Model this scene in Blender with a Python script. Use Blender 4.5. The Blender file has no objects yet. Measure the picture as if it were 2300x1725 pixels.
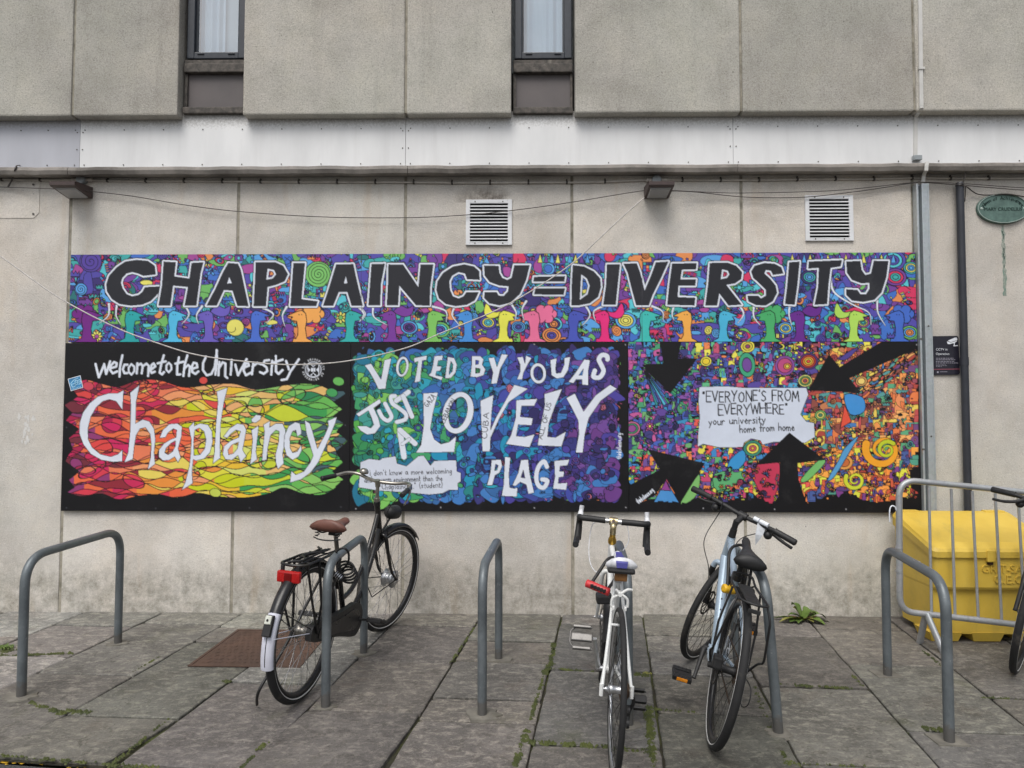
import bpy, bmesh, math, random
import numpy as np
from mathutils import Vector, Matrix
SC = bpy.context.scene
COL = SC.collection
R = math.radians
# ---------------------------------------------------------------- camera
CAM_D, CAM_H, SLOPE = 5.25, 1.555, .0203      # distance to wall, eye height, pavement fall towards the road
FPX, PCX, PCY = 1595., 1150., 862.5
_p, _y, _r = R(2.523), R(.934), R(.06)
FW = Vector((-math.sin(_y)*math.cos(_p), math.cos(_y)*math.cos(_p), math.sin(_p)))
_rt = Vector((math.cos(_y), math.sin(_y), 0)); _up = _rt.cross(FW)
RT = _rt*math.cos(_r)+_up*math.sin(_r); UP = _up*math.cos(_r)-_rt*math.sin(_r)
CP = Vector((0, -CAM_D, CAM_H))
cd = bpy.data.cameras.new('camera'); cam = bpy.data.objects.new('camera', cd); COL.objects.link(cam)
cd.sensor_fit = 'HORIZONTAL'; cd.sensor_width = 36; cd.lens = 36*FPX/2300; cd.clip_end = 500; cd.clip_start = .05
mw = Matrix((RT, UP, -FW)).transposed().to_4x4(); mw.translation = CP; cam.matrix_world = mw
SC.camera = cam
# ---------------------------------------------------------------- sky, sun, exposure
SUN_EL, SUN_AZ = R(58), R(200)
w = bpy.data.worlds.new('World'); SC.world = w; w.use_nodes = True
nt = w.node_tree; nd, lk = nt.nodes, nt.links
bg = nd['Background']; bg.inputs['Strength'].default_value = .1
sky = nd.new('ShaderNodeTexSky'); sky.sky_type = 'NISHITA'; sky.sun_disc = False
sky.sun_elevation = SUN_EL; sky.sun_rotation = SUN_AZ; sky.dust_density = 4; sky.air_density = 1.2
hs = nd.new('ShaderNodeHueSaturation'); hs.inputs['Saturation'].default_value = .38; hs.inputs['Value'].default_value = 1.0
tc = nd.new('ShaderNodeTexCoord'); mp = nd.new('ShaderNodeMapping'); mp.inputs['Scale'].default_value = (2.2, 2.2, 4.5)
ns = nd.new('ShaderNodeTexNoise'); ns.inputs['Scale'].default_value = 1.6; ns.inputs['Detail'].default_value = 6
cr = nd.new('ShaderNodeValToRGB'); cr.color_ramp.elements[0].position = .3; cr.color_ramp.elements[0].color = (.72, .74, .77, 1)
cr.color_ramp.elements[1].position = .7; cr.color_ramp.elements[1].color = (1.28, 1.27, 1.25, 1)
mx = nd.new('ShaderNodeMix'); mx.data_type = 'RGBA'; mx.blend_type = 'MULTIPLY'; mx.inputs[0].default_value = 1
lk.new(tc.outputs['Generated'], mp.inputs[0]); lk.new(mp.outputs[0], ns.inputs[0]); lk.new(ns.outputs[0], cr.inputs[0])
lk.new(sky.outputs[0], hs.inputs['Color']); lk.new(hs.outputs[0], mx.inputs[6]); lk.new(cr.outputs[0], mx.inputs[7]); lk.new(mx.outputs[2], bg.inputs[0])
sl = bpy.data.lights.new('sun', 'SUN'); sl.energy = 1.25; sl.angle = R(34); sl.color = (1, .965, .91)
so = bpy.data.objects.new('sun', sl); COL.objects.link(so)
so.rotation_euler = (R(90)-SUN_EL, 0, R(-16))      # high, from behind the viewer's left shoulder
SC.view_settings.view_transform = 'Standard'; SC.view_settings.look = 'None'; SC.view_settings.gamma = 1
SC.view_settings.exposure = 0.46
# ---------------------------------------------------------------- photo point -> real plane
def ray(px, py): return FW + RT*((px-PCX)/FPX) - UP*((py-PCY)/FPX)
def U(px, py, Y=0.):
    d = ray(px, py); return CP + d*((Y-CP.y)/d.y)
def G(px, py, h=0.):
    d = ray(px, py); t = (SLOPE*(CP.y+CAM_D)+h-CP.z)/(d.z-SLOPE*d.y); return CP+d*t
def gz(y): return SLOPE*(y+CAM_D)
def pix(q):
    v = Vector(q)-CP; z = v.dot(FW); return PCX+FPX*v.dot(RT)/z, PCY-FPX*v.dot(UP)/z
# ---------------------------------------------------------------- mesh helper
class MB:
    def __init__(s): s.v = []; s.f = []; s.m = []; s.mi = 0; s.sm = []; s.smooth = False
    def add(s, vs, fs, smooth=None):
        b = len(s.v); s.v += [tuple(p) for p in vs]
        for f in fs:
            s.f.append([b+i for i in f]); s.m.append(s.mi); s.sm.append(s.smooth if smooth is None else smooth)
    def box(s, a, b, bev=0., M=None):
        (x0, y0, z0), (x1, y1, z1) = a, b
        if x0 > x1: x0, x1 = x1, x0
        if y0 > y1: y0, y1 = y1, y0
        if z0 > z1: z0, z1 = z1, z0
        if bev <= 0:
            vs = [(x, y, z) for x in (x0, x1) for y in (y0, y1) for z in (z0, z1)]
            fs = [(0, 1, 3, 2), (4, 6, 7, 5), (0, 4, 5, 1), (2, 3, 7, 6), (0, 2, 6, 4), (1, 5, 7, 3)]
        else:
            bm = bmesh.new(); bmesh.ops.create_cube(bm, size=1)
            for v in bm.verts: v.co = Vector(((x0+x1)/2+v.co.x*(x1-x0), (y0+y1)/2+v.co.y*(y1-y0), (z0+z1)/2+v.co.z*(z1-z0)))
            bev = min(bev, .45*min(x1-x0, y1-y0, z1-z0))
            bmesh.ops.bevel(bm, geom=bm.edges[:], offset=bev, segments=2, affect='EDGES', profile=.6)
            bm.verts.index_update()
            vs = [v.co.copy() for v in bm.verts]; fs = [[v.index for v in f.verts] for f in bm.faces]; bm.free()
        if M is not None: vs = [M @ Vector(v) for v in vs]
        s.add(vs, fs)
    def tube(s, path, r, n=10, closed=False, caps=True, smooth=True, flat=1., up=None):
        P = [Vector(p) for p in path]; N = len(P); rr = r if hasattr(r, '__len__') else [r]*N
        T = []
        for i in range(N):
            a = P[(i-1) % N] if (closed or i > 0) else P[i]; b = P[(i+1) % N] if (closed or i < N-1) else P[i]
            T.append((b-a).normalized())
        u = Vector(up) if up else (Vector((0, 0, 1)) if abs(T[0].z) < .9 else Vector((1, 0, 0)))
        u = (u - T[0]*u.dot(T[0])).normalized(); vs = []
        for i in range(N):
            u = (u - T[i]*u.dot(T[i])); u = u.normalized() if u.length > 1e-6 else T[i].orthogonal().normalized()
            w_ = T[i].cross(u)
            for k in range(n):
                a = 2*math.pi*k/n; vs.append(P[i]+u*(math.cos(a)*rr[i]*flat)+w_*(math.sin(a)*rr[i]))
        fs = []
        for i in range(N if closed else N-1):
            j = (i+1) % N
            for k in range(n):
                l = (k+1) % n; fs.append((i*n+k, i*n+l, j*n+l, j*n+k))
        s.add(vs, fs, smooth)
        if caps and not closed:
            s.add(vs[:n], [tuple(range(n))[::-1]], False); s.add(vs[-n:], [tuple(range(n))], False)
    def cyl(s, a, b, r, n=16, r2=None): s.tube([a, b], [r, r if r2 is None else r2], n)
    def lathe(s, prof, M, n=24, smooth=True):      # prof: (radius, height) about local z
        vs = []; m = len(prof)
        for k in range(n):
            a = 2*math.pi*k/n
            for r, h in prof: vs.append(M @ Vector((r*math.cos(a), r*math.sin(a), h)))
        fs = [(k*m+i, ((k+1) % n)*m+i, ((k+1) % n)*m+i+1, k*m+i+1) for k in range(n) for i in range(m-1)]
        s.add(vs, fs, smooth)
    def torus(s, M, R1, r, n=64, k=10, flat=1.):   # axis = local y
        vs = []
        for i in range(n):
            a = 2*math.pi*i/n
            for j in range(k):
                b = 2*math.pi*j/k; q = R1+r*math.cos(b)
                vs.append(M @ Vector((q*math.cos(a), r*flat*math.sin(b), q*math.sin(a))))
        s.add(vs, [(i*k+j, i*k+(j+1) % k, ((i+1) % n)*k+(j+1) % k, ((i+1) % n)*k+j) for i in range(n) for j in range(k)], True)
    def ring(s, M, prof, a0=0., a1=2*math.pi, n=64, smooth=True):   # sweep (radius, y) section round local y
        m = len(prof); full = abs(a1-a0-2*math.pi) < 1e-4; N = n if full else n+1; vs = []
        for i in range(N):
            a = a0+(a1-a0)*i/n
            for q, y in prof: vs.append(M @ Vector((q*math.cos(a), y, q*math.sin(a))))
        fs = [(i*m+j, i*m+(j+1) % m, ((i+1) % N)*m+(j+1) % m, ((i+1) % N)*m+j) for i in range(n) for j in range(m)]
        s.add(vs, fs, smooth)
        if not full: s.add(vs[:m], [tuple(range(m))], False); s.add(vs[-m:], [tuple(range(m))[::-1]], False)
    def prism(s, pts, M, t):                        # 2D outline (x,z) thickness t along local y
        n = len(pts); vs = [M @ Vector((x, 0, z)) for x, z in pts]+[M @ Vector((x, t, z)) for x, z in pts]
        s.add(vs, [tuple(range(n)), tuple(range(2*n-1, n-1, -1))]+[(i, i+n, (i+1) % n+n, (i+1) % n) for i in range(n)])
    def sphere(s, c, r, M=None, n=14, m=9, sc=(1, 1, 1)):
        vs = []; c = Vector(c)
        for j in range(m+1):
            t = math.pi*j/m
            for i in range(n):
                a = 2*math.pi*i/n
                q = c+Vector((r*sc[0]*math.sin(t)*math.cos(a), r*sc[1]*math.sin(t)*math.sin(a), r*sc[2]*math.cos(t)))
                vs.append(M @ q if M is not None else q)
        s.add(vs, [(j*n+i, (j+1)*n+i, (j+1)*n+(i+1) % n, j*n+(i+1) % n) for j in range(m) for i in range(n)], True)
    def build(s, name, mats, parent=None, fix=True):
        if not isinstance(mats, (list, tuple)): mats = [mats]
        me = bpy.data.meshes.new(name); me.from_pydata(s.v, [], s.f)
        for m in mats: me.materials.append(m)
        me.polygons.foreach_set('material_index', s.m); me.polygons.foreach_set('use_smooth', s.sm)
        if fix:
            bm = bmesh.new(); bm.from_mesh(me); bmesh.ops.recalc_face_normals(bm, faces=bm.faces[:]); bm.to_mesh(me); bm.free()
        me.update(); o = bpy.data.objects.new(name, me); COL.objects.link(o)
        if parent: o.parent = parent
        return o
def tag(o, label, cat, group=None, kind=None):
    if label: o['label'] = label
    if cat: o['category'] = cat
    if group: o['group'] = group
    if kind: o['kind'] = kind
    return o
def thing(name, loc, label, cat, group=None, M=None):
    o = bpy.data.objects.new(name, None); COL.objects.link(o); o.empty_display_size = .1
    if M is not None: o.matrix_world = M
    else: o.location = loc
    return tag(o, label, cat, group)
def struct(o): o['kind'] = 'structure'; return o
def clone(o, parent=None):
    c = o.copy(); COL.objects.link(c)
    if parent: c.parent = parent
    for ch in list(o.children): clone(ch, c)
    return c
I4 = Matrix.Identity(4)
def bez(a, b, c, d, n=12):
    a, b, c, d = map(Vector, (a, b, c, d)); o = []
    for i in range(n+1):
        t = i/n; o.append(a*(1-t)**3+b*3*t*(1-t)**2+c*3*t*t*(1-t)+d*t**3)
    return o
def round_path(pts, rad, n=6):
    P = [Vector(p) for p in pts]; o = [P[0]]
    for i in range(1, len(P)-1):
        r_ = rad[i] if hasattr(rad, '__len__') else rad
        a = (P[i-1]-P[i]); b = (P[i+1]-P[i]); d = min(r_, a.length*.49, b.length*.49); a = P[i]+a.normalized()*d; b = P[i]+b.normalized()*d
        for k in range(n+1):
            t = k/n; o.append(a*(1-t)**2+P[i]*2*t*(1-t)+b*t*t)
    o.append(P[-1]); return o
def crom(pts, n=8):
    P = [Vector(p) for p in pts]; o = []
    for i in range(len(P)-1):
        a = P[max(i-1, 0)]; b = P[i]; c = P[i+1]; d = P[min(i+2, len(P)-1)]
        for k in range(n):
            t = k/n; o.append(.5*(b*2+(c-a)*t+(a*2-b*5+c*4-d)*t*t+(b*3-a-c*3+d)*t**3))
    o.append(P[-1]); return o
# ---------------------------------------------------------------- materials
class NT:
    def __init__(s, name):
        s.m = bpy.data.materials.new(name); s.m.use_nodes = True; s.t = s.m.node_tree; s.b = s.t.nodes['Principled BSDF']
        s.co = s.t.nodes.new('ShaderNodeTexCoord').outputs['Object']
    def n(s, ty, **k):
        x = s.t.nodes.new('ShaderNode'+ty)
        for a, b in k.items():
            if a in ('data_type', 'blend_type', 'operation', 'feature', 'distance', 'noise_dimensions', 'attribute_name', 'layer_name', 'interpolation_type', 'voronoi_dimensions'): setattr(x, a, b)
            else: x.inputs[a.replace('_', ' ')].default_value = b
        return x
    def l(s, a, b): s.t.links.new(a, b)
    def noise(s, scale, detail=4, rough=.6, vec=None, dist=0.):
        x = s.n('TexNoise', Scale=scale, Detail=detail, Roughness=rough, Distortion=dist); s.l(vec or s.co, x.inputs[0]); return x.outputs[0]
    def vor(s, scale, vec=None, out='Distance'):
        x = s.n('TexVoronoi', Scale=scale); s.l(vec or s.co, x.inputs[0]); return x.outputs[out]
    def ramp(s, fac, stops):
        x = s.t.nodes.new('ShaderNodeValToRGB'); e = x.color_ramp.elements
        while len(e) < len(stops): e.new(.5)
        for q, (p, c) in zip(e, stops):
            q.position = p; q.color = (*c, 1) if hasattr(c, '__len__') else (c, c, c, 1)
        s.l(fac, x.inputs[0]); return x.outputs[0]
    def mix(s, fac, a, b, bt='MIX'):
        x = s.n('Mix', data_type='RGBA', blend_type=bt)
        for i, q in ((0, fac), (6, a), (7, b)):
            if hasattr(q, 'default_value'): s.l(q, x.inputs[i])
            else: x.inputs[i].default_value = q if i == 0 else ((*q, 1) if len(q) == 3 else q)
        return x.outputs[2]
    def math(s, op, a, b=0.):
        x = s.n('Math', operation=op)
        for i, q in ((0, a), (1, b)):
            if hasattr(q, 'default_value'): s.l(q, x.inputs[i])
            else: x.inputs[i].default_value = q
        return x.outputs[0]
    def scl(s, vec, xyz):
        x = s.n('Mapping', Scale=xyz); s.l(vec or s.co, x.inputs[0]); return x.outputs[0]
    def bump(s, h, st=.3, d=.01):
        x = s.n('Bump', Strength=st, Distance=d); s.l(h, x.inputs['Height'])
        s.l(x.outputs[0], s.b.inputs['Normal']); return x
    def base(s, c):
        if hasattr(c, 'default_value'): s.l(c, s.b.inputs['Base Color'])
        else: s.b.inputs['Base Color'].default_value = (*c, 1)
    def rough(s, c):
        if hasattr(c, 'default_value'): s.l(c, s.b.inputs['Roughness'])
        else: s.b.inputs['Roughness'].default_value = c
def simple(name, c, rough=.5, metal=0., var=.25, scale=30, dirt=None, bump=0., spec=None, grime=.5):
    t = NT(name); a = t.noise(scale, 5)
    lo = tuple(v*(1-var) for v in c); hi = tuple(min(1, v*(1+var)) for v in c)
    col = t.ramp(a, [(.3, lo), (.7, hi)])
    if dirt:
        d = t.noise(scale*.35, 8, .7); col = t.mix(t.ramp(d, [(grime, 0.), (grime+.16, 1.)]), col, dirt)
    t.base(col); t.rough(t.ramp(a, [(.25, max(0., rough-.12)), (.75, min(1., rough+.12))])); t.b.inputs['Metallic'].default_value = metal
    if spec is not None: t.b.inputs['Specular IOR Level'].default_value = spec
    if bump: t.bump(t.noise(scale*4, 4), bump, .002)
    return t.m
# ================================================================ BUILDING
def concrete(name, c, agg, stain, streak=.12, agg_amt=.35):
    t = NT(name)
    big = t.noise(1.1, 6, .62, dist=.6); mid = t.noise(6, 5, .65); fine = t.noise(95, 3, .6)
    ri = t.n('ObjectInfo'); 
    col = t.ramp(big, [(.28, tuple(v*.8 for v in c)), (.5, c), (.74, tuple(min(1, v*1.14) for v in c))])
    col = t.mix(t.ramp(mid, [(.45, 0.), (.72, .36)]), col, stain)
    st = t.noise(2.2, 7, .7, vec=t.scl(None, (2.6, 1, .22)))
    col = t.mix(t.math('MULTIPLY', t.ramp(st, [(.55, 0.), (.72, 1.)]), streak), col, tuple(v*.42 for v in c))
    v = t.vor(150); v2 = t.vor(64, out='Color')
    col = t.mix(t.math('MULTIPLY', t.ramp(fine, [(.52, 0.), (.66, 1.)]), agg_amt), col, agg)
    col = t.mix(t.math('MULTIPLY', t.ramp(fine, [(.30, 1.), (.44, 0.)]), agg_amt*.8), col, tuple(min(1, v_*1.45) for v_ in c))
    sp = t.ramp(t.noise(46, 2, .5), [(.74, 0.), (.78, 1.)]); col = t.mix(t.math('MULTIPLY', sp, .8), col, tuple(v_*.3 for v_ in c))
    vs_ = t.n('TexVoronoi', Scale=85); t.l(t.co, vs_.inputs[0]); sv = t.math('LESS_THAN', vs_.outputs[0], .26); stc = t.n('SeparateXYZ'); t.l(vs_.outputs['Color'], stc.inputs[0]); col = t.mix(t.math('MULTIPLY', t.math('MULTIPLY', sv, t.math('GREATER_THAN', stc.outputs[0], .55)), agg_amt*.9), col, t.ramp(stc.outputs[1], [(.2, tuple(q*.35 for q in c)), (.6, tuple(q*.7 for q in c)), (.9, tuple(min(1, q*1.6) for q in c))]))
    w1 = t.noise(.55, 4, .55); w2 = t.noise(2.4, 6, .7)
    col = t.mix(1., col, t.ramp(w1, [(.3, (1.03, .99, .95)), (.5, (1., 1., 1.)), (.7, (.96, .99, .97))]), 'MULTIPLY')
    col = t.mix(1., col, t.ramp(w2, [(.3, (.84, .84, .83)), (.5, (1., 1., 1.)), (.72, (1.12, 1.11, 1.08))]), 'MULTIPLY')
    hue = t.math('MULTIPLY_ADD', ri.outputs['Random'], .22); hue.node.inputs[2].default_value = .90
    hv = t.n('HueSaturation'); t.l(hue, hv.inputs['Value']); t.l(col, hv.inputs['Color']); t.base(hv.outputs[0])
    t.rough(.9); t.b.inputs['Specular IOR Level'].default_value = .25
    t.bump(t.math('ADD', t.math('MULTIPLY', fine, .7), t.math('MULTIPLY', v, -.4)), .55, .006)
    return t, hv
def lower_concrete():
    t, hv = concrete('lower_wall_concrete', (.60, .57, .53), (.38, .355, .32), (.53, .48, .41), .10, .32)
    # soil splash and algae along the foot of the wall, rust runs below the boards
    sep = t.n('SeparateXYZ'); t.l(t.co, sep.inputs[0])
    ed = t.noise(5, 8, .75); z = t.math('ADD', sep.outputs[2], t.math('MULTIPLY', ed, -.62))
    col = t.mix(t.math('MULTIPLY', t.math('MULTIPLY', t.ramp(z, [(-.45, 1.), (.22, 0.)]), t.ramp(t.noise(11, 8, .8), [(.36, 0.), (.62, 1.)])), .75), hv.outputs[0], (.20, .19, .155))
    rn = t.noise(1.5, 5, .6, vec=t.scl(None, (3.2, 1, .35)))
    col = t.mix(t.math('MULTIPLY', t.ramp(rn, [(.60, 0.), (.72, 1.)]), .26), col, (.52, .38, .24))
    t.base(col); return t.m
M_LOW = lower_concrete()
_t, _h = concrete('upper_wall_concrete', (.465, .445, .405), (.23, .215, .19), (.39, .375, .315), .34, .5); M_UP = _t.m
M_JOINT = simple('joint_mastic', (.33, .305, .25), .85, var=.3, scale=14, dirt=(.15, .14, .105))
M_RECESS = simple('recess_dark', (.05, .047, .043), .9)
def fascia_mat(name, c):
    t = NT(name); a = t.noise(2.2, 5, .6, vec=t.scl(None, (1.6, 1, .5)))
    col = t.ramp(a, [(.3, tuple(v*.86 for v in c)), (.65, c)])
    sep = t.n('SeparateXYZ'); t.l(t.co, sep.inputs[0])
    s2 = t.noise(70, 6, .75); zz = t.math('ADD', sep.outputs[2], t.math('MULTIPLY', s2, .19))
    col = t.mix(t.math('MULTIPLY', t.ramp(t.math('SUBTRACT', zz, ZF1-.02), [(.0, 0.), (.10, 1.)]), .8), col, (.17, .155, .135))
    st = t.noise(2.6, 6, .6, vec=t.scl(None, (3.2, 1, .2))); col = t.mix(t.math('MULTIPLY', t.ramp(st, [(.52, 0.), (.78, 1.)]), .2), col, (.42, .40, .39))
    t.base(col); t.rough(t.ramp(a, [(.3, .34), (.7, .5)])); t.bump(t.noise(1.6, 3, vec=t.scl(None, (1, 1, .7))), .12, .02); return t.m
YF, YU, YL = -.06, -.145, -.105     # fascia plane, upper panel plane, drip ledge front
ZU0 = U(1150, 254, YU).z; ZF0 = U(1150, 373, YF).z; ZF1 = ZU0+.05; ZTOP = 6.6
ZL0 = U(1150, 389, YL).z
M_FASC = fascia_mat('fascia_white', (.82, .825, .83)); M_FASD = fascia_mat('fascia_dim_reflection', (.50, .51, .56))  # second one: same white sheet at far left, its dim bluish reflection painted in
M_LEDGE = simple('ledge_weathered_metal', (.22, .20, .18), .6, var=.4, scale=4, dirt=(.085, .075, .065), bump=.2, grime=.46)
M_WOODR = simple('rotten_painted_timber', (.085, .075, .066), .75, var=.7, scale=26, dirt=(.30, .27, .23), bump=.8, grime=.62)
M_SPAN = simple('spandrel_brown', (.115, .1, .1), .55, var=.18, scale=3, dirt=(.075, .066, .064), grime=.55)
M_FRAME = simple('window_frame_slate', (.028, .034, .045), .4, var=.15)
bld = thing('concrete_building', (0, 0, 0), 'grey concrete panel building with white band and two narrow windows above the murals', 'building')
# lower wall panels with recessed joints
LJ = [-1200, -825, -425, -40+0, 160-0, 536, 911, 1284.6, 1664.6, 2049.5, 2425, 2800, 3180, 3560]
jx = [U(px, 430).x for px in LJ]; jx[3] = U(-225, 430).x
jb = {4: U(130, 1360).x, 5: U(519, 1300).x, 6: U(905, 1250).x, 7: U(1287, 1300).x, 8: U(1671, 1250).x}
ZWT = ZL0+.14; ZWB = -.15
GAP = .0105
for i in range(len(jx)-1):
    m = MB(); a, b = jx[i]+GAP, jx[i+1]-GAP
    m.box((a, 0, ZWB), (b, .11, ZWT), .006)
    m.build('wall_panel', M_LOW, bld)
for x in jx:
    m = MB(); m.box((x-GAP*1.6, .006, ZWB), (x+GAP*1.6, .06, ZWT-.01)); m.build('joint_filler', M_JOINT, bld)
m = MB(); m.box((jx[0], .12, ZWB), (jx[-1], .3, ZTOP)); m.build('back_wall', M_RECESS, bld)
# upper panels
def uxx(px): return U(px, 120, YU).x
wins = [(403.5, 544.5), (1151, 1289)]
segs = [(-620, -215), (-215, 165), (165, 403.5), (544.5, 911.5), (911.5, 1151), (1289, 1664), (1664, 2053), (2053, 2460), (2460, 2860)]
for a, b in segs:
    m = MB(); m.box((uxx(a)+.009, YU, ZU0), (uxx(b)-.009, .1, ZTOP), .012); m.build('wall_panel', M_UP, bld)
for px in (-215, 165, 911.5, 1664, 2053, 2460):
    m = MB(); x = uxx(px); m.box((x-.011, YU+.014, ZU0+.012), (x+.011, YU+.09, ZTOP-.02)); m.build('joint_filler', M_JOINT, bld)
# fascia band in separate sheets, with screws
fs = [-330, 179.8, 911, 1646.5, 2390, 3100]
M_SCREW = simple('screw_head', (.12, .11, .1), .6, .3)
fs_ = fs
for i in range(len(fs)-1):
    a, b = U(fs[i], 320, YF).x+.0015, U(fs[i+1], 320, YF).x-.0015
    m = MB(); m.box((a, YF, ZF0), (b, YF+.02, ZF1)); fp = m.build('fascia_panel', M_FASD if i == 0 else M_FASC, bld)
    xs = [a+.035+(b-a-.07)*k/8 for k in range(9)]
    for x in xs:
        for z in (ZF0+.022, ZU0-.075): m = MB(); m.cyl((x, YF-.004, z), (x, YF+.002, z), .0045, 8); m.build('screw', M_SCREW, fp)
    for z in (ZF0+.14, ZF0+.27):
        for x in (a+.02, b-.02): m = MB(); m.cyl((x, YF-.004, z), (x, YF+.002, z), .0045, 8); m.build('screw', M_SCREW, fp)
m = MB(); m.box((jx[0], YF+.03, ZF0-.02), (jx[-1], .1, ZF1+.02)); m.build('fascia_backing', M_RECESS, bld)
# drip ledge in lengths, its upper edge bent out
lx = [-420, 152, 915, 1657, 2440, 3200]
for i in range(len(lx)-1):
    a, b = U(lx[i], 380, YL).x+.002, U(lx[i+1], 380, YL).x-.002
    m = MB(); pr = [(YF+.028, ZF0+.004), (YL+.014, ZF0-.004), (YL, ZF0-.016), (YL-.006, (ZF0+ZL0)/2), (YL+.002, ZL0+.006), (YL+.012, ZL0), (0.008, ZL0+.012), (.02, ZF0-.02)]
    n = len(pr); N = 24; vs = []
    rnd = random.Random(i)
    for k in range(N+1):
        x = a+(b-a)*k/N; dz = rnd.uniform(-.004, .004) if 0 < k < N else 0
        vs += [(x, y+(dz*.6 if y < YF else 0), z+(dz if y < YF else 0)) for y, z in pr]
    m.add(vs, [(k*n+j, k*n+(j+1) % n, (k+1)*n+(j+1) % n, (k+1)*n+j) for k in range(N) for j in range(n)]); m.add(vs[:n], [tuple(range(n))]); m.add(vs[-n:], [tuple(range(n))[::-1]])
    m.build('drip_ledge', M_LEDGE, bld)
# windows in the gaps between upper panels
g = NT('window_glass'); tr_ = g.n('BsdfTransparent'); tr_.inputs[0].default_value = (.80, .90, .96, 1); gl_ = g.n('BsdfGlossy', Roughness=.01); ms_ = g.n('MixShader'); ms_.inputs[0].default_value = .34; g.l(tr_.outputs[0], ms_.inputs[1]); g.l(gl_.outputs[0], ms_.inputs[2]); g.l(ms_.outputs[0], g.t.nodes['Material Output'].inputs[0]); M_GLASS = g.m
M_CURT = simple('white_curtain', (.54, .60, .66), .9, var=.03, scale=8); M_BLIND = simple('grey_blind', (.42, .46, .49), .9, var=.05, scale=8)
M_ROOM = simple('room_wall', (.3, .32, .33), .9)
for wi, (p0, p1) in enumerate(wins):
    x0, x1 = uxx(p0)+.004, uxx(p1)-.004; Y = YF+.0
    def zz(py): return U((p0+p1)/2, py, Y).z
    win = MB(); fw = U(p0+16, 60, Y).x-U(p0, 60, Y).x
    zb, zg = zz(132.5), zz(118)
    xl = x0+.012; xr = x1-.006
    win.box((xl, Y-.01, zb), (xl+fw, Y+.06, ZTOP), .006); win.box((xr-fw, Y-.01, zb), (xr, Y+.06, ZTOP), .006); win.box((xl+fw, Y-.008, zb), (xr-fw, Y+.055, zg), .005)
    wo = win.build('window', M_FRAME, bld)
    q = MB(); q.box((xl+fw*.9, Y+.02, zg-.004), (xl+fw+.014, Y+.05, ZTOP-.01)); q.build('glazing_bead', M_FRAME, wo); q = MB(); q.box((xr-fw-.014, Y+.02, zg-.004), (xr-fw*.9, Y+.05, ZTOP-.01)); q.build('glazing_bead', M_FRAME, wo); q = MB(); q.box((xl+fw*.9+.02, Y+.02, zg-.006), (xr-fw*.9-.02, Y+.048, zg+.012)); q.build('glazing_bead', M_FRAME, wo)
    q = MB(); q.add([(xl+fw+.012, Y+.03, zg), (xr-fw-.012, Y+.03, zg), (xr-fw-.012, Y+.03, ZTOP-.02), (xl+fw+.012, Y+.03, ZTOP-.02)], [(0, 1, 2, 3)]); q.build('pane', M_GLASS, wo)
    for k in range(2):
        q = MB(); q.box(((xl+.08, xr-.13)[k], Y-.016, zg-.018), ((xl+.13, xr-.08)[k], Y-.008, zg-.012)); q.build('drain_cover', M_FRAME, wo)
    q = MB(); xa, xb = xl+fw, xr-fw; W_ = xb-xa
    if wi == 0: spans = [(xa+.0, xa+W_*.56, M_CURT)]
    else: spans = [(xa, xb, M_CURT)]
    for a, b, mt in spans:
        q = MB(); vs = []; N = 60
        for k in range(N+1):
            t_ = k/N; x = a+(b-a)*t_; y = Y+.10+.012*math.sin(t_*(b-a)*70+1.3*math.sin(t_*9))+.008*math.sin(t_*23+wi*2)
            vs += [(x, y, zg-.3), (x, y, ZTOP-.05)]
        q.add(vs, [(2*k, 2*k+2, 2*k+3, 2*k+1) for k in range(N)], True); q.build('curtain', mt, wo, fix=False)
    if wi == 0:
        q = MB(); q.box((xa+W_*.5, Y+.13, zg-.3), (xb+.03, Y+.134, ZTOP-.05)); q.build('blind', M_BLIND, wo)
    q = MB(); q.box((xa-.1, Y+.17, zz(140)), (xb+.1, Y+.175, ZTOP-.03)); q.build('room_back', M_ROOM, wo)
    sp = MB(); zr0, zr1 = zz(166), zz(136)
    sp.box((x0+.002, Y-.03, zr0), (x1-.002, Y+.05, zr1-.033), .008); so_ = sp.build('timber_rail', M_WOODR, bld)
    for a_, b_, e_, nm in (((x0, Y-.012, zr1-.03), (x1, Y+.05, zr1), .004, 'timber_rail'), ((x0, Y-.03, zz(258)), (x1, Y+.05, zz(243.5)), .007, 'timber_sill'), ((x0+.002, Y-.008, zz(243.5)), (x0+.022, Y+.05, zr0), 0, 'timber_post'), ((x1-.018, Y-.008, zz(243.5)), (x1-.002, Y+.05, zr0), 0, 'timber_post')):
        sp = MB(); sp.box(a_, b_, e_); sp.build(nm, M_WOODR, bld)
    sp = MB(); sp.box((x0+.02, Y+.012, zz(244)), (x1-.018, Y+.05, zr0+.004)); sp.build('spandrel_panel', M_SPAN, so_)
# small metal cover plate at far left
cv = MB(); x1 = U(89, 450).x; z0 = U(45, 490).z; z1 = U(45, 408).z; c_ = .04; xL = U(-70, 450).x
pts = [(xL, z0), (x1-c_, z0), (x1, z0+c_), (x1, z1), (xL, z1)]
cv.prism(pts, Matrix.Translation((0, -.004, 0)), .006); co_ = cv.build('cover_plate', M_LOW, bld)
cv = MB()
for px, py in ((76, 415), (76, 481)): q = U(px, py); cv = MB(); cv.cyl((q.x, -.009, q.z), (q.x, 0, q.z), .008, 8); cv.build('bolt', M_SCREW, co_)

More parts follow.
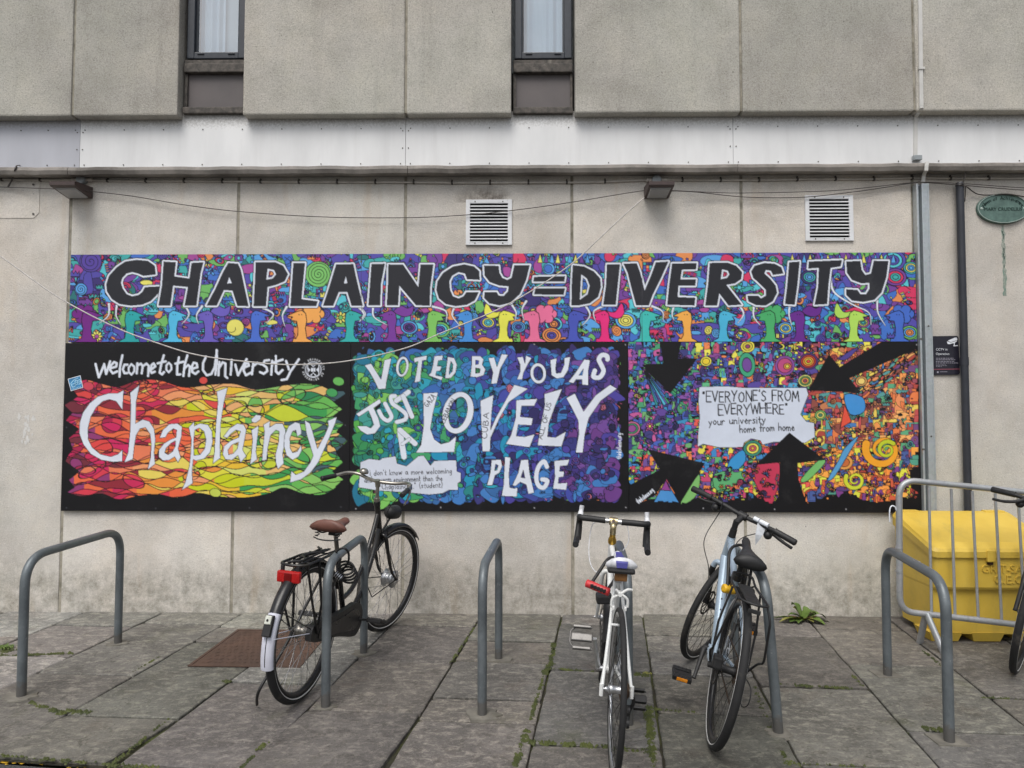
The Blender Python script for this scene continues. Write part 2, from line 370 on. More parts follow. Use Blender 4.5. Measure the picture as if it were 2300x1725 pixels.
# flaked white paint left on the wall at the far left
rs = random.Random(8); m = MB()
for k in range(22):
    q = U(62+rs.gauss(0, 9), 958+rs.gauss(0, 26), -.0012); r_ = rs.uniform(.006, .026); n = 7
    m.add([(q.x+r_*.5*rs.uniform(.4, 1.3)*math.cos(6.283*j/n), -.0012-.00002*k, q.z+r_*rs.uniform(.4, 1.3)*math.sin(6.283*j/n)) for j in range(n)], [tuple(range(n))])
fl_ = m.build('flaked_paint', simple('flaked_white_paint', (.66, .65, .63), .8, var=.15), bld, fix=False); fl_['kind'] = 'stuff'
# ================================================================ GROUND
rg = random.Random(7)
def slab_mat():
    t = NT('riven_flagstone'); a = t.n('Attribute'); a.attribute_name = 'tint'
    big = t.noise(1.3, 6, .65, dist=.5); cleft = t.noise(11, 10, .78, dist=.7); fine = t.noise(75, 6, .75)
    an = t.noise(15, 10, .8, vec=t.scl(None, (1, 1.7, 1)), dist=.4)
    col = t.ramp(big, [(.25, (.060, .058, .052)), (.5, (.118, .112, .102)), (.75, (.19, .182, .163))])
    col = t.mix(t.ramp(an, [(.49, 0.), (.61, .70)]), col, (.30, .283, .24))
    col = t.mix(t.ramp(cleft, [(.52, 0.), (.66, .66)]), col, (.042, .038, .031))
    col = t.mix(t.ramp(t.noise(2.6, 6, .7), [(.56, 0.), (.72, .42)]), col, (.12, .092, .073))
    col = t.mix(t.ramp(t.noise(2.0, 7, .7), [(.58, 0.), (.72, .45)]), col, (.075, .08, .036))
    col = t.mix(t.ramp(fine, [(.57, 0.), (.66, .5)]), col, (.36, .345, .30))
    col = t.mix(t.ramp(fine, [(.34, .7), (.43, 0.)]), col, (.036, .033, .027))
    col = t.mix(1., col, a.outputs['Color'], 'MULTIPLY'); t.base(col)
    t.rough(t.ramp(big, [(.3, .5), (.7, .8)])); t.b.inputs['Specular IOR Level'].default_value = .35
    t.bump(t.math('ADD', t.math('MULTIPLY', an, 1.0), t.math('ADD', t.math('MULTIPLY', cleft, .6), t.math('MULTIPLY', fine, .22))), .55, .016); return t.m
M_SLAB = slab_mat()
def soil_mat():
    t = NT('joint_soil'); a = t.noise(3.5, 6, .7); b = t.noise(60, 4, .7)
    col = t.ramp(a, [(.4, (.028, .024, .018)), (.52, (.04, .042, .014)), (.66, (.07, .09, .018))]); t.base(t.mix(t.ramp(b, [(.5, 0.), (.7, .5)]), col, (.02, .017, .012)))
    t.rough(.95); t.bump(b, .8, .01); return t.m
M_SOIL = soil_mat()
XG, YG0, YG1 = 14, -2.13, .0
def sheet(name, x0, x1, y0, y1, dz, mat):
    m = MB(); m.add([(x0, y0, gz(y0)+dz), (x1, y0, gz(y0)+dz), (x1, y1, gz(y1)+dz), (x0, y1, gz(y1)+dz)], [(0, 1, 2, 3)]); return struct(m.build(name, mat))
sheet('ground', -60, 60, -60, .3, -.06, M_SOIL)

def asphalt():
    t = NT('road_asphalt'); a = t.noise(120, 3); v = t.vor(140); col = t.ramp(a, [(.3, (.03, .03, .03)), (.7, (.1, .1, .1))])
    t.base(col); t.rough(.85); t.bump(v, .8, .008); return t.m
M_ASPH = asphalt()
def edge_y(x): return -2.10-.115*(x+2.29)
m = MB(); sp_ = [(-XG, -1.8), (-5, -1.8), (-2.4, edge_y(-2.4)-.012), (-.2, edge_y(-.2)-.012), (1.5, -3.45), (XG, -3.45), (XG, .05), (-XG, .05)]; m.add([(x, y, gz(y)-.02) for x, y in sp_], [tuple(range(8))]); struct(m.build('soil', M_SOIL))
m = MB(); m.add([(-60, -60, gz(-60)-.03), (60, -60, gz(-60)-.03), (60, -3.5, gz(-3.5)-.03), (1.5, -3.5, gz(-3.5)-.03), (-.2, edge_y(-.2)-.02, gz(-2.36)-.03), (-2.4, edge_y(-2.4)-.02, gz(-2.1)-.03), (-5, -1.8, gz(-1.8)-.03), (-60, -1.8, gz(-1.8)-.03)], [(0, 1, 2, 3, 4, 5, 6, 7)]); struct(m.build('road', M_ASPH))
# paving slabs: courses run away from the wall, a few degrees off square
XC = [-2.77+.585*i for i in range(-19, 29)]
def cx_(i, y): return -2.77+.585*i+.125*(y+1)
cross = {-1: [-.30, -.88, -1.44], 0: [-.24, -1.16, -2.12], 1: [-.33, -.62, -1.70], 2: [-.30, -1.27, -2.17], 3: [-.26, -.93, -1.62], 4: [-.57, -.93, -1.46, -1.72], 5: [-.21, -1.06, -1.96], 6: [-.44, -.75, -1.12, -1.62], 7: [-.42, -1.27, -2.11], 8: [-.28, -.94, -1.79], 9: [-.55, -1.42], 10: [-.33, -1.0]}
V = []; F = []; TN = []
for i in range(-19, 28):
    ys = [.03]+cross.get(i, [])
    while ys[-1] > -3.2: ys.append(ys[-1]-rg.uniform(.55, 1.0))
    for k in range(len(ys)-1):
        g0 = rg.uniform(.003, .0075); ya, yb = ys[k], ys[k+1]
        sl = -.06
        def cor(y, side):
            x = cx_(i+(1 if side else 0), y); yy = y+(sl*.585 if side else 0)
            return Vector((x, yy))
        q = [cor(yb, 0), cor(yb, 1), cor(ya, 1), cor(ya, 0)]
        if q[0].y < -3.9: continue
        # the kerb line cuts the near left slabs
        if i <= 3:
            for c in q: c.y = max(c.y, edge_y(c.x)) if c.x > -4.6 else max(c.y, -1.84)
            if q[3].y-q[0].y < .08: continue
        cen = (q[0]+q[1]+q[2]+q[3])/4
        top = []; n = 14; tilt = (rg.uniform(-.004, .004), rg.uniform(-.004, .004)); dz = rg.uniform(-.005, .003)
        out = []
        for e in range(4):
            a, b = q[e], q[(e+1) % 4]
            for s_ in range(n):
                p = a+(b-a)*(s_/n); dirn = (cen-p).normalized(); out.append(p+dirn*(g0*1.35+abs(rg.gauss(0, .0026))+(rg.uniform(.004, .012) if s_ == 0 else 0)))
        ins = [p+(cen-p).normalized()*.007 for p in out]
        def zf(p, o): return gz(p.y)+dz+tilt[0]*(p.x-cen.x)+tilt[1]*(p.y-cen.y)-o
        b0 = len(V); N = len(out)
        V += [(p.x, p.y, zf(p, .03)) for p in out]+[(p.x, p.y, zf(p, .0045)) for p in out]+[(p.x, p.y, zf(p, 0)) for p in ins]
        F += [[b0+2*N+j for j in range(N)]]
        for j in range(N):
            l = (j+1) % N; F += [[b0+j, b0+l, b0+N+l, b0+N+j], [b0+N+j, b0+N+l, b0+2*N+l, b0+2*N+j]]
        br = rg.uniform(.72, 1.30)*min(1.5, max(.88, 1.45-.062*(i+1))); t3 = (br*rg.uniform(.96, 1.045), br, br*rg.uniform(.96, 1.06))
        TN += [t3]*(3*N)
me = bpy.data.meshes.new('pavement'); me.from_pydata(V, [], F); me.materials.append(M_SLAB)
at = me.attributes.new('tint', 'FLOAT_COLOR', 'POINT'); at.data.foreach_set('color', np.array([(*c, 1) for c in TN], dtype=np.float32).ravel())
me.update(); o = bpy.data.objects.new('pavement', me); COL.objects.link(o); struct(o)
# ================================================================ MURAL BOARDS (painted pixel by pixel into a colour attribute of the board)
def s2l(c): return tuple((v/255/12.92 if v/255 <= .04045 else ((v/255+.055)/1.055)**2.4) for v in c)
class Painter:
    SS = 2
    def __init__(s, x0, x1, z0, z1, Y, res):
        s.b = (x0, x1, z0, z1, Y); s.nx = int(round((x1-x0)/res)); s.nz = int(round((z1-z0)/res))
        k = s.SS; hx = np.linspace(x0, x1, (s.nx+1)*k+1)[:-1]+(x1-x0)/((s.nx+1)*k)/2; hz = np.linspace(z1, z0, (s.nz+1)*k+1)[:-1]-(z1-z0)/((s.nz+1)*k)/2
        X, Z = np.meshgrid(hx, hz); dx, dy, dz = X-CP.x, Y-CP.y, Z-CP.z
        D_ = dx*FW.x+dy*FW.y+dz*FW.z
        s.PX = (PCX+FPX*(dx*RT.x+dy*RT.y+dz*RT.z)/D_).astype(np.float32); s.PY = (PCY-FPX*(dx*UP.x+dy*UP.y+dz*UP.z)/D_).astype(np.float32)
        s.im = np.zeros(X.shape+(3,), np.float32); s.H, s.W = X.shape
        s.ax = (s.PX[s.H//2, -1]-s.PX[s.H//2, 0])/s.W; s.ay = (s.PY[-1, s.W//2]-s.PY[0, s.W//2])/s.H
        s.pad = 12; s.clip = None
    def win(s, x0, y0, x1, y1):
        i0 = int((x0-s.PX[:, 0].max())/s.ax)-s.pad; i1 = int((x1-s.PX[:, 0].min())/s.ax)+s.pad
        j0 = int((y0-s.PY[0].max())/s.ay)-s.pad; j1 = int((y1-s.PY[0].min())/s.ay)+s.pad
        i0, i1, j0, j1 = max(i0, 0), min(i1, s.W), max(j0, 0), min(j1, s.H)
        if i1 <= i0 or j1 <= j0: return None
        return slice(j0, j1), slice(i0, i1)
    def put(s, sl, mask, col):
        if s.clip is not None: mask = mask & s.clip[sl]
        s.im[sl][mask] = s2l(col)
    def poly(s, pts, col, ow=0, oc=(20, 20, 26), holes=(), lw=0, lc=(255, 255, 255), lo=0):
        A = np.array(pts, np.float32); e = max(ow, lw+lo)+1
        sl = s.win(A[:, 0].min()-e, A[:, 1].min()-e, A[:, 0].max()+e, A[:, 1].max()+e)
        if sl is None: return
        X, Y = s.PX[sl], s.PY[sl]; ins = np.zeros(X.shape, bool); dm = np.full(X.shape, 1e9, np.float32)
        for L in [pts]+list(holes):
            n = len(L)
            for i in range(n):
                (xa, ya), (xb, yb) = L[i], L[(i+1) % n]
                if ya != yb:
                    c = ((Y >= ya) != (Y >= yb)); xi = xa+(Y-ya)*(xb-xa)/(yb-ya); ins ^= c & (X < xi)
                if ow or lw:
                    dx, dy = xb-xa, yb-ya; t = np.clip(((X-xa)*dx+(Y-ya)*dy)/(dx*dx+dy*dy+1e-9), 0, 1)
                    dm = np.minimum(dm, (X-xa-t*dx)**2+(Y-ya-t*dy)**2)
        if lw:
            d = np.sqrt(dm)
            if lo: s.put(sl, (~ins) & (d < lw+lo), oc)
            s.put(sl, (~ins) & (d < lw), lc)
        if col is not None: s.put(sl, ins, col)
        if ow: s.put(sl, dm < (ow/2)**2, oc)
    def stroke(s, pts, w, col, w2=None):
        A = np.array(pts, np.float32); m = max(w, w2 or w)
        sl = s.win(A[:, 0].min()-m, A[:, 1].min()-m, A[:, 0].max()+m, A[:, 1].max()+m)
        if sl is None: return
        X, Y = s.PX[sl], s.PY[sl]; mk = np.zeros(X.shape, bool); n = len(pts)-1
        for i in range(n):
            (xa, ya), (xb, yb) = pts[i], pts[i+1]; dx, dy = xb-xa, yb-ya
            t = np.clip(((X-xa)*dx+(Y-ya)*dy)/(dx*dx+dy*dy+1e-9), 0, 1)
            ww = w if w2 is None else w+(w2-w)*(i+t)/n
            mk |= (X-xa-t*dx)**2+(Y-ya-t*dy)**2 < (ww/2)**2
        s.put(sl, mk, col)
    def ell(s, cx, cy, rx, ry, a, col, ow=1.4, oc=(20, 20, 26), inner=None):
        m = max(rx, ry)+2; sl = s.win(cx-m, cy-m, cx+m, cy+m)
        if sl is None: return
        X, Y = s.PX[sl]-cx, s.PY[sl]-cy; c, d = math.cos(a), math.sin(a); u, v = X*c+Y*d, Y*c-X*d
        q = np.sqrt((u/rx)**2+(v/ry)**2); k = min(rx, ry)
        if inner is None:
            if col is not None: s.put(sl, q < 1, col)
        else: s.put(sl, (q < 1) & (((u/inner[0])**2+(v/inner[1])**2) > 1), col)
        if ow: s.put(sl, abs(q-1)*k < ow/2, oc)
    def finish(s, name, mat, thick):
        k = s.SS; im = s.im.reshape(s.nz+1, k, s.nx+1, k, 3).mean((1, 3))
        x0, x1, z0, z1, Y = s.b; nx, nz = s.nx, s.nz
        X, Z = np.meshgrid(np.linspace(x0, x1, nx+1), np.linspace(z1, z0, nz+1)); n = (nx+1)*(nz+1)
        co = np.empty((n+8, 3), np.float32); co[:n, 0] = X.ravel(); co[:n, 1] = Y; co[:n, 2] = Z.ravel()
        co[n:] = [(x, y, z) for y in (Y+.0004, Y+thick) for x, z in ((x0, z0), (x1, z0), (x1, z1), (x0, z1))]
        i = np.arange(nx)[None, :]+np.arange(nz)[:, None]*(nx+1); fq = np.stack([i, i+nx+1, i+nx+2, i+1], -1).reshape(-1, 4)
        bx = np.array([(0, 1, 5, 4), (1, 2, 6, 5), (2, 3, 7, 6), (3, 0, 4, 7), (4, 5, 6, 7)])+n
        fq = np.concatenate([fq, bx]).astype(np.int32)
        me = bpy.data.meshes.new(name); me.vertices.add(n+8); me.vertices.foreach_set('co', co.ravel())
        me.loops.add(fq.size); me.loops.foreach_set('vertex_index', fq.ravel()); me.polygons.add(len(fq)); me.polygons.foreach_set('loop_start', np.arange(0, fq.size, 4, dtype=np.int32))
        at = me.attributes.new('paint', 'FLOAT_COLOR', 'POINT'); cc = np.ones((n+8, 4), np.float32); cc[:n, :3] = im.reshape(-1, 3); cc[n:, :3] = .012
        at.data.foreach_set('color', cc.ravel()); me.materials.append(mat); me.update(calc_edges=True)
        o = bpy.data.objects.new(name, me); COL.objects.link(o); return o
def print_mat():
    t = NT('printed_board'); a = t.n('Attribute'); a.attribute_name = 'paint'
    n = t.noise(3, 6, .7); k = t.mix(1., a.outputs['Color'], t.ramp(n, [(.35, (.90, .90, .90)), (.6, (1., 1., 1.))]), 'MULTIPLY')
    k = t.mix(t.math('MULTIPLY', t.ramp(t.noise(2.2, 8, .75), [(.56, 0.), (.75, 1.)]), .05), k, (.5, .5, .5))
    t.base(k); t.rough(t.ramp(n, [(.3, .42), (.7, .55)])); t.b.inputs['Specular IOR Level'].default_value = .35; return t.m
M_PRINT = print_mat()
BK = (17, 16, 20); LN = (22, 20, 28); WH = (226, 232, 244)
RES = .005; YB = -.028
def board(p, Y=YB):      # corners from photo points -> upright rectangle on the wall
    a, b, c, d = [U(x, y, Y) for x, y in p]
    return Painter((a.x+d.x)/2, (b.x+c.x)/2, (c.z+d.z)/2, (a.z+b.z)/2, Y, RES)
def tz(x0, y0, s): return lambda L: [(x0+a*s, y0+b*s) for a, b in L]
def smooth(L, n=4):
    N = len(L); o = []
    for i in range(N):
        a, b, c, d = L[i-1], L[i], L[(i+1) % N], L[(i+2) % N]
        for k in range(n):
            t = k/n; o.append(tuple(.5*(2*b[j]+(c[j]-a[j])*t+(2*a[j]-5*b[j]+4*c[j]-d[j])*t*t+(3*b[j]-a[j]-3*c[j]+d[j])*t**3) for j in (0, 1)))
    return o
def opn(L, n=5): return [(v.x, v.y) for v in crom([(a, b, 0) for a, b in L], n)]
# ---- motif stamps
def blob(rn, cx, cy, r, k=9, wob=.35, st=1.):
    a0 = rn.random()*6; return smooth([(cx+r*(1+rn.uniform(-wob, wob))*math.cos(a0+i*2*math.pi/k)*st, cy+r*(1+rn.uniform(-wob, wob))*math.sin(a0+i*2*math.pi/k)/st) for i in range(k)], 3)
def spiral(P, cx, cy, r, turns, col, w=1.6, a0=0., sx=1.):
    n = int(16*turns); P.stroke([(cx+sx*r*i/n*math.cos(a0+i*2*math.pi/16), cy+r*i/n*math.sin(a0+i*2*math.pi/16)) for i in range(n+1)], w, col)
def motif(P, rn, x, y, r, pal, kind=None):
    k = kind or rn.choice(['spiral', 'rings', 'leaf', 'comb', 'ladder', 'zig', 'eye', 'flower', 'teeth', 'dots', 'arcs', 'tri', 'grid', 'drop', 'wave', 'box'])
    c1, c2, c3 = rn.choice(pal), rn.choice(pal), rn.choice(pal); a = rn.random()*6.28
    if k == 'spiral': P.ell(x, y, r, r*rn.uniform(.7, 1), a, c1); spiral(P, x, y, r*.85, rn.uniform(2, 3.2), LN, 1.3, a)
    elif k == 'rings':
        e = rn.uniform(.6, 1); q = r
        for i in range(rn.randint(2, 4)): P.ell(x+rn.uniform(-1, 1), y, q, q*e, a, (c1, c2, c3)[i % 3]); q *= rn.uniform(.55, .72)
    elif k == 'leaf':
        n = rn.randint(4, 8); sp = rn.uniform(.9, 3)
        for i in range(n):
            b = a+sp*(i/(n-1)-.5)*2; P.ell(x+math.cos(b)*r*.6, y+math.sin(b)*r*.6, r*.5, r*.14, b, c1 if i % 2 else c2, 1.2)
    elif k == 'comb':
        P.poly(blob(rn, x, y, r*.7, 7, .2, 1.5), c1, 1.4); n = rn.randint(4, 8)
        for i in range(n):
            u = x-r+2*r*i/(n-1); P.stroke([(u, y-r*.5), (u+rn.uniform(-2, 2), y-r*1.05)], 1.8, LN)
    elif k == 'ladder':
        n = rn.randint(4, 8); w_ = r*.35; d = (math.cos(a), math.sin(a)); e = (-d[1], d[0])
        for i in range(n):
            t0, t1 = -r+2*r*i/n, -r+2*r*(i+1)/n
            P.poly([(x+d[0]*t+e[0]*q*w_, y+d[1]*t+e[1]*q*w_) for t, q in ((t0, -1), (t1, -1), (t1, 1), (t0, 1))], (c1, c2, c3)[i % 3 if rn.random() < .5 else i % 2], 1.2)
    elif k == 'zig':
        n = 6; P.poly([(x-r+2*r*i/n, y+(r*.3 if i % 2 else -r*.3)) for i in range(n+1)]+[(x+r-2*r*i/n, y+r*.75) for i in range(n+1)], c1, 1.4)
    elif k == 'eye':
        P.ell(x, y, r, r*.62, a*.1, c1, 1.6); P.ell(x, y, r*.55, r*.42, 0, c2); P.ell(x+r*.1, y, r*.24, r*.2, 0, c3, 1.2)
    elif k == 'flower':
        n = rn.randint(6, 10)
        for i in range(n): P.ell(x+math.cos(i*6.283/n)*r*.65, y+math.sin(i*6.283/n)*r*.65, r*.36, r*.2, i*6.283/n, c1, 1.2)
        P.ell(x, y, r*.35, r*.35, 0, c2, 1.3)
    elif k == 'teeth':
        n = rn.randint(4, 7); L = [(x-r, y-r*.3)]
        for i in range(n): L += [(x-r+2*r*(i+.5)/n, y+r*.6), (x-r+2*r*(i+1)/n, y-r*.2)]
        P.poly(L, c1, 1.4)
    elif k == 'dots':
        for i in range(rn.randint(3, 7)): P.ell(x+rn.uniform(-r, r), y+rn.uniform(-r, r), rn.uniform(1.6, 4), rn.uniform(1.6, 4), 0, rn.choice(pal), 1.2)
    elif k == 'arcs':
        q = r
        for i in range(rn.randint(3, 5)):
            P.poly([(x+q*math.cos(math.pi+math.pi*j/10), y+r*.5+q*math.sin(math.pi+math.pi*j/10)) for j in range(11)], (c1, c2, c3)[i % 3], 1.4); q *= .72
    elif k == 'tri':
        for i in range(3):
            b = a+i*.5; P.poly([(x, y), (x+r*1.2*math.cos(b), y+r*1.2*math.sin(b)), (x+r*1.1*math.cos(b+.3), y+r*1.1*math.sin(b+.3))], (c1, c2, c3)[i], 1.3)
    elif k == 'grid':
        n, m_ = rn.randint(2, 4), rn.randint(2, 3); u = r*.5
        for i in range(n):
            for j in range(m_): P.poly([(x+(i-n/2)*u, y+(j-m_/2)*u), (x+(i+1-n/2)*u, y+(j-m_/2)*u), (x+(i+1-n/2)*u, y+(j+1-m_/2)*u), (x+(i-n/2)*u, y+(j+1-m_/2)*u)], rn.choice(pal), 1.2)
    elif k == 'drop':
        P.poly(smooth([(x+r*1.2*math.cos(a), y+r*1.2*math.sin(a)), (x+r*.5*math.cos(a+1.3), y+r*.5*math.sin(a+1.3)), (x-r*.6*math.cos(a), y-r*.6*math.sin(a)), (x+r*.5*math.cos(a-1.3), y+r*.5*math.sin(a-1.3))], 4), c1, 1.5); P.ell(x, y, r*.22, r*.22, 0, c2, 1.1)
    elif k == 'wave':
        L = [(x-r+2*r*i/12, y+math.sin(i*1.1)*r*.3) for i in range(13)]; P.poly(L+[(p[0], p[1]+r*.4) for p in L[::-1]], c1, 1.4)
    elif k == 'box':
        P.poly([(x-r*.7, y-r*.5), (x+r*.7, y-r*.55), (x+r*.65, y+r*.5), (x-r*.7, y+r*.45)], c1, 1.5); P.ell(x, y, r*.3, r*.3, 0, c2, 1.3)
# ---- hand-lettering strokes: glyph -> (width, strokes) on a 0..1 body, baseline 0
def _g(w, *S): return (w, S)
FONT = {
'A': _g(.6, [(0, 0), (.3, 1), (.6, 0)], [(.12, .38), (.48, .38)]), 'B': _g(.5, [(0, 0), (0, 1), (.35, .95), (.4, .75), (.3, .55), (0, .52)], [(.3, .54), (.5, .3), (.35, .03), (0, 0)]),
'C': _g(.5, [(.5, .85), (.3, 1), (.08, .8), (0, .45), (.12, .1), (.32, 0), (.5, .15)]), 'D': _g(.55, [(0, 0), (0, 1), (.35, .9), (.55, .5), (.38, .1), (0, 0)]),
'E': _g(.45, [(.45, 1), (0, 1), (0, 0), (.45, 0)], [(0, .52), (.36, .52)]), 'F': _g(.45, [(.45, 1), (0, 1), (0, 0)], [(0, .52), (.36, .52)]),
'G': _g(.55, [(.5, .85), (.28, 1), (.05, .75), (.02, .3), (.25, 0), (.5, .15), (.52, .42), (.3, .42)]), 'H': _g(.55, [(0, 0), (0, 1)], [(.55, 0), (.55, 1)], [(0, .5), (.55, .5)]),
'I': _g(.1, [(.05, 0), (.05, 1)]), 'J': _g(.4, [(.35, 1), (.36, .25), (.2, 0), (0, .15)]), 'L': _g(.42, [(0, 1), (0, 0), (.42, 0)]), 'M': _g(.7, [(0, 0), (.1, 1), (.35, .3), (.6, 1), (.7, 0)]),
'N': _g(.55, [(0, 0), (0, 1), (.55, 0), (.55, 1)]), 'O': _g(.6, [(.3, 1), (.08, .8), (0, .45), (.12, .1), (.3, 0), (.5, .12), (.6, .5), (.5, .88), (.3, 1)]), 'P': _g(.48, [(0, 0), (0, 1), (.35, .95), (.48, .72), (.3, .48), (0, .45)]),
'R': _g(.5, [(0, 0), (0, 1), (.35, .95), (.45, .74), (.3, .54), (0, .5)], [(.2, .5), (.5, 0)]), 'S': _g(.45, [(.42, .88), (.22, 1), (.03, .8), (.12, .58), (.36, .42), (.42, .18), (.2, 0), (0, .12)]),
'T': _g(.5, [(0, 1), (.5, 1)], [(.25, 1), (.25, 0)]), 'U': _g(.5, [(0, 1), (.02, .25), (.22, 0), (.45, .2), (.5, 1)]), 'V': _g(.55, [(0, 1), (.27, 0), (.55, 1)]), 'W': _g(.75, [(0, 1), (.18, 0), (.38, .8), (.56, 0), (.75, 1)]),
'X': _g(.5, [(0, 0), (.5, 1)], [(0, 1), (.5, 0)]), 'Y': _g(.55, [(0, 1), (.27, .5), (.55, 1)], [(.27, .5), (.2, 0)]), 'Z': _g(.5, [(0, 1), (.5, 1), (0, 0), (.5, 0)]),
'a': _g(.42, [(.36, .5), (.15, .52), (0, .25), (.12, .02), (.32, .15), (.36, .5), (.38, .1), (.44, 0)]), 'b': _g(.42, [(0, 1), (0, 0), (.25, .02), (.4, .25), (.25, .5), (0, .35)]), 'c': _g(.36, [(.34, .45), (.18, .52), (0, .25), (.15, 0), (.36, .08)]),
'd': _g(.42, [(.38, .4), (.18, .5), (0, .25), (.14, 0), (.36, .15), (.38, 1), (.4, 0)]), 'e': _g(.38, [(0, .26), (.35, .3), (.2, .52), (0, .25), (.15, 0), (.38, .08)]), 'f': _g(.3, [(.34, .95), (.16, .95), (.12, 0)], [(0, .5), (.3, .5)]),
'g': _g(.42, [(.38, .45), (.15, .52), (0, .25), (.15, .05), (.36, .2), (.4, .5), (.36, -.3), (.05, -.32)]), 'h': _g(.4, [(0, 1), (0, 0)], [(0, .35), (.22, .52), (.36, .4), (.38, 0)]), 'i': _g(.1, [(.05, .5), (.05, 0)], [(.05, .72), (.06, .76)]),
'k': _g(.38, [(0, 1), (0, 0)], [(.34, .52), (.02, .25), (.38, 0)]), 'l': _g(.12, [(.05, 1), (.06, 0)]), 'm': _g(.62, [(0, .5), (.02, 0)], [(.02, .35), (.18, .52), (.28, .4), (.3, 0)], [(.3, .35), (.46, .52), (.58, .4), (.6, 0)]),
'n': _g(.4, [(0, .5), (.02, 0)], [(.02, .35), (.2, .52), (.36, .4), (.38, 0)]), 'o': _g(.4, [(.2, .52), (0, .3), (.1, .02), (.25, 0), (.4, .25), (.3, .48), (.2, .52)]), 'p': _g(.42, [(0, .5), (.02, -.4)], [(0, .35), (.22, .52), (.4, .28), (.22, 0), (.02, .1)]),
'r': _g(.3, [(0, .5), (.02, 0)], [(.02, .32), (.15, .52), (.3, .45)]), 's': _g(.32, [(.3, .45), (.12, .52), (.05, .38), (.25, .22), (.26, .06), (.1, 0), (0, .06)]), 't': _g(.3, [(.14, .85), (.12, .08), (.28, .02)], [(0, .52), (.3, .54)]),
'u': _g(.4, [(0, .5), (.03, .08), (.18, 0), (.36, .15)], [(.38, .5), (.4, 0)]), 'v': _g(.38, [(0, .5), (.18, 0), (.38, .52)]), 'w': _g(.55, [(0, .5), (.13, 0), (.28, .42), (.4, 0), (.55, .52)]), 'y': _g(.4, [(0, .5), (.2, .05)], [(.4, .52), (.2, 0), (.05, -.35)]),
'=': _g(.45, [(0, .6), (.45, .6)], [(0, .3), (.45, .3)]), '-': _g(.3, [(0, .4), (.3, .4)]), '.': _g(.1, [(.04, 0), (.05, .03)]), "'": _g(.1, [(.05, 1), (.04, .82)]), '"': _g(.2, [(.03, 1), (.02, .82)], [(.15, 1), (.14, .82)]), '(': _g(.2, [(.18, 1.05), (.02, .5), (.18, -.15)]), ')': _g(.2, [(.02, 1.05), (.18, .5), (.02, -.15)]), ' ': _g(.32,), ',': _g(.1, [(.06, .03), (.02, -.12)]),
}
def text_w(T, sp=.16): return sum(FONT[c][0]+sp for c in T)-sp
def text_strokes(T, sp=.16, jit=0., rn=random.Random(3)):
    x = 0; o = []
    for c in T:
        w_, S = FONT[c]; dy = rn.uniform(-jit, jit); k = 1+rn.uniform(-jit, jit)
        o += [[(x+a*k, b*k+dy) for a, b in q] for q in S]; x += w_+sp
    return o, x-sp
def write(P, T, a, b, h, w, col, jit=.0, sp=.16, slant=0.):      # baseline from a to b (photo points), height h
    S, W_ = text_strokes(T, sp, jit); dx, dy = (b[0]-a[0])/W_, (b[1]-a[1])/W_; L = math.hypot(dx, dy); nx, ny = dy/L, -dx/L
    for q in S: P.stroke([(a[0]+dx*(u+slant*v)+nx*v*h, a[1]+dy*(u+slant*v)+ny*v*h) for u, v in q], w, col)
# ---------------------------------------------------------------- 1 long top board
PB = board([(160, 571.5), (2053, 567.5), (2062, 766.5), (153.7, 768.5)])
rn = random.Random(11)
PUR, VIO, BLU, SKY, TEA, GRN, ORA, PNK, MAG, YEL, NAV, CYN, DTE = (122, 72, 160), (90, 82, 176), (70, 118, 205), (96, 170, 235), (70, 178, 178), (118, 190, 105), (238, 150, 90), (222, 62, 105), (172, 80, 160), (238, 230, 115), (66, 56, 122), (95, 205, 220), (48, 120, 124)
pal = [VIO]*5+[PUR]*4+[NAV]*2+[BLU]*5+[SKY]*4+[TEA]*3+[GRN]*2+[ORA]*2+[PNK]*2+[MAG]*2+[CYN]*2+[DTE]
palm = [ORA, GRN, SKY, PNK, YEL, TEA, VIO, PUR, BLU, MAG, NAV, CYN]
PB.im[:] = s2l(VIO)
for i in range(900): PB.poly(blob(rn, rn.uniform(150, 2065), rn.uniform(565, 772), rn.uniform(8, 22), rn.randint(5, 9), .4, rn.uniform(.6, 1.7)), rn.choice(pal), 1.25, LN)
for i in range(760): motif(PB, rn, rn.uniform(155, 2060), rn.uniform(570, 768), rn.uniform(6, 14), palm if rn.random() < .6 else pal)
for i in range(260): PB.ell(rn.uniform(155, 2060), rn.uniform(570, 768), rn.uniform(1.5, 3.4), rn.uniform(1.3, 3), rn.random()*3, rn.choice(palm), 1.2)
for i in range(90):
    x, y = rn.uniform(160, 2050), rn.uniform(575, 765); PB.stroke(opn([(x, y), (x+rn.uniform(-14, 14), y+rn.uniform(4, 14)), (x+rn.uniform(-20, 20), y+rn.uniform(10, 30))], 4), 1.5, LN)
f4, f5, f6 = tz(130, 550, .3165), tz(780, 550, .3165), tz(1400, 550, .3165)
def big_spiral(f, c, r, col, tn, lc=LN): (x, y), = f([c]); PB.ell(x, y, r*.3165, r*.3, .2, col, 1.6); spiral(PB, x, y, r*.29, tn, lc, 1.5, 1.)
big_spiral(f4, (1850, 210), 95, (128, 200, 110), 4); big_spiral(f4, (235, 120), 78, (95, 75, 170), 2.5); big_spiral(f4, (165, 315), 45, SKY, 2.5)
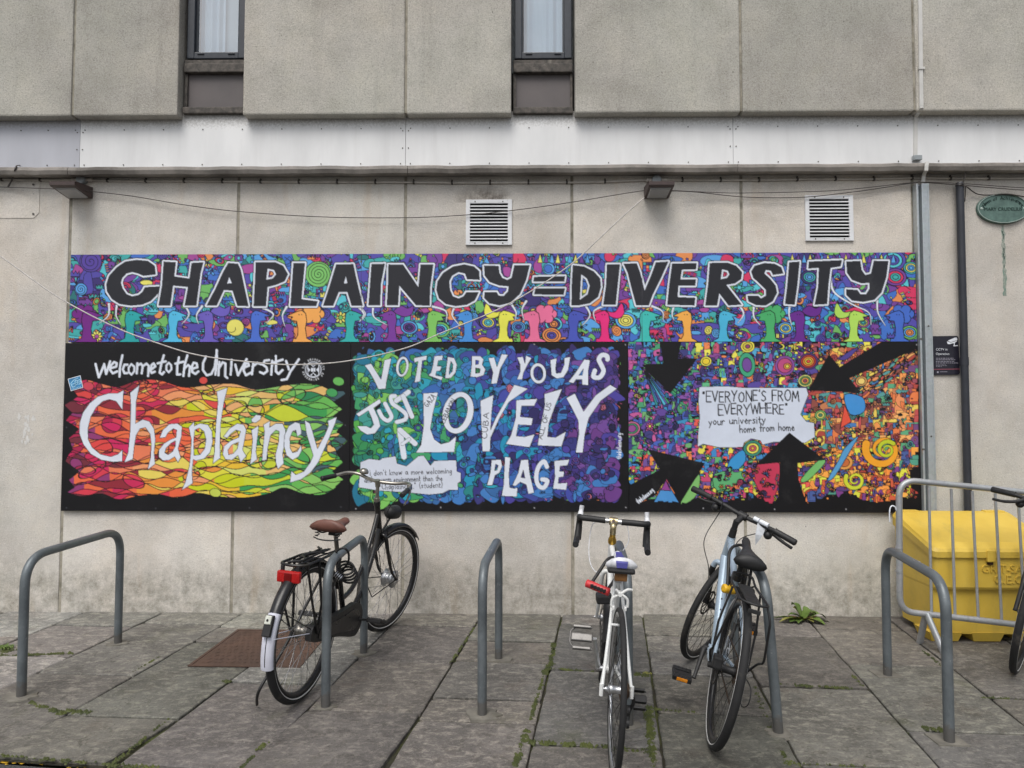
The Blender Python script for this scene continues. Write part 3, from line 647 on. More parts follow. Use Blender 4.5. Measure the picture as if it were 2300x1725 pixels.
for f, c, r in ((f5, (440, 585), 60), (f5, (660, 600), 70), (f5, (1215, 580), 50), (f5, (1465, 560), 62), (f5, (1450, 640), 68), (f5, (1975, 535), 75), (f6, (1320, 230), 62), (f6, (1150, 590), 55), (f6, (1910, 110), 95), (f6, (1930, 230), 78), (f6, (1700, 550), 45), (f6, (2040, 165), 55), (f6, (2030, 620), 60), (f5, (1000, 550), 60)):
    (x, y), = f([c]); r *= .3165; cs = [rn.choice(palm) for _ in range(4)]
    for q in (1, .72, .48, .26): PB.ell(x, y, r*q, r*q*.78, .1, cs[int(q*3.9)], 1.6)
for (f, x0) in ((f6, 1180), (f6, 1560), (f5, 1350)):
    for k in range(9):
        a, b, c = f([(x0+k*42, 130), (x0+k*42+18, 62), (x0+k*42+36, 130)]); PB.poly([a, b, c], (YEL, PUR, SKY)[k % 3], 1.4)
big_spiral(f4, (1260, 585), 62, YEL, .3)
# creatures with long necks along the bottom edge
CR = [(f4, 205, 1, (120, 42, 138), 1), (f4, 510, 1, (45, 172, 175), 0), (f4, 815, 1, (88, 195, 238), 0), (f4, 1075, -1, (112, 98, 195), 2), (f4, 1400, 1, (78, 116, 214), 0), (f4, 1735, -1, (250, 176, 92), 3), (f4, 2070, 1, (55, 180, 176), 0),
      (f5, 320, -1, (125, 62, 160), 2), (f5, 600, 1, (132, 202, 102), 0), (f5, 860, -1, (75, 150, 226), 0), (f5, 1105, 1, (242, 240, 92), 4), (f5, 1330, -1, (245, 122, 165), 3), (f5, 1600, 1, (76, 90, 190), 0), (f5, 1830, -1, (236, 48, 130), 4),
      (f6, 150, 1, (66, 194, 186), 0), (f6, 455, -1, (250, 180, 84), 0), (f6, 705, 1, (78, 186, 226), 0), (f6, 1045, -1, (78, 180, 112), 1), (f6, 1255, -1, (108, 46, 146), 2), (f6, 1630, 1, (182, 226, 98), 4), (f6, 1960, -1, (72, 112, 206), 1)]
for f, x, d, c, hair in CR:
    h = 1.0
    if hair in (1, 3):
        for k in range(6):
            (u, v), = f([(x+(-d*(15 if hair == 1 else 70))+55*math.cos(k*1.05), 490+38*math.sin(k*1.05))]); PB.ell(u, v, 11, 10, 0, c, 1.6)
        (u, v), = f([(x-d*(15 if hair == 1 else 70), 490)]); PB.ell(u, v, 17, 13, 0, c, 0)
    if hair == 2:
        L = f([(x-d*10, 470), (x-d*60, 430), (x-d*110, 450), (x-d*150, 430), (x-d*140, 490), (x-d*90, 510), (x-d*40, 495)]); PB.poly(smooth(L, 3), c, 1.7)
    if hair == 4:
        L = f([(x-d*5, 470), (x-d*70, 475), (x-d*115, 410), (x-d*135, 480), (x-d*100, 520), (x-d*40, 510)]); PB.poly(smooth(L, 3), c, 1.7)
    N = [(-92, 0), (-70, 22), (-34, 40), (-24, 110), (-34, 165), (-26, 215), (4, 236), (44, 226), (118, 196), (72, 190), (86, 166), (42, 160), (32, 110), (34, 60), (48, 36), (66, 40), (78, 0)]
    jx_ = rn.uniform(.9, 1.1)
    PB.poly(f([(x+d*a*jx_, 700-b) for a, b in N]), c, 1.8)
    for e in (4, 22): (u, v), = f([(x+d*e, 700-206)]); PB.ell(u, v, 1.2, 1.2, 0, LN, 0)
# speech-bubble tails, then the lettering
for f, L in ((f4, [(365, 420), (360, 500), (295, 556)]), (f4, [(420, 430), (415, 500), (450, 565)]), (f4, [(905, 430), (932, 495), (880, 562)]), (f4, [(1025, 435), (985, 500), (1000, 560)]), (f4, [(1440, 440), (1530, 490), (1480, 555)]), (f4, [(1625, 440), (1595, 500), (1612, 578)]), (f4, [(2140, 440), (2182, 490), (2150, 540)]),
             (f5, [(75, 435), (118, 490), (85, 545)]), (f5, [(185, 435), (190, 510), (285, 568)]), (f5, [(600, 435), (700, 470), (702, 545)]), (f5, [(765, 435), (745, 500), (800, 572)]), (f5, [(1165, 420), (1198, 480), (1188, 535)]), (f5, [(1270, 400), (1240, 460), (1255, 540)]), (f5, [(1690, 430), (1722, 500), (1665, 572)]), (f5, [(1830, 430), (1750, 470), (1762, 545)]),
             (f6, [(190, 430), (275, 470), (280, 540)]), (f6, [(360, 430), (345, 490), (360, 535)]), (f6, [(820, 425), (852, 490), (810, 555)]), (f6, [(925, 430), (925, 510), (970, 568)]), (f6, [(1180, 425), (1175, 500), (1195, 572)]), (f6, [(1470, 200), (1490, 330), (1620, 420), (1740, 480), (1755, 565)]), (f6, [(1800, 390), (1805, 480), (1858, 572)])):
    q = opn(f(L), 6); PB.stroke(q, 7.2, LN, 2.4); PB.stroke(q, 5.2, WH, .9)
LET = [
 (f4, [(697, 210), (690, 150), (640, 115), (560, 108), (480, 120), (420, 160), (365, 220), (345, 280), (350, 330), (385, 385), (440, 420), (520, 432), (600, 425), (660, 400), (715, 345), (725, 295), (620, 300), (600, 335), (575, 355), (530, 365), (490, 350), (462, 310), (450, 270), (460, 235), (490, 205), (530, 195), (570, 205), (610, 222), (690, 212)], []),
 (f4, [(752, 120), (840, 125), (828, 225), (935, 240), (950, 130), (1035, 125), (1015, 200), (985, 430), (900, 432), (925, 300), (820, 290), (800, 432), (715, 432), (740, 290)], []),
 (f4, [(1210, 130), (1280, 135), (1300, 180), (1355, 435), (1275, 432), (1240, 325), (1180, 322), (1130, 430), (1055, 432), (1120, 310), (1170, 200)], [[(1218, 230), (1235, 272), (1203, 275)]]),
 (f4, [(1405, 125), (1545, 125), (1600, 150), (1635, 210), (1610, 260), (1550, 285), (1490, 300), (1478, 435), (1390, 435), (1398, 280)], [[(1490, 170), (1535, 180), (1550, 210), (1525, 240), (1480, 248)]]),
 (f4, [(1672, 130), (1755, 130), (1730, 385), (1845, 400), (1835, 435), (1650, 435), (1660, 300)], []),
 (f4, [(1975, 140), (2098, 138), (2115, 220), (2165, 432), (2085, 432), (2055, 335), (1995, 335), (1955, 432), (1882, 432), (1920, 320)], [[(2045, 225), (2055, 272), (2030, 275)]]),
 (f5, [(172, 138), (268, 135), (240, 280), (235, 430), (150, 430), (160, 300)], []),
 (f5, [(292, 140), (395, 140), (505, 300), (520, 140), (612, 140), (590, 300), (585, 430), (490, 430), (370, 290), (362, 430), (280, 430), (288, 290)], []),
 (f5, [(940, 250), (938, 190), (900, 155), (830, 140), (750, 155), (680, 200), (640, 260), (632, 320), (650, 380), (700, 420), (770, 435), (850, 425), (905, 395), (935, 335), (845, 335), (825, 365), (790, 380), (750, 365), (730, 320), (725, 260), (745, 220), (790, 195), (835, 205), (850, 245)], []),
 (f5, [(970, 150), (1075, 150), (1080, 200), (1100, 235), (1135, 250), (1165, 235), (1185, 145), (1295, 145), (1270, 250), (1225, 350), (1160, 410), (1080, 430), (1010, 415), (970, 375), (975, 335), (1060, 335), (1075, 360), (1110, 362), (1140, 330), (1145, 295), (1080, 290), (1010, 265), (975, 220)], []),
 (f5, [(1325, 228), (1545, 222), (1540, 262), (1320, 262)], []), (f5, [(1335, 308), (1545, 308), (1535, 355), (1325, 352)], []),
 (f5, [(1600, 145), (1680, 155), (1750, 190), (1795, 240), (1800, 300), (1780, 370), (1720, 415), (1640, 430), (1590, 430), (1592, 290)], [[(1660, 210), (1700, 240), (1720, 290), (1705, 350), (1650, 390)]]),
 (f5, [(1842, 140), (1935, 140), (1920, 280), (1905, 425), (1815, 425), (1835, 290)], []),
 (f6, [(0, 135), (95, 132), (120, 200), (150, 325), (195, 220), (230, 125), (320, 120), (270, 230), (210, 350), (180, 430), (90, 430), (60, 320), (30, 200)], []),
 (f6, [(345, 135), (520, 130), (515, 175), (415, 178), (405, 245), (515, 245), (510, 290), (390, 290), (385, 370), (510, 375), (505, 430), (310, 425), (325, 280)], []),
 (f6, [(612, 130), (740, 128), (800, 150), (842, 195), (835, 245), (790, 275), (730, 285), (840, 425), (745, 430), (680, 345), (665, 430), (580, 430), (600, 280)], [[(700, 175), (740, 185), (752, 210), (735, 235), (690, 245)]]),
 (f6, [(1135, 205), (1120, 160), (1070, 135), (1000, 130), (930, 150), (905, 190), (920, 235), (970, 280), (1010, 320), (1010, 360), (975, 380), (955, 360), (880, 362), (885, 400), (940, 428), (1010, 430), (1060, 400), (1090, 340), (1080, 290), (1040, 240), (1000, 205), (1010, 180), (1045, 185), (1060, 215)], []),
 (f6, [(1175, 125), (1250, 120), (1235, 280), (1215, 425), (1145, 420), (1160, 300)], []),
 (f6, [(1315, 120), (1550, 110), (1540, 155), (1470, 165), (1455, 280), (1445, 420), (1355, 425), (1380, 300), (1385, 165), (1310, 170)], []),
 (f6, [(1580, 120), (1680, 115), (1690, 180), (1715, 215), (1755, 205), (1775, 115), (1880, 115), (1865, 230), (1830, 340), (1780, 390), (1700, 405), (1620, 395), (1580, 355), (1580, 315), (1660, 320), (1680, 350), (1720, 350), (1745, 310), (1745, 270), (1690, 275), (1620, 250), (1585, 200)], [])]
for f, L, H in LET: PB.poly(f(L), None, lw=3.7, lc=WH, lo=1.6, oc=LN, holes=[f(h) for h in H])
for f, L, H in LET: PB.poly(f(L), (40, 41, 48), holes=[f(h) for h in H])
def screws_on(P, pts, col=(120, 118, 122)):
    for x, y in pts: P.ell(x, y, 2.2, 2.2, 0, col, 1)
for x in (812, 1442): PB.stroke([(x, 566), (x, 772)], 1.1, (60, 58, 66))
o = PB.finish('mural_board', M_PRINT, .026)
GRP = 'painted mural boards on the wall'
tag(o, 'long narrow mural board with black chaplaincy and diversity capitals over a purple blue doodle', 'mural', GRP)
# ---------------------------------------------------------------- 2 welcome board
P1 = board([(146.5, 770.2), (788, 770.8), (783, 1148.5), (137, 1148.5)])
P1.im[:] = s2l(BK); rn = random.Random(5)
f1 = tz(130, 760, .2984)
top = [(60, 420), (90, 400), (190, 300), (240, 290), (300, 330), (420, 370), (560, 330), (680, 312), (800, 325), (950, 375), (1100, 350), (1300, 345), (1480, 385), (1640, 370), (1770, 345), (1900, 345), (2050, 365), (2140, 390), (2120, 300)]
TOP = opn([(70, 420), (190, 318), (330, 345), (450, 368), (600, 322), (760, 318), (950, 372), (1150, 352), (1320, 345), (1480, 388), (1640, 368), (1780, 345), (1950, 352), (2060, 395), (2150, 400)], 6)
BOT = opn([(60, 1150), (180, 1185), (330, 1165), (460, 1208), (620, 1180), (760, 1170), (900, 1195), (1050, 1160), (1200, 1185), (1400, 1195), (1580, 1165), (1700, 1120), (1850, 1165), (2000, 1170), (2120, 1095)], 6)
fx = lambda X: (X-130)/.2984; fy = lambda Y: (Y-760)/.2984
ZX, ZY = fx(P1.PX), fy(P1.PY)
tp = np.interp(ZX, [p[0] for p in TOP], [p[1] for p in TOP]); bt = np.interp(ZX, [p[0] for p in BOT], [p[1] for p in BOT])
ph = ZY/33.+.6*np.sin(ZY/90.)
saw = abs((ph/ (1.35*math.pi)) % 1-.5)*2; saw2 = abs(((ph+1.7)/(1.25*math.pi)) % 1-.5)*2
lft = 70+70*saw+25*np.sin(ZY/50.); rgt = 2155-75*saw2-20*np.sin(ZY/70.)
reg = (ZY > tp) & (ZY < bt) & (ZX > lft) & (ZX < rgt)
cell = np.zeros(ZX.shape, np.int64); line = np.zeros(ZX.shape, bool)
def bitcurve(sd, dist, k):
    global cell, line
    cell = cell*2654435761 % 1000003 + (sd > 0)*(k*7919+13); line |= dist < .85
for k in range(36):
    y0 = 295+26.5*k+rn.uniform(-14, 14); A1, A2, A3 = rn.uniform(20, 50), rn.uniform(12, 30), rn.uniform(1, 6); l1, l2, l3 = rn.uniform(560, 1100), rn.uniform(300, 480), rn.uniform(160, 260); p1, p2, p3 = [rn.uniform(0, 6.28) for _ in range(3)]
    yc = y0+A1*np.sin(ZX*6.283/l1+p1)+A2*np.sin(ZX*6.283/l2+p2)+A3*np.sin(ZX*6.283/l3+p3)+.02*(ZX-1000)*rn.uniform(-1, 1)
    sl_ = A1*6.283/l1*np.cos(ZX*6.283/l1+p1)+A2*6.283/l2*np.cos(ZX*6.283/l2+p2); bitcurve(ZY-yc, abs(ZY-yc)*.2984/np.sqrt(1+sl_**2)/1.0, k)
for k in range(46):
    x, y, a, b, t = rn.uniform(80, 2140), rn.uniform(320, 1180), rn.uniform(45, 130), rn.uniform(32, 75), rn.uniform(-.7, .7)
    u = (ZX-x)*math.cos(t)+(ZY-y)*math.sin(t); v = (ZY-y)*math.cos(t)-(ZX-x)*math.sin(t); q = np.sqrt((u/a)**2+(v/b)**2); bitcurve(1-q, abs(q-1)*min(a, b)*.2984*1.2, 50+k)
hs_ = ((cell*48271) % 65521)/65521.; hs2 = ((cell*16807+77) % 32749)/32749.
g5 = [[(176, 38, 80), (150, 62, 118), (228, 76, 74), (212, 44, 100), (120, 48, 62)], [(222, 66, 84), (240, 112, 74), (206, 46, 92), (236, 128, 92), (150, 46, 60)], [(240, 108, 70), (238, 150, 66), (226, 80, 74), (244, 160, 110), (236, 214, 100)], [(228, 222, 70), (206, 214, 36), (240, 180, 120), (222, 228, 120), (240, 196, 60)], [(120, 192, 96), (206, 218, 60), (150, 205, 110), (240, 196, 120), (64, 160, 84)], [(76, 168, 88), (142, 206, 104), (52, 140, 92), (70, 100, 108), (110, 190, 90)]]
tcol = np.clip(ZX/2200*5.6-.35+(hs2-.5)*1.15, 0, 5).round().astype(int); idx = (hs_*5).astype(int)
LUT = np.array([[s2l(c) for c in r_] for r_ in g5], np.float32)
col = LUT[tcol, idx]; P1.im[reg] = col[reg]
edge = reg.copy(); edge[1:-1, 1:-1] = reg[1:-1, 1:-1] & ~(reg[2:, 1:-1] & reg[:-2, 1:-1] & reg[1:-1, 2:] & reg[1:-1, :-2])
P1.im[(line & reg)] = s2l((48, 26, 34)); 
(x, y), = f1([(1095, 318)]); P1.ell(x, y, 9.5, 8, 0, (226, 82, 76), 1.2)
for c_, cc in (((2110, 325), (110, 190, 96)), ((2060, 410), (74, 168, 96)), ((230, 360), (216, 76, 96)), ((1185, 1160), (200, 214, 90))):
    (x, y), = f1([c_]); P1.ell(x, y, 13, 9.5, .2, cc, 1.2)
CH = [([(497, 390), (487, 540), (440, 475), (390, 460), (340, 475), (290, 520), (250, 590), (228, 680), (230, 760), (260, 820), (320, 870), (400, 890), (455, 870), (490, 835), (485, 925), (420, 930), (330, 915), (250, 870), (195, 800), (165, 720), (165, 640), (190, 560), (240, 490), (300, 440), (380, 415), (450, 415)], []),
 ([(617, 350), (590, 480), (585, 640), (640, 610), (690, 625), (725, 680), (735, 760), (725, 860), (733, 945), (675, 990), (698, 900), (705, 800), (695, 720), (660, 670), (620, 680), (590, 730), (575, 820), (565, 910), (500, 935), (530, 860), (545, 700), (550, 500), (545, 410)], []),
 ([(765, 750), (790, 690), (840, 645), (900, 640), (935, 665), (930, 740), (905, 830), (925, 895), (905, 935), (880, 890), (840, 915), (790, 920), (760, 890), (760, 840), (800, 790), (850, 760), (890, 745), (895, 690), (870, 680), (830, 710), (810, 745)], [[(885, 770), (850, 790), (815, 825), (805, 860), (830, 875), (865, 850), (885, 810)]]),
 ([(1028, 625), (1025, 660), (1070, 640), (1130, 650), (1160, 700), (1165, 780), (1145, 860), (1100, 905), (1040, 920), (1020, 910), (1010, 1000), (1015, 1090), (930, 1143), (960, 1080), (990, 960), (1000, 860), (1005, 760), (985, 670)], [[(1030, 690), (1065, 675), (1100, 700), (1115, 760), (1105, 830), (1070, 875), (1025, 880), (1022, 780)]]),
 ([(1278, 370), (1250, 480), (1225, 640), (1220, 800), (1222, 900), (1165, 945), (1178, 860), (1190, 640), (1205, 480), (1195, 400)], []),
 ([(1245, 740), (1290, 680), (1350, 640), (1400, 650), (1418, 690), (1405, 760), (1390, 840), (1418, 885), (1375, 935), (1355, 880), (1310, 915), (1260, 910), (1240, 870), (1250, 810), (1300, 770), (1360, 745), (1375, 700), (1340, 690), (1300, 720), (1275, 750)], [[(1360, 780), (1310, 800), (1280, 840), (1285, 875), (1320, 865), (1350, 830)]]),
 ([(1455, 610), (1490, 575), (1530, 580), (1525, 610), (1490, 635), (1460, 632)], []), ([(1512, 655), (1500, 760), (1490, 850), (1500, 910), (1445, 950), (1455, 880), (1465, 760), (1455, 690)], []),
 ([(1597, 620), (1592, 670), (1640, 640), (1690, 640), (1712, 690), (1708, 780), (1690, 870), (1700, 940), (1655, 985), (1638, 930), (1637, 870), (1660, 780), (1665, 700), (1640, 690), (1600, 730), (1580, 820), (1570, 915), (1535, 920), (1545, 800), (1555, 700), (1545, 650)], []),
 ([(1830, 690), (1820, 640), (1785, 630), (1735, 660), (1705, 730), (1700, 810), (1720, 880), (1765, 915), (1810, 890), (1835, 840), (1830, 800), (1800, 850), (1765, 860), (1745, 820), (1745, 750), (1765, 700), (1790, 690), (1800, 740), (1830, 720)], []),
 ([(1855, 615), (1895, 640), (1915, 700), (1952, 830), (2010, 720), (2035, 660), (2030, 620), (2098, 590), (2085, 640), (2040, 750), (2000, 840), (1960, 930), (1900, 1010), (1830, 1060), (1745, 1085), (1755, 995), (1790, 1025), (1850, 1000), (1900, 930), (1920, 880), (1895, 800), (1870, 720)], [])]
for L, H in CH: P1.poly(f1(L), WH, 1.2, (40, 30, 40), holes=[f1(h) for h in H])
WEL = [[(285, 195), (310, 295)], [(310, 295), (350, 200)], [(350, 195), (365, 270)], [(365, 270), (395, 175)], [(405, 225), (440, 215), (445, 190), (425, 180), (402, 205), (395, 240), (415, 265), (448, 250)], [(487, 130), (470, 210), (465, 290)], [(525, 200), (503, 200), (490, 235), (503, 265), (525, 262)], [(555, 195), (535, 220), (535, 255), (555, 275), (576, 250), (576, 215), (555, 195)],
 [(600, 190), (595, 265)], [(597, 210), (625, 192), (640, 210), (632, 265)], [(640, 212), (668, 192), (685, 210), (680, 285)], [(705, 235), (735, 212), (722, 190), (705, 205), (697, 240), (707, 262), (730, 252)], [(798, 130), (780, 190), (767, 260), (785, 273), (800, 255)], [(752, 190), (812, 175)], [(835, 185), (818, 205), (818, 240), (835, 257), (855, 235), (853, 203), (835, 185)],
 [(912, 145), (898, 215), (898, 275), (922, 272)], [(885, 192), (945, 178)], [(975, 130), (955, 200), (945, 285)], [(950, 232), (980, 202), (995, 215), (987, 285)], [(1012, 230), (1050, 220), (1045, 190), (1022, 185), (1008, 215), (1012, 255), (1035, 270), (1058, 250)],
 [(1115, 140), (1092, 190), (1092, 240), (1120, 280), (1155, 270), (1180, 220), (1197, 95)], [(1195, 90), (1197, 180), (1185, 275)], [(1215, 180), (1208, 280)], [(1208, 232), (1240, 182), (1262, 192), (1258, 285), (1275, 300)], [(1308, 165), (1300, 275)], [(1335, 200), (1355, 280)], [(1355, 280), (1420, 158)], [(1390, 225), (1438, 207), (1430, 182), (1407, 200), (1397, 245), (1415, 280), (1455, 258)],
 [(1470, 190), (1460, 272)], [(1465, 215), (1500, 187), (1532, 197)], [(1588, 165), (1555, 170), (1543, 200), (1570, 220), (1575, 248), (1548, 268), (1520, 255)], [(1612, 172), (1605, 275)], [(1640, 135), (1640, 250), (1660, 270), (1690, 240)], [(1610, 188), (1690, 162)], [(1717, 172), (1737, 235)], [(1812, 160), (1750, 250), (1722, 308), (1682, 315)]]
for q in WEL: P1.stroke(f1(q), 5.1 if q[0][0] not in (555, 835) else 4.4, WH)
# university crest: roundel, saltire, book, castle on its rock, ring of capitals
cxx, cyy = 703.1, 830.7
P1.ell(cxx, cyy, 18.4, 18.2, 0, WH, 0); P1.ell(cxx, cyy, 17, 16.8, 0, (110, 112, 118), 0)
P1.poly([(cxx-12.3, cyy-12), (cxx+12.3, cyy-12), (cxx+12.3, cyy+11), (cxx+6, cyy+16), (cxx-6, cyy+16), (cxx-12.3, cyy+11)], (24, 24, 28), 1.4, WH)
for L in ([(-11.5, -4.5), (-6, 0.5), (-11.5, 6)], [(11.5, -4.5), (6, .5), (11.5, 6)], [(-5, -10.5), (5, -10.5), (0, -5.5)], [(-8, 13.5), (-3, 8.5), (-2, 11), (-4, 14)], [(8, 13.5), (3, 8.5), (2, 11), (4, 14)], [(-5, -4), (5, -4), (5, 4.2), (-5, 4.2)], [(-2.5, 8), (0, 5.4), (2.5, 8), (0, 9.6)]): P1.poly([(cxx+a, cyy+b) for a, b in L], WH)
P1.ell(cxx, cyy-9.5, 2, 2, 0, (130, 132, 138), 0); P1.stroke([(cxx, cyy-4), (cxx, cyy+4)], .9, (120, 120, 126))
def ringtext(T, a0, a1, r, h, out=True):
    n = len(T)
    for i, c in enumerate(T):
        if c == ' ': continue
        a = a0+(a1-a0)*i/(n-1); w_, S = FONT[c]
        for q in S:
            P1.stroke([(cxx+math.cos(a)*(r+v*h)-math.sin(a)*(u-w_/2)*h, cyy+math.sin(a)*(r+v*h)+math.cos(a)*(u-w_/2)*h) for u, v in q], 1.1, (205, 208, 214))
ringtext('THE UNIVERSITY OF EDINBURGH', R(-170), R(165), 20.6, 4.2)
screws_on(P1, [(150, 1140), (350, 1141), (560, 1140), (765, 1138), (150, 960), (775, 955)], (70, 70, 76))
o = P1.finish('mural_board', M_PRINT, .026)
tag(o, 'black mural board with white chaplaincy lettering on red to green waves, welcome line above', 'mural', GRP)
# ---------------------------------------------------------------- 3 voted board
P2 = board([(788.8, 770.8), (1410.2, 769), (1412, 1149.5), (783.8, 1148.5)])
P2.im[:] = s2l(BK); rn = random.Random(21); f2 = tz(770, 760, .2984)
vp = [[(92, 178, 82), (130, 200, 100), (60, 150, 92), (44, 130, 110), (70, 160, 150)], [(46, 140, 140), (40, 120, 150), (50, 165, 190), (70, 165, 110), (60, 110, 170)], [(60, 110, 185), (70, 130, 200), (40, 150, 190), (66, 80, 160), (50, 70, 130)], [(70, 80, 170), (60, 60, 130), (80, 70, 160), (70, 130, 200), (50, 46, 100)], [(92, 66, 140), (112, 66, 140), (70, 56, 130), (120, 80, 160), (60, 50, 110)]]
def vcol(x): return rn.choice(vp[int(min(4, max(0, .55+(x-80)/2000*3.9+rn.uniform(-.8, .75))))])
def inn(): return rn.uniform(120, 2040), rn.uniform(110, 1200)
core = f2([(120, 120), (700, 120), (1200, 105), (2030, 110), (2040, 600), (2030, 1180), (1000, 1195), (130, 1170)])
for i in range(150):      # ragged edge of overlapping lobes
    s_ = rn.random(); e = rn.choice('tblr'); x, y = (rn.uniform(120, 2040), 112) if e == 't' else (rn.uniform(120, 2040), 1192) if e == 'b' else (125, rn.uniform(110, 1190)) if e == 'l' else (2035, rn.uniform(110, 1190))
    (u, v), = f2([(x, y)]); P2.poly(blob(rn, u, v, rn.uniform(7, 15), 7, .3), vcol(x), 1.2, LN)
x0_, y0_ = f2([(125, 115)])[0]; x1_, y1_ = f2([(2035, 1190)])[0]
for i in range(28):
    for j in range(16):
        x, y = 125+1910*(i+.5)/28, 115+1075*(j+.5)/16; (u, v), = f2([(x+rn.uniform(-30, 30), y+rn.uniform(-26, 26))])
        P2.poly(blob(rn, u, v, rn.uniform(13, 23), rn.randint(5, 8), .35, rn.uniform(.7, 1.4)), vcol(x), 1.0, LN)
for i in range(430):
    x, y = inn(); (u, v), = f2([(x, y)]); r_ = rn.uniform(3.5, 10); k = rn.random()
    c = vcol(x) if k < .86 else rn.choice([(60, 190, 215), (200, 100, 160), (230, 130, 160), (40, 160, 200)])
    if k < .45: P2.ell(u, v, r_, r_*rn.uniform(.4, 1), rn.random()*3, c, 1.3)
    elif k < .62: P2.ell(u, v, r_, r_*.85, 0, c, 1.3); P2.ell(u, v, r_*.5, r_*.45, 0, vcol(x), 1.1)
    elif k < .85: P2.poly(blob(rn, u, v, r_, 6, .45, rn.uniform(.5, 1.8)), c, 1.3)
    else: motif(P2, rn, u, v, r_, [c, vcol(x), vcol(x)], rn.choice(['ladder', 'spiral', 'comb', 'drop', 'rings']))
for i in range(150):      # loops of bare line
    x, y = inn(); (u, v), = f2([(x, y)]); r_ = rn.uniform(5, 15)
    P2.stroke(blob(rn, u, v, r_, 8, .4, rn.uniform(.6, 1.6))+[], .8, LN)
for i in range(26):
    e = rn.random()*6.28; (u, v), = f2([(2075+rn.uniform(-20, 20), rn.uniform(150, 1100))]) if i % 2 else f2([(rn.uniform(100, 2050), rn.choice((80, 1215)))])
    P2.stroke([(u, v), (u+4*math.cos(e), v+4*math.sin(e))], 1.2, rn.choice([(200, 100, 140), (120, 190, 90), (220, 130, 80), (80, 120, 190)]))
pap = [(135, 930), (200, 905), (280, 915), (300, 900), (400, 885), (410, 940), (480, 960), (570, 885), (610, 880), (660, 955), (690, 920), (855, 915), (860, 1000), (890, 1010), (890, 1075), (865, 1090), (870, 1140), (800, 1140), (750, 1165), (650, 1175), (500, 1160), (270, 1145), (120, 1120), (130, 1020)]
P2.poly(f2(pap), (216, 222, 236), 1.2, LN)
VL = [([(165, 205), (215, 190), (290, 310), (315, 165), (368, 152), (330, 330), (325, 380), (270, 385), (240, 320), (200, 250)], []),
 ([(535, 150), (635, 130), (630, 165), (600, 170), (590, 260), (585, 325), (540, 335), (555, 260), (568, 175), (540, 185)], []),
 ([(690, 135), (755, 130), (750, 165), (720, 170), (712, 210), (745, 210), (735, 245), (705, 250), (700, 280), (755, 290), (745, 318), (645, 280), (665, 260), (680, 200)], []),
 ([(790, 140), (840, 150), (860, 200), (850, 260), (815, 300), (770, 305), (780, 220)], [[(815, 175), (830, 200), (825, 250), (800, 275), (805, 220)]]),
 ([(970, 135), (1035, 135), (1060, 160), (1050, 200), (1075, 235), (1060, 280), (1010, 295), (960, 290), (970, 200)], [[(1000, 165), (1025, 170), (1020, 195), (1000, 200)], [(1000, 225), (1035, 230), (1030, 260), (1000, 265)]]),
 ([(1095, 150), (1140, 145), (1160, 215), (1195, 120), (1245, 125), (1185, 230), (1160, 340), (1115, 345), (1130, 260)], []),
 ([(1310, 145), (1355, 140), (1370, 190), (1378, 130), (1420, 150), (1390, 200), (1360, 260), (1350, 310), (1310, 310), (1335, 250), (1335, 200)], []),
 ([(1560, 165), (1610, 150), (1600, 230), (1605, 265), (1640, 260), (1665, 200), (1665, 150), (1712, 140), (1695, 240), (1660, 295), (1610, 305), (1570, 280)], []),
 ([(1815, 160), (1860, 165), (1845, 250), (1845, 355), (1800, 350), (1800, 310), (1755, 310), (1735, 340), (1695, 330), (1750, 260)], [[(1810, 230), (1800, 280), (1775, 280)]]),
 ([(100, 570), (280, 455), (290, 485), (235, 525), (270, 600), (285, 660), (245, 715), (185, 725), (135, 695), (110, 660), (180, 660), (212, 675), (235, 650), (215, 590), (195, 545), (125, 590)], []),
 ([(605, 415), (718, 408), (680, 560), (660, 680), (690, 760), (740, 795), (800, 780), (855, 735), (840, 855), (550, 860), (590, 800), (610, 650)], []),
 ([(1035, 470), (1135, 425), (1120, 560), (1112, 690), (1150, 600), (1240, 440), (1290, 350), (1395, 380), (1250, 480), (1180, 600), (1112, 750), (1108, 850), (1050, 850), (1045, 700)], []),
 ([(1305, 465), (1465, 455), (1440, 510), (1345, 510), (1335, 590), (1430, 600), (1420, 655), (1320, 650), (1305, 735), (1370, 740), (1445, 720), (1405, 820), (1225, 795), (1265, 730), (1300, 600)], []),
 ([(1515, 420), (1650, 380), (1600, 500), (1550, 640), (1540, 740), (1600, 745), (1680, 700), (1645, 815), (1465, 805), (1490, 650), (1520, 500)], []),
 ([(1680, 450), (1745, 415), (1810, 550), (1900, 430), (2010, 350), (2062, 380), (1940, 470), (1850, 600), (1820, 720), (1805, 860), (1750, 860), (1775, 720), (1770, 620), (1720, 520)], []),
 ([(1120, 915), (1190, 910), (1200, 960), (1180, 1010), (1145, 1030), (1125, 1105), (1085, 1105), (1110, 1010)], [[(1150, 945), (1170, 955), (1160, 990), (1142, 995)]]),
 ([(1220, 890), (1262, 895), (1250, 1020), (1255, 1120), (1290, 1128), (1315, 1120), (1310, 1190), (1195, 1185), (1210, 1100)], []),
 ([(1340, 915), (1395, 910), (1405, 1010), (1440, 1160), (1395, 1170), (1380, 1100), (1335, 1080), (1300, 1110), (1275, 1105), (1320, 1010)], [[(1358, 990), (1370, 1050), (1340, 1045)]]),
 ([(1590, 920), (1705, 910), (1690, 955), (1635, 960), (1630, 1000), (1665, 1000), (1660, 1040), (1625, 1045), (1620, 1090), (1690, 1085), (1680, 1140), (1580, 1130), (1595, 1040)], [])]
for L, H in VL: P2.poly(f2(L), WH, 1.1, LN, holes=[f2(h) for h in H])
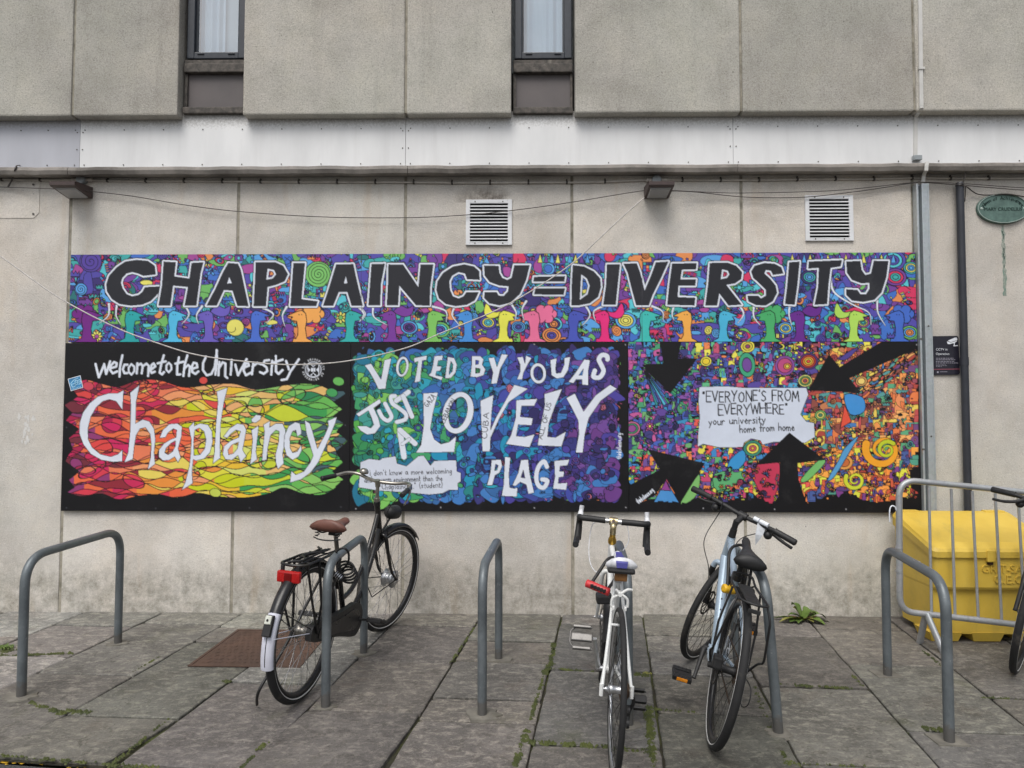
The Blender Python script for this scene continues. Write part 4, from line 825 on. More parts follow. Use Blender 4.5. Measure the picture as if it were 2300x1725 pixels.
def ring2(c, rx, ry, ix, iy, a): (x, y), = f2([c]); s_ = .2984; P2.ell(x, y, rx*s_, ry*s_, a, WH, 1.1, LN, inner=(ix*s_, iy*s_)); P2.ell(x, y, ix*s_, iy*s_, a, None, 1.1)
ring2((450, 215), 48, 78, 26, 55, .15); ring2((1470, 265), 60, 78, 36, 52, -.1); ring2((868, 560), 115, 160, 66, 118, .25)
def vs(L, w_): q = opn(f2(L), 4); P2.stroke(q, w_*.2984+1.2, LN); P2.stroke(q, w_*.2984, WH)
vs([(1990, 160), (1985, 135), (1950, 128), (1925, 160), (1945, 205), (1960, 250), (1930, 295), (1885, 290), (1895, 245)], 34)
vs([(275, 548), (300, 595), (340, 620), (368, 590), (345, 540), (320, 492)], 30); vs([(395, 435), (365, 440), (375, 490), (430, 530), (475, 570), (470, 610), (408, 630)], 30)
vs([(405, 470), (495, 405)], 36); vs([(455, 435), (522, 588)], 34); vs([(430, 690), (462, 890)], 42); vs([(432, 690), (545, 792)], 38); vs([(450, 795), (500, 760)], 24)
vs([(1535, 965), (1512, 925), (1470, 970), (1455, 1050), (1475, 1110), (1515, 1120), (1538, 1070), (1500, 1060)], 32)
def w2(T, a, b, h, w_=1.3, col=(30, 28, 36), jit=.06): (p, q) = f2([a, b]); write(P2, T, p, q, h*.2984, w_, col, jit)
w2('" I don\'t know a more welcoming', (172, 1033), (822, 1015), 42, 1.4); w2('and a warm environment than the', (165, 1085), (750, 1070), 42, 1.4); w2('Chaplaincy..." (student)', (297, 1135), (752, 1120), 42, 1.4)
w2('GAZA', (640, 520), (702, 440), 40, 1.5); w2('LEBANON', (765, 640), (850, 470), 34, 1.5); w2('CUBA', (1085, 755), (1100, 560), 42, 1.6); w2('ALL OF US', (1500, 760), (1570, 490), 36, 1.5)
w2('thinksilence.org', (2092, 905), (2092, 715), 34, 1.4, WH)
screws_on(P2, [(1200, 774), (1404, 775), (800, 1142), (990, 1139), (1200, 1140), (1405, 1139)], (150, 150, 154))
o = P2.finish('mural_board', M_PRINT, .026)
tag(o, 'black mural board with white voted by you as just a lovely place lettering on blue', 'mural', GRP)
# ---------------------------------------------------------------- 4 everyone board
P3 = board([(1411, 769), (2061.5, 766.8), (2070, 1152), (1412.8, 1149.5)])
P3.im[:] = s2l(BK); rn = random.Random(33); f3 = tz(1390, 760, .3165)
ep = {'l': [(70, 96, 180), (96, 70, 150), (70, 150, 110), (130, 80, 160), (60, 140, 190), (60, 60, 120), (190, 90, 150), (110, 170, 110)], 't': [(130, 70, 140), (84, 70, 150), (190, 80, 110), (230, 130, 80), (80, 160, 200), (60, 50, 100), (230, 220, 90), (96, 180, 130), (70, 90, 170)], 'r': [(190, 120, 80), (222, 120, 70), (226, 140, 90), (236, 170, 100), (190, 80, 80), (150, 76, 90), (70, 120, 180), (90, 160, 120), (140, 76, 66), (236, 150, 80), (170, 70, 60), (230, 200, 90), (110, 70, 120), (84, 150, 150)], 'b': [(226, 90, 80), (96, 170, 110), (110, 80, 150), (230, 130, 70), (220, 210, 80), (60, 130, 190), (190, 70, 110), (70, 60, 120)], 'br': [(236, 140, 60), (240, 160, 70), (236, 150, 70), (120, 60, 130), (80, 150, 130), (170, 66, 56), (214, 214, 70), (90, 60, 120), (200, 90, 60), (70, 90, 150), (236, 170, 80)]}
def ereg(x, y): return 'br' if x > 1350 and y > 780 else 'r' if x > 1380 and y > 60 else 'l' if x < 560 and y < 820 else 't' if y < 350 else 'b'
for k_ in ep: ep[k_] = [tuple(min(255, int(v*1.05+6)) for v in c) for c in ep[k_]]
def ec(x, y): return rn.choice(ep[ereg(x, y)])
NX, NZ = 60, 35
for i in range(NX):
    for j in range(NZ):
        x, y = 70+2055*(i+.5)/NX, 30+1155*(j+.5)/NZ
        if y > 1120+40*math.sin(x/90.) : continue
        w_, h_ = rn.uniform(13, 36), rn.uniform(13, 36); x += rn.uniform(-18, 18); y += rn.uniform(-14, 14); k = rn.random()
        if k < .5: L = [(x-w_, y-h_), (x+w_, y-h_+rn.uniform(-6, 6)), (x+w_, y+h_), (x-w_+rn.uniform(-6, 6), y+h_)]
        elif k < .75: L = [(x-w_, y-h_), (x+w_, y-h_), (x+w_, y), (x, y), (x, y+h_), (x-w_, y+h_)]
        elif k < .87: L = [(x-w_, y-h_), (x-w_*.3, y-h_), (x-w_*.3, y), (x+w_*.3, y), (x+w_*.3, y-h_), (x+w_, y-h_), (x+w_, y+h_), (x-w_, y+h_)]
        else: L = [(x-w_, y+h_), (x, y-h_*1.3), (x+w_, y+h_)]
        if rn.random() < .42:
            (u, v), = f3([(x, y)]); P3.poly([(min(max(a, 1411), 2062), min(max(b, 768), 1120)) for a, b in blob(rn, u, v, rn.uniform(5, 15), rn.randint(5, 8), .42, rn.uniform(.55, 1.8))], ec(x, y), 1.0, LN); continue
        P3.poly([(min(max(a, f3([(66, 0)])[0][0]), f3([(2124, 0)])[0][0]), min(max(b, f3([(0, 24)])[0][1]), 1142)) for a, b in f3(L)], ec(x, y), .85, LN)
for i in range(620):
    x, y = rn.uniform(80, 2110), rn.uniform(35, 1140); (u, v), = f3([(x, y)]); g_ = ep[ereg(x, y)]
    motif(P3, rn, u, v, rn.uniform(3.5, 9.5), g_+([(230, 222, 90)] if rn.random() < .4 else []))
for i in range(160):      # short runs of curved line work
    x, y = rn.uniform(80, 2100), rn.uniform(35, 1130); a = rn.random()*6.28; (u, v), = f3([(x, y)]); r_ = rn.uniform(4, 11)
    P3.stroke([(u+r_*(.3+.1*k)*math.cos(a+k*.45), v+r_*(.3+.1*k)*math.sin(a+k*.45)) for k in range(rn.randint(6, 12))], .9, LN)
for i in range(60):      # hatched combs
    x, y = rn.uniform(80, 2100), rn.uniform(35, 1130); (u, v), = f3([(x, y)]); a = rn.random()*3.14; c_, s_ = math.cos(a), math.sin(a)
    for k in range(rn.randint(4, 9)): P3.stroke([(u+k*2.6*c_, v+k*2.6*s_), (u+k*2.6*c_-6*s_, v+k*2.6*s_+6*c_)], .9, LN)
for i in range(380):
    x, y = rn.uniform(80, 2110), rn.uniform(35, 1140); (u, v), = f3([(x, y)]); r_ = rn.uniform(1.3, 3.5); P3.ell(u, v, r_, r_*rn.uniform(.5, 1), rn.random()*3, ec(x, y), 1.1)
for i in range(170):      # fan of leaves at top right
    t_ = rn.random(); x, y = 1700+410*t_, 330-250*t_+rn.uniform(-20, 130)*(1-t_*.5); (u, v), = f3([(x, y)]); P3.ell(u, v, rn.uniform(6, 15), rn.uniform(1.5, 4), -.6+rn.uniform(-.2, .2), ec(1700, 200), 1.1)
for i in range(60):       # long shards at left
    a = rn.uniform(.35, 1.2); x, y = 165, 200; r0, r1 = rn.uniform(20, 150), rn.uniform(160, 330); L = f3([(x+r0*math.cos(a), y+r0*math.sin(a)), (x+r1*math.cos(a), y+r1*math.sin(a)), (x+r1*math.cos(a+.06), y+r1*math.sin(a+.06))]); P3.poly(L, rn.choice([(70, 120, 190), (60, 150, 150), (90, 190, 220), (110, 96, 180), (70, 160, 110)]), 1.1)
def target(c, rs, cs, e=.85):
    (x, y), = f3([c])
    for r_, cc in zip(rs, cs): P3.ell(x, y, r_*.3165, r_*.3165*e, -.1, cc, 1.4)
target((1345, 165), (68, 54, 40, 26, 14), ((96, 60, 120), (190, 60, 60), (238, 150, 60), (240, 220, 80), (220, 80, 70))); target((1322, 302), (50, 38, 26, 14), ((220, 222, 130), (90, 150, 90), (240, 170, 90), (150, 60, 90)))
target((1178, 195), (70, 52), ((140, 80, 160), (190, 80, 130)), 1); target((1195, 200), (26, 14), ((238, 150, 80), (230, 222, 90))); target((620, 165), (40, 26), ((240, 228, 90), (240, 210, 60))); target((915, 60), (50, 34, 16), ((240, 228, 90), (220, 200, 80), (150, 70, 120)))
target((1720, 305), (42, 26), ((200, 150, 90), (240, 210, 120))); target((910, 190), (58, 34), ((70, 170, 130), (120, 80, 160)), 1.5); target((95, 640), (60, 44, 30), ((200, 110, 150), (70, 150, 110), (150, 80, 150)))
target((1430, 545), (40, 28, 14), ((130, 190, 110), (230, 222, 120), (80, 130, 110))); target((1600, 880), (60, 36), ((230, 160, 80), (200, 110, 60))); target((1085, 965), (52, 38, 22), ((236, 170, 90), (70, 160, 190), (230, 120, 80))); target((950, 780), (66, 44, 26, 12), ((60, 140, 120), (236, 228, 100), (220, 90, 110), (240, 190, 80)))
for c_, r_, st, w_, cc in (((1870, 790), 118, .2, 17, (246, 168, 46)), ((1675, 1005), 66, .3, 9, (214, 222, 60)), ((1900, 790), 62, 2.2, 9, (196, 210, 50))):
    n = 34; L = f3([(c_[0]+r_*(1-i/n*.78)*1.05*math.cos(3.3-i*.29+st), c_[1]+r_*(1-i/n*.78)*math.sin(3.3-i*.29+st)) for i in range(n)]); P3.stroke(L, w_+2.6, LN, 4); P3.stroke(L, w_, cc, 2)
for L, cc in (([(1600, 400), (1730, 420), (1740, 520), (1640, 540)], (70, 150, 220)), ([(1570, 640), (1600, 470), (1650, 590)], (236, 90, 70)), ([(1290, 1000), (1420, 860), (1465, 880), (1340, 1010)], (120, 190, 110)), ([(1480, 1000), (1560, 860), (1600, 780), (1700, 690), (1640, 800), (1530, 980)], (90, 160, 210)), ([(790, 860), (880, 790), (900, 870), (820, 950), (770, 940)], (60, 150, 210)), ([(940, 920), (1140, 885), (1100, 1150), (1040, 1160)], (200, 60, 90)), ([(440, 1160), (570, 960), (560, 1100), (480, 1170)], (130, 190, 110)), ([(250, 1160), (335, 1005), (430, 1165)], (80, 150, 215)), ([(300, 1075), (335, 1005), (370, 1080)], (150, 70, 150)), ([(680, 960), (870, 940), (880, 1010), (700, 1080)], (100, 180, 120)), ([(1560, 150), (1640, 90), (1700, 70), (1620, 150)], (84, 70, 150))):
    P3.poly(smooth(f3(L), 3) if len(L) > 3 else f3(L), cc, 1.6, LN)
for i in range(60):
    x, y = rn.uniform(680, 1130), rn.uniform(890, 1140); (u, v), = f3([(x, y)]); motif(P3, rn, u, v, rn.uniform(3, 8), ep['b'])
paper = [(572, 345), (760, 340), (900, 352), (1330, 352), (1345, 400), (1325, 450), (1290, 540), (1330, 590), (1385, 600), (1392, 700), (1320, 742), (1210, 740), (1100, 735), (1020, 755), (1005, 725), (940, 712), (890, 740), (880, 772), (720, 775), (600, 750), (560, 770), (562, 690), (575, 560), (565, 450)]
P3.poly(f3(paper), (214, 222, 238), 1.2, LN)
for L in ([(290, 15), (448, 15), (420, 145), (560, 142), (365, 395), (165, 188), (320, 180), (308, 120)], [(1880, 15), (2135, 15), (2135, 68), (1635, 285), (1715, 385), (1340, 372), (1490, 115), (1565, 205)], [(60, 1048), (295, 930), (205, 785), (612, 885), (440, 1165), (340, 1000), (250, 1120), (60, 1200)], [(1210, 668), (1462, 862), (1268, 885), (1275, 1000), (1350, 1225), (1060, 1225), (1130, 1120), (1145, 880), (970, 897)]): P3.poly(f3(L), (17, 16, 20))
for x in range(60, 2140, 34):
    h = rn.uniform(1150, 1190); P3.poly(f3([(x-20, h), (x+20, h+rn.uniform(-14, 14)), (x+20, 1250), (x-20, 1250)]), (17, 16, 20))
P3.poly(f3([(2122, 10), (2160, 10), (2160, 1250), (2132, 1250)]), (17, 16, 20)); P3.poly(f3([(20, 10), (64, 10), (68, 1250), (20, 1250)]), (17, 16, 20)); P3.poly(f3([(2060, 940), (2135, 900), (2135, 1100), (2070, 1060)]), (17, 16, 20))
def w3(T, a, b, h, w_=1.6, col=(26, 25, 32), jit=.05): (p, q) = f3([a, b]); write(P3, T, p, q, h*.3165, w_, col, jit)
w3('"EVERYONE\'S FROM', (598, 450), (1278, 442), 74, 2.7, jit=.1); w3('EVERYWHERE"', (708, 545), (1198, 530), 70, 2.6, jit=.1); w3('your university', (640, 615), (1040, 600), 54, 2.1); w3('home from home', (860, 668), (1245, 652), 54, 2.1)
w3('thinksilence.org', (142, 1172), (252, 1082), 34, 1.4, WH)
screws_on(P3, [(1405+8, 775), (2058, 775), (1580, 1141), (1740, 1143), (1900, 1143)], (150, 150, 154))
o = P3.finish('mural_board', M_PRINT, .026)
tag(o, 'crowded rainbow mural board with four black arrows pointing at a white quote panel', 'mural', GRP)
# small blue sticker at the upper left corner of the welcome board
pc = [U(x, y, YB-.0012) for x, y in ((151.9, 851), (180.7, 843), (187, 870.5), (159, 878.7))]
st = Painter(min(p.x for p in pc)-.004, max(p.x for p in pc)+.004, min(p.z for p in pc)-.004, max(p.z for p in pc)+.004, YB-.0012, .003)
def sticker():
    q = [(151.9, 851), (180.7, 843), (187, 870.5), (159, 878.7)]
    def uv(a, b): return tuple((q[0][i]*(1-a)+q[1][i]*a)*(1-b)+(q[3][i]*(1-a)+q[2][i]*a)*b for i in (0, 1))
    m = MB(); m.mi = 0
    def face(L, mi, dz): m.mi = mi; m.add([U(*uv(a, b), YB-.0010-dz) for a, b in L], [tuple(range(len(L)))])
    def line(L, w_, mi, dz):
        for (a, b), (c, d) in zip(L, L[1:]):
            l = math.hypot(c-a, d-b) or 1; nx, ny = -(d-b)/l*w_, (c-a)/l*w_; face([(a+nx, b+ny), (c+nx, d+ny), (c-nx, d-ny), (a-nx, b-ny)], mi, dz)
    face([(0, 0), (1, 0), (1, 1), (0, 1)], 0, 0); face([(.05, .05), (.95, .05), (.95, .95), (.05, .95)], 1, .0004)
    for L in ([(.8, .15), (.45, .2), (.15, .4), (.2, .75), (.45, .7), (.45, .5), (.25, .5)], [(.5, .3), (.45, .65), (.65, .6), (.68, .3), (.5, .3)], [(.68, .35), (.9, .3), (.92, .6), (.7, .65)], [(.55, .45), (.9, .5)]): line(L, .035, 2, .0008)
    for k in range(7): line([(.12+.11*k, .82), (.16+.11*k, .92)], .022, 2, .0008)
    return m.build('sticker', [simple('sticker_white', (.75, .78, .85), .4), simple('sticker_blue', (.05, .25, .52), .4), simple('sticker_pale', (.34, .62, .86), .4)], fix=False)
tag(sticker(), 'small tilted blue sticker on the left edge of the welcome mural', 'sticker')
# ================================================================ FIXTURES ON THE WALL
M_WHITEP = simple('white_painted_metal', (.74, .75, .77), .45, var=.06, dirt=(.45, .44, .42), scale=9, grime=.62)
M_VOID = simple('vent_void', (.012, .012, .013), .9)
M_BROWN = simple('floodlight_brown', (.058, .037, .034), .45, var=.25, scale=20)
M_LENS = simple('frosted_lens', (.34, .34, .345), .35, var=.1, scale=6)
M_GREYPL = simple('grey_plastic', (.30, .33, .345), .5, var=.2)
M_CABLE = simple('pale_cable', (.50, .47, .43), .6, var=.2, scale=12)
M_WIRE = simple('dark_wire', (.07, .06, .055), .6); M_WIREL = simple('pale_wire', (.52, .49, .47), .6)
M_CLIP = simple('cable_clip', (.06, .052, .046), .7)
def vent(ox, oy, xa, xb, ya, yb, label):
    s = .3617; X0, X1 = ox+xa[0]*s, ox+xb[0]*s; x0, x1 = U(X0, 500).x, U(X1, 500).x; c = (X0+X1)/2
    z1, z0 = U(c, oy+ya[0]*s).z, U(c, oy+yb[0]*s).z; a0, a1 = U(ox+xa[1]*s, 500).x, U(ox+xb[1]*s, 500).x; b1, b0 = U(c, oy+ya[1]*s).z, U(c, oy+yb[1]*s).z
    o = thing('vent_grille', ((x0+x1)/2, 0, z0), label, 'vent', 'white louvred vents'); L = Vector(o.location)
    def B(m, a, b, bev=0): m.box(Vector(a)-L, Vector(b)-L, bev)
    m = MB(); B(m, (x0, -.016, z0), (a0, .0, z1), .003); B(m, (a1, -.016, z0), (x1, .0, z1), .003); B(m, (a0, -.0155, b1), (a1, 0, z1), .003); B(m, (a0, -.0155, z0), (a1, 0, b0), .003); m.build('frame', M_WHITEP, o)
    m = MB(); B(m, (a0-.002, -.002, b0-.002), (a1+.002, .0015, b1+.002)); m.build('dark_opening', M_VOID, o)
    n = 12; h = (b1-b0)/n
    for k in range(n):
        zc = b1-h*(k+.78); m = MB()
        m.add([Vector(p)-L for p in ((a0, -.017, zc-.0035), (a1, -.017, zc-.0035), (a1, -.004, zc+.005), (a0, -.004, zc+.005), (a0, -.0165, zc-.008), (a1, -.0165, zc-.008), (a1, -.0035, zc+.002), (a0, -.0035, zc+.002))], [(0, 1, 2, 3), (4, 5, 6, 7), (0, 1, 5, 4), (2, 3, 7, 6)]); m.build('louvre', M_WHITEP, o)
    for x in (x0+(x1-x0)*.2, x1-(x1-x0)*.2):
        for z in (z1-.016, z0+.014): m = MB(); m.cyl(Vector((x, -.0185, z))-L, Vector((x, -.015, z))-L, .005, 8); m.build('screw', M_SCREW, o)
    return o
v1 = vent(750, 0, (820, 846), (1106, 1080), (1242, 1265), (1524, 1508), 'white louvred vent near the middle of the wall, soot stain above it')
vent(1500, 0, (850, 876), (1148, 1122), (1215, 1238), (1498, 1484), 'white louvred vent above the letters near the right end of the banner')
ts = NT('soot_stain'); ts.base((.10, .075, .06)); ts.rough(.95); gr = ts.n('TexGradient'); gr.gradient_type = 'SPHERICAL'; mpn = ts.n('Mapping', Scale=(4.2, 1, 7.5)); ts.l(ts.co, mpn.inputs[0]); ts.l(mpn.outputs[0], gr.inputs[0]); ts.l(ts.math('MULTIPLY', ts.ramp(gr.outputs[1], [(.0, 0.), (.8, .75)]), ts.ramp(ts.noise(13, 6, .7), [(.36, .1), (.62, 1.)])), ts.b.inputs['Alpha'])
m = MB(); m.add([(-.26, -.0015, -.02), (.26, -.0015, -.02), (.26, -.0015, .16), (-.26, -.0015, .16)], [(0, 1, 2, 3)]); so2 = m.build('soot_stain', ts.m, v1); so2.location = (-.035, 0, U(1098, 450).z-v1.location.z+.005)
# floodlights: shallow wedge, lens facing the ground
def flood(xl, xr, yb, label, boxpx):
    a = U(xl, yb, -.01); b = U(xr, yb, -.01); z0 = a.z; L = Vector(((a.x+b.x)/2, 0, z0))
    o = thing('floodlight', L, label, 'floodlight', 'brown floodlights over the murals'); hw = (b.x-a.x)/2
    m = MB(); pr = [(-.008, .085), (-.008, 0), (-.205, .026), (-.225, .034), (-.225, .058), (-.205, .066)]
    n = len(pr); vs = [(s_*hw, y, z) for s_ in (-1, 1) for y, z in pr]
    m.add(vs, [tuple(range(n)), tuple(range(2*n-1, n-1, -1))]+[(i, i+n, (i+1) % n+n, (i+1) % n) for i in range(n)]); m.build('housing', M_BROWN, o)
    m = MB(); sl = (.026-0)/(-.197); q = lambda y, d: -.0+(y+.008)*sl-d
    e = hw*.8; vs = [(-e, -.03, q(-.03, .001)), (e, -.03, q(-.03, .001)), (e, -.19, q(-.19, .001)), (-e, -.19, q(-.19, .001))]; e2 = e*.9
    vs += [(-e2, -.04, q(-.04, .011)), (e2, -.04, q(-.04, .011)), (e2, -.178, q(-.178, .011)), (-e2, -.178, q(-.178, .011))]
    m.add(vs, [(4, 5, 6, 7), (0, 1, 5, 4), (1, 2, 6, 5), (2, 3, 7, 6), (3, 0, 4, 7)]); m.build('lens', M_LENS, o)
    m = MB(); m.cyl((0, -.03, .03), (0, .01, .06), .02, 10); m.build('bracket', M_BROWN, o)
    bx = U(boxpx[0], boxpx[1], -.02); j = thing('junction_box', Vector((bx.x, 0, bx.z)), 'round grey cable junction box above '+('the left' if xl < 500 else 'the right')+' brown floodlight', 'junction box', 'junction boxes on the cable')
    m = MB(); Mx = Matrix.Rotation(R(90), 4, 'X'); m.lathe([(0, .045), (.028, .045), (.034, .041), (.035, .0), (0, 0)], Mx, 20); m.build('box', M_GREYPL, j)
    for s_ in (-1, 1):
        m = MB(); m.cyl((s_*.034, -.02, 0), (s_*.058, -.02, 0), .012, 10); m.cyl((s_*.058, -.02, 0), (s_*.078, -.02, 0), .0155, 8); m.build('gland', M_CABLE, j)
    return bx
j1 = flood(153, 207.5, 446, 'brown wedge floodlight at the left end of the wall above the banner', (184, 404))
j2 = flood(1446.6, 1501.5, 446, 'brown wedge floodlight above the banner letters right of centre', (1474.5, 404.5))
# surface cable with clips
cb = thing('wall_cable', U(1100, 408), 'pale surface cable clipped along the wall under the drip ledge', 'cable'); L = Vector(cb.location)
run = [(-120, 404), (0, 403), (60, 404), (165, 404)], [(203, 405), (300, 406.5), (420, 406.5), (560, 408), (750, 409), (900, 409.5), (1050, 411), (1200, 410), (1320, 409.5), (1455, 404.5)], [(1495, 404), (1560, 404.5), (1720, 404.5), (1850, 402), (1950, 402.5), (2060, 399.5), (2160, 401), (2300, 400.5), (2420, 399)]
for r_ in run:
    pts = [Vector((U(x, y, -.012).x, -.012, U(x, y, -.012).z))-L for x, y in r_]
    m = MB(); m.tube(crom(pts, 8), .0072, 8); m.build('sheath', M_CABLE, cb)
    m0, m1 = r_[0][0], r_[-1][0]; x = m0+38
    while x < m1-15:
        y = np.interp(x, [p[0] for p in r_], [p[1] for p in r_]); q = U(x, y, -.012)-L; m = MB(); m.box((q.x-.007, -.022-L.y+0, q.z-.011), (q.x+.007, -.001, q.z+.011), .002); m.cyl((q.x, -.012, q.z+.02), (q.x, .0, q.z+.02), .006, 8); m.build('clip', M_CLIP, cb); x += 86
# slack wires in front of the wall
def wire(pts, r, mat, label, name='hanging_wire'):
    q = [U(x, y, Y) for x, y, Y in pts]; L = q[len(q)//2].copy(); m = MB(); m.tube(crom([p-L for p in q], 10), r, 6); o = m.build(name, mat); o.location = L; tag(o, label, 'wire', 'slack wires along the wall')
wire([(-80, 418, -.03), (0, 420, -.03), (60, 422, -.05), (118, 424, -.12), (190, 428, -.10), (207, 430, -.04), (300, 441, -.03), (420, 461, -.03), (536, 475, -.03), (720, 487, -.03), (911, 489, -.03), (1057, 482, -.03), (1180, 469, -.03), (1285, 454, -.03), (1400, 435, -.05), (1447, 428, -.08)], .0032, M_WIRE, 'thin dark wire sagging between the two brown floodlights')
wire([(1508, 429, -.08), (1560, 431, -.04), (1664, 442, -.03), (1760, 444, -.03), (1830, 441, -.03), (1940, 428, -.03), (2050, 411, -.04), (2075, 410, -.1), (2160, 416, -.08), (2300, 427, -.04), (2400, 430, -.03)], .0032, M_WIRE, 'lower of two thin wires running right from the right floodlight past both pipes')
wire([(1508, 427.5, -.075), (1600, 432, -.04), (1664, 433.5, -.03), (1800, 431, -.03), (1900, 426, -.03), (2050, 410, -.04), (2075, 409, -.105), (2160, 412, -.085), (2300, 422, -.04), (2400, 425, -.03)], .0028, M_WIRE, 'upper of two thin wires running right from the right floodlight past both pipes')
wire([(-90, 522, -.25), (0, 575, -.25), (130, 667, -.25), (257, 734, -.24), (352, 770, -.23), (447, 798, -.22), (573, 814, -.2), (668, 819, -.19), (780, 811, -.17), (907, 783, -.16), (989, 749, -.15), (1097, 705, -.13), (1160, 673, -.12), (1223, 635, -.11), (1286, 591, -.1), (1331, 550, -.09), (1400, 485, -.08), (1447, 444, -.08)], .0046, M_WIREL, 'pale slack wire looping low across the mural boards')
m = MB(); m.tube(crom([U(2171, 376, -.1), U(2168, 392, -.08), U(2164, 410, -.07)], 6), .005, 6); m.tube(crom([U(2160, 415, -.07), U(2172, 420, -.08), U(2185, 430, -.03), U(2200, 437, -.02), U(2230, 438, -.02), U(2265, 436, -.03), U(2310, 444, -.03), U(2380, 460, -.03)], 6), .0045, 6); m.tube(crom([U(2168, 415, -.08), U(2168, 436, -.03), U(2167, 453, -.02)], 6), .004, 6)
o = m.build('loose_cable', M_WIRE); tag(o, 'black loose cable ends trailing from the top of the dark pipe', 'cable')
m = MB(); m.tube(crom([U(38, 372, -.09), U(34, 380, -.115), U(30, 396, -.06), U(25, 408, -.03), U(18, 420, -.035)], 5), [.005, .006, .0055, .007, .006]*4+[.006], 7)
m.tube(crom([U(38, 372, -.09), U(44, 371, -.08)], 3), .003, 6); o = m.build('cable_tie', M_WIRE); tag(o, 'black tie strap hanging from the drip ledge at the far left', 'strap')
# galvanised trunking
def galv_mat(name, c):
    t = NT(name); v = t.vor(55, out='Color'); n = t.noise(7, 6, .7); col = t.mix(.22, t.ramp(n, [(.3, tuple(k*.8 for k in c)), (.7, c)]), v); 
    hs_ = t.n('HueSaturation', Saturation=.22, Value=1.0); t.l(col, hs_.inputs['Color']); col = t.mix(.6, hs_.outputs[0], c)
    t.base(col); t.b.inputs['Metallic'].default_value = .55; t.rough(t.ramp(n, [(.3, .38), (.7, .55)])); return t.m
M_GALV = galv_mat('galvanised_steel', (.46, .52, .55))
g0, g1 = U(2058.5, 412, -.06), U(2085, 412, -.06); zt = g0.z
o = thing('cable_trunking', (g0.x, 0, gz(0)), 'upright galvanised steel trunking beside the right end of the murals', 'trunking'); L = Vector(o.location); wT = g1.x-g0.x
zt -= L.z
m = MB(); m.box((wT*.42, -.062, 0), (wT, -.0, zt), .004); m.box((wT*.12, -.028, 0), (wT*.42, 0, zt)); m.box((0, -.058, 0), (wT*.17, 0, zt), .003); m.box((wT*.92, -.066, 0), (wT*1.02, -.0, zt-.002), .002)
m.build('channel', M_GALV, o)
m = MB(); m.box((wT*.17, -.034, 0), (wT*.42, -.029, zt-.01)); m.build('slot', simple('trunking_slot', (.1, .12, .135), .6), o)
m = MB()
for z in (.35, 1.2, 2.0): m.box((-.004, -.06, z), (wT*.175, -.056, z+.012)); m.cyl((wT*.7, -.066, z+.1), (wT*.7, -.06, z+.1), .006, 8)
m.build('fixing', M_SCREW, o)
# dark rainwater pipe
M_PIPE = simple('dark_slate_pipe', (.03, .033, .043), .45, var=.2, scale=6)
pt, pb = U(2155.5, 414, -.05), U(2175, 1160, -.05); xp = (pt.x+pb.x)/2
o = thing('drain_pipe', (xp, -.05, gz(0)), 'dark slate blue vertical pipe right of the security camera notice', 'pipe'); h = pt.z-gz(0)
m = MB(); m.tube([(pt.x-xp, 0, h), (0, 0, h*.5), (pb.x-xp, 0, 0)], .0265, 16); m.build('tube', M_PIPE, o)
zc = U(2168, 812, -.05).z-gz(0); m = MB(); m.tube([(0, 0, zc-.03), (0, 0, zc+.03)], .0295, 16); m.build('collar', M_PIPE, o)
m = MB(); m.tube([(pt.x-xp, 0, h-.01), (pt.x-xp, 0, h+.012)], [.03, .024], 14); m.build('cap', M_PIPE, o)
# flat white conduit coming down from above
M_COND = simple('white_conduit', (.62, .61, .585), .5, var=.08, scale=10)
o = thing('wall_conduit', U(2066, 120, YU), 'white flat conduit strip running down over the right upper panels', 'conduit'); L = Vector(o.location)
def strip(path, w_, t_, name):
    m = MB(); P_ = [Vector(p)-L for p in path]; vs = []
    for p in P_: vs += [(p.x-w_/2, p.y, p.z), (p.x+w_/2, p.y, p.z), (p.x+w_/2, p.y-t_, p.z+(-t_ if abs(p.y-P_[0].y) > .02 else 0)), (p.x-w_/2, p.y-t_, p.z+(-t_ if abs(p.y-P_[0].y) > .02 else 0))]
    n = len(P_); m.add(vs, [(4*i+k, 4*i+(k+1) % 4, 4*i+4+(k+1) % 4, 4*i+4+k) for i in range(n-1) for k in range(4)]+[(0, 1, 2, 3), (4*n-4, 4*n-3, 4*n-2, 4*n-1)]); return m.build(name, M_COND, o)
a0 = U(2062.5, -200, YU); a1 = U(2068, 239, YU); strip([a0, a1], .027, .012, 'strip')
b0 = U(2066, 247, YU); b1 = U(2056, 262, YF); m = MB(); q0, q1 = a1-L, b1-L
m.add([(q0.x-.0135, YU-.012-L.y, q0.z-.002), (q0.x+.0135, YU-.012-L.y, q0.z-.002), (q0.x+.0135, YU-.012-L.y, q0.z-.016), (q0.x-.0135, YU-.012-L.y, q0.z-.016), (q1.x-.0135, YF-L.y, ZU0-.001-L.z), (q1.x+.0135, YF-L.y, ZU0-.001-L.z), (q1.x+.0135, YF-L.y, ZU0-.02-L.z), (q1.x-.0135, YF-L.y, ZU0-.02-L.z)], [(0, 1, 5, 4), (2, 3, 7, 6), (1, 2, 6, 5), (0, 3, 7, 4), (0, 1, 2, 3), (4, 5, 6, 7)]); m.build('strip', M_COND, o)
strip([U(2056, 258, YF), U(2055, 353, YF)], .025, .011, 'strip')
q = U(2056.5, 357, YF)-L; m = MB(); m.box((q.x-.03, YF-.035-L.y, q.z-.018), (q.x+.03, YF-.001-L.y, q.z+.018), .004); m.build('junction_block', M_GREYPL, o)
pth = [U(2081, 364, YL-.006), U(2080, 372, YL-.012), U(2079, 384, YL-.012), U(2074, 393, -.05), U(2072, 411, -.035)]; m = MB(); vs = []
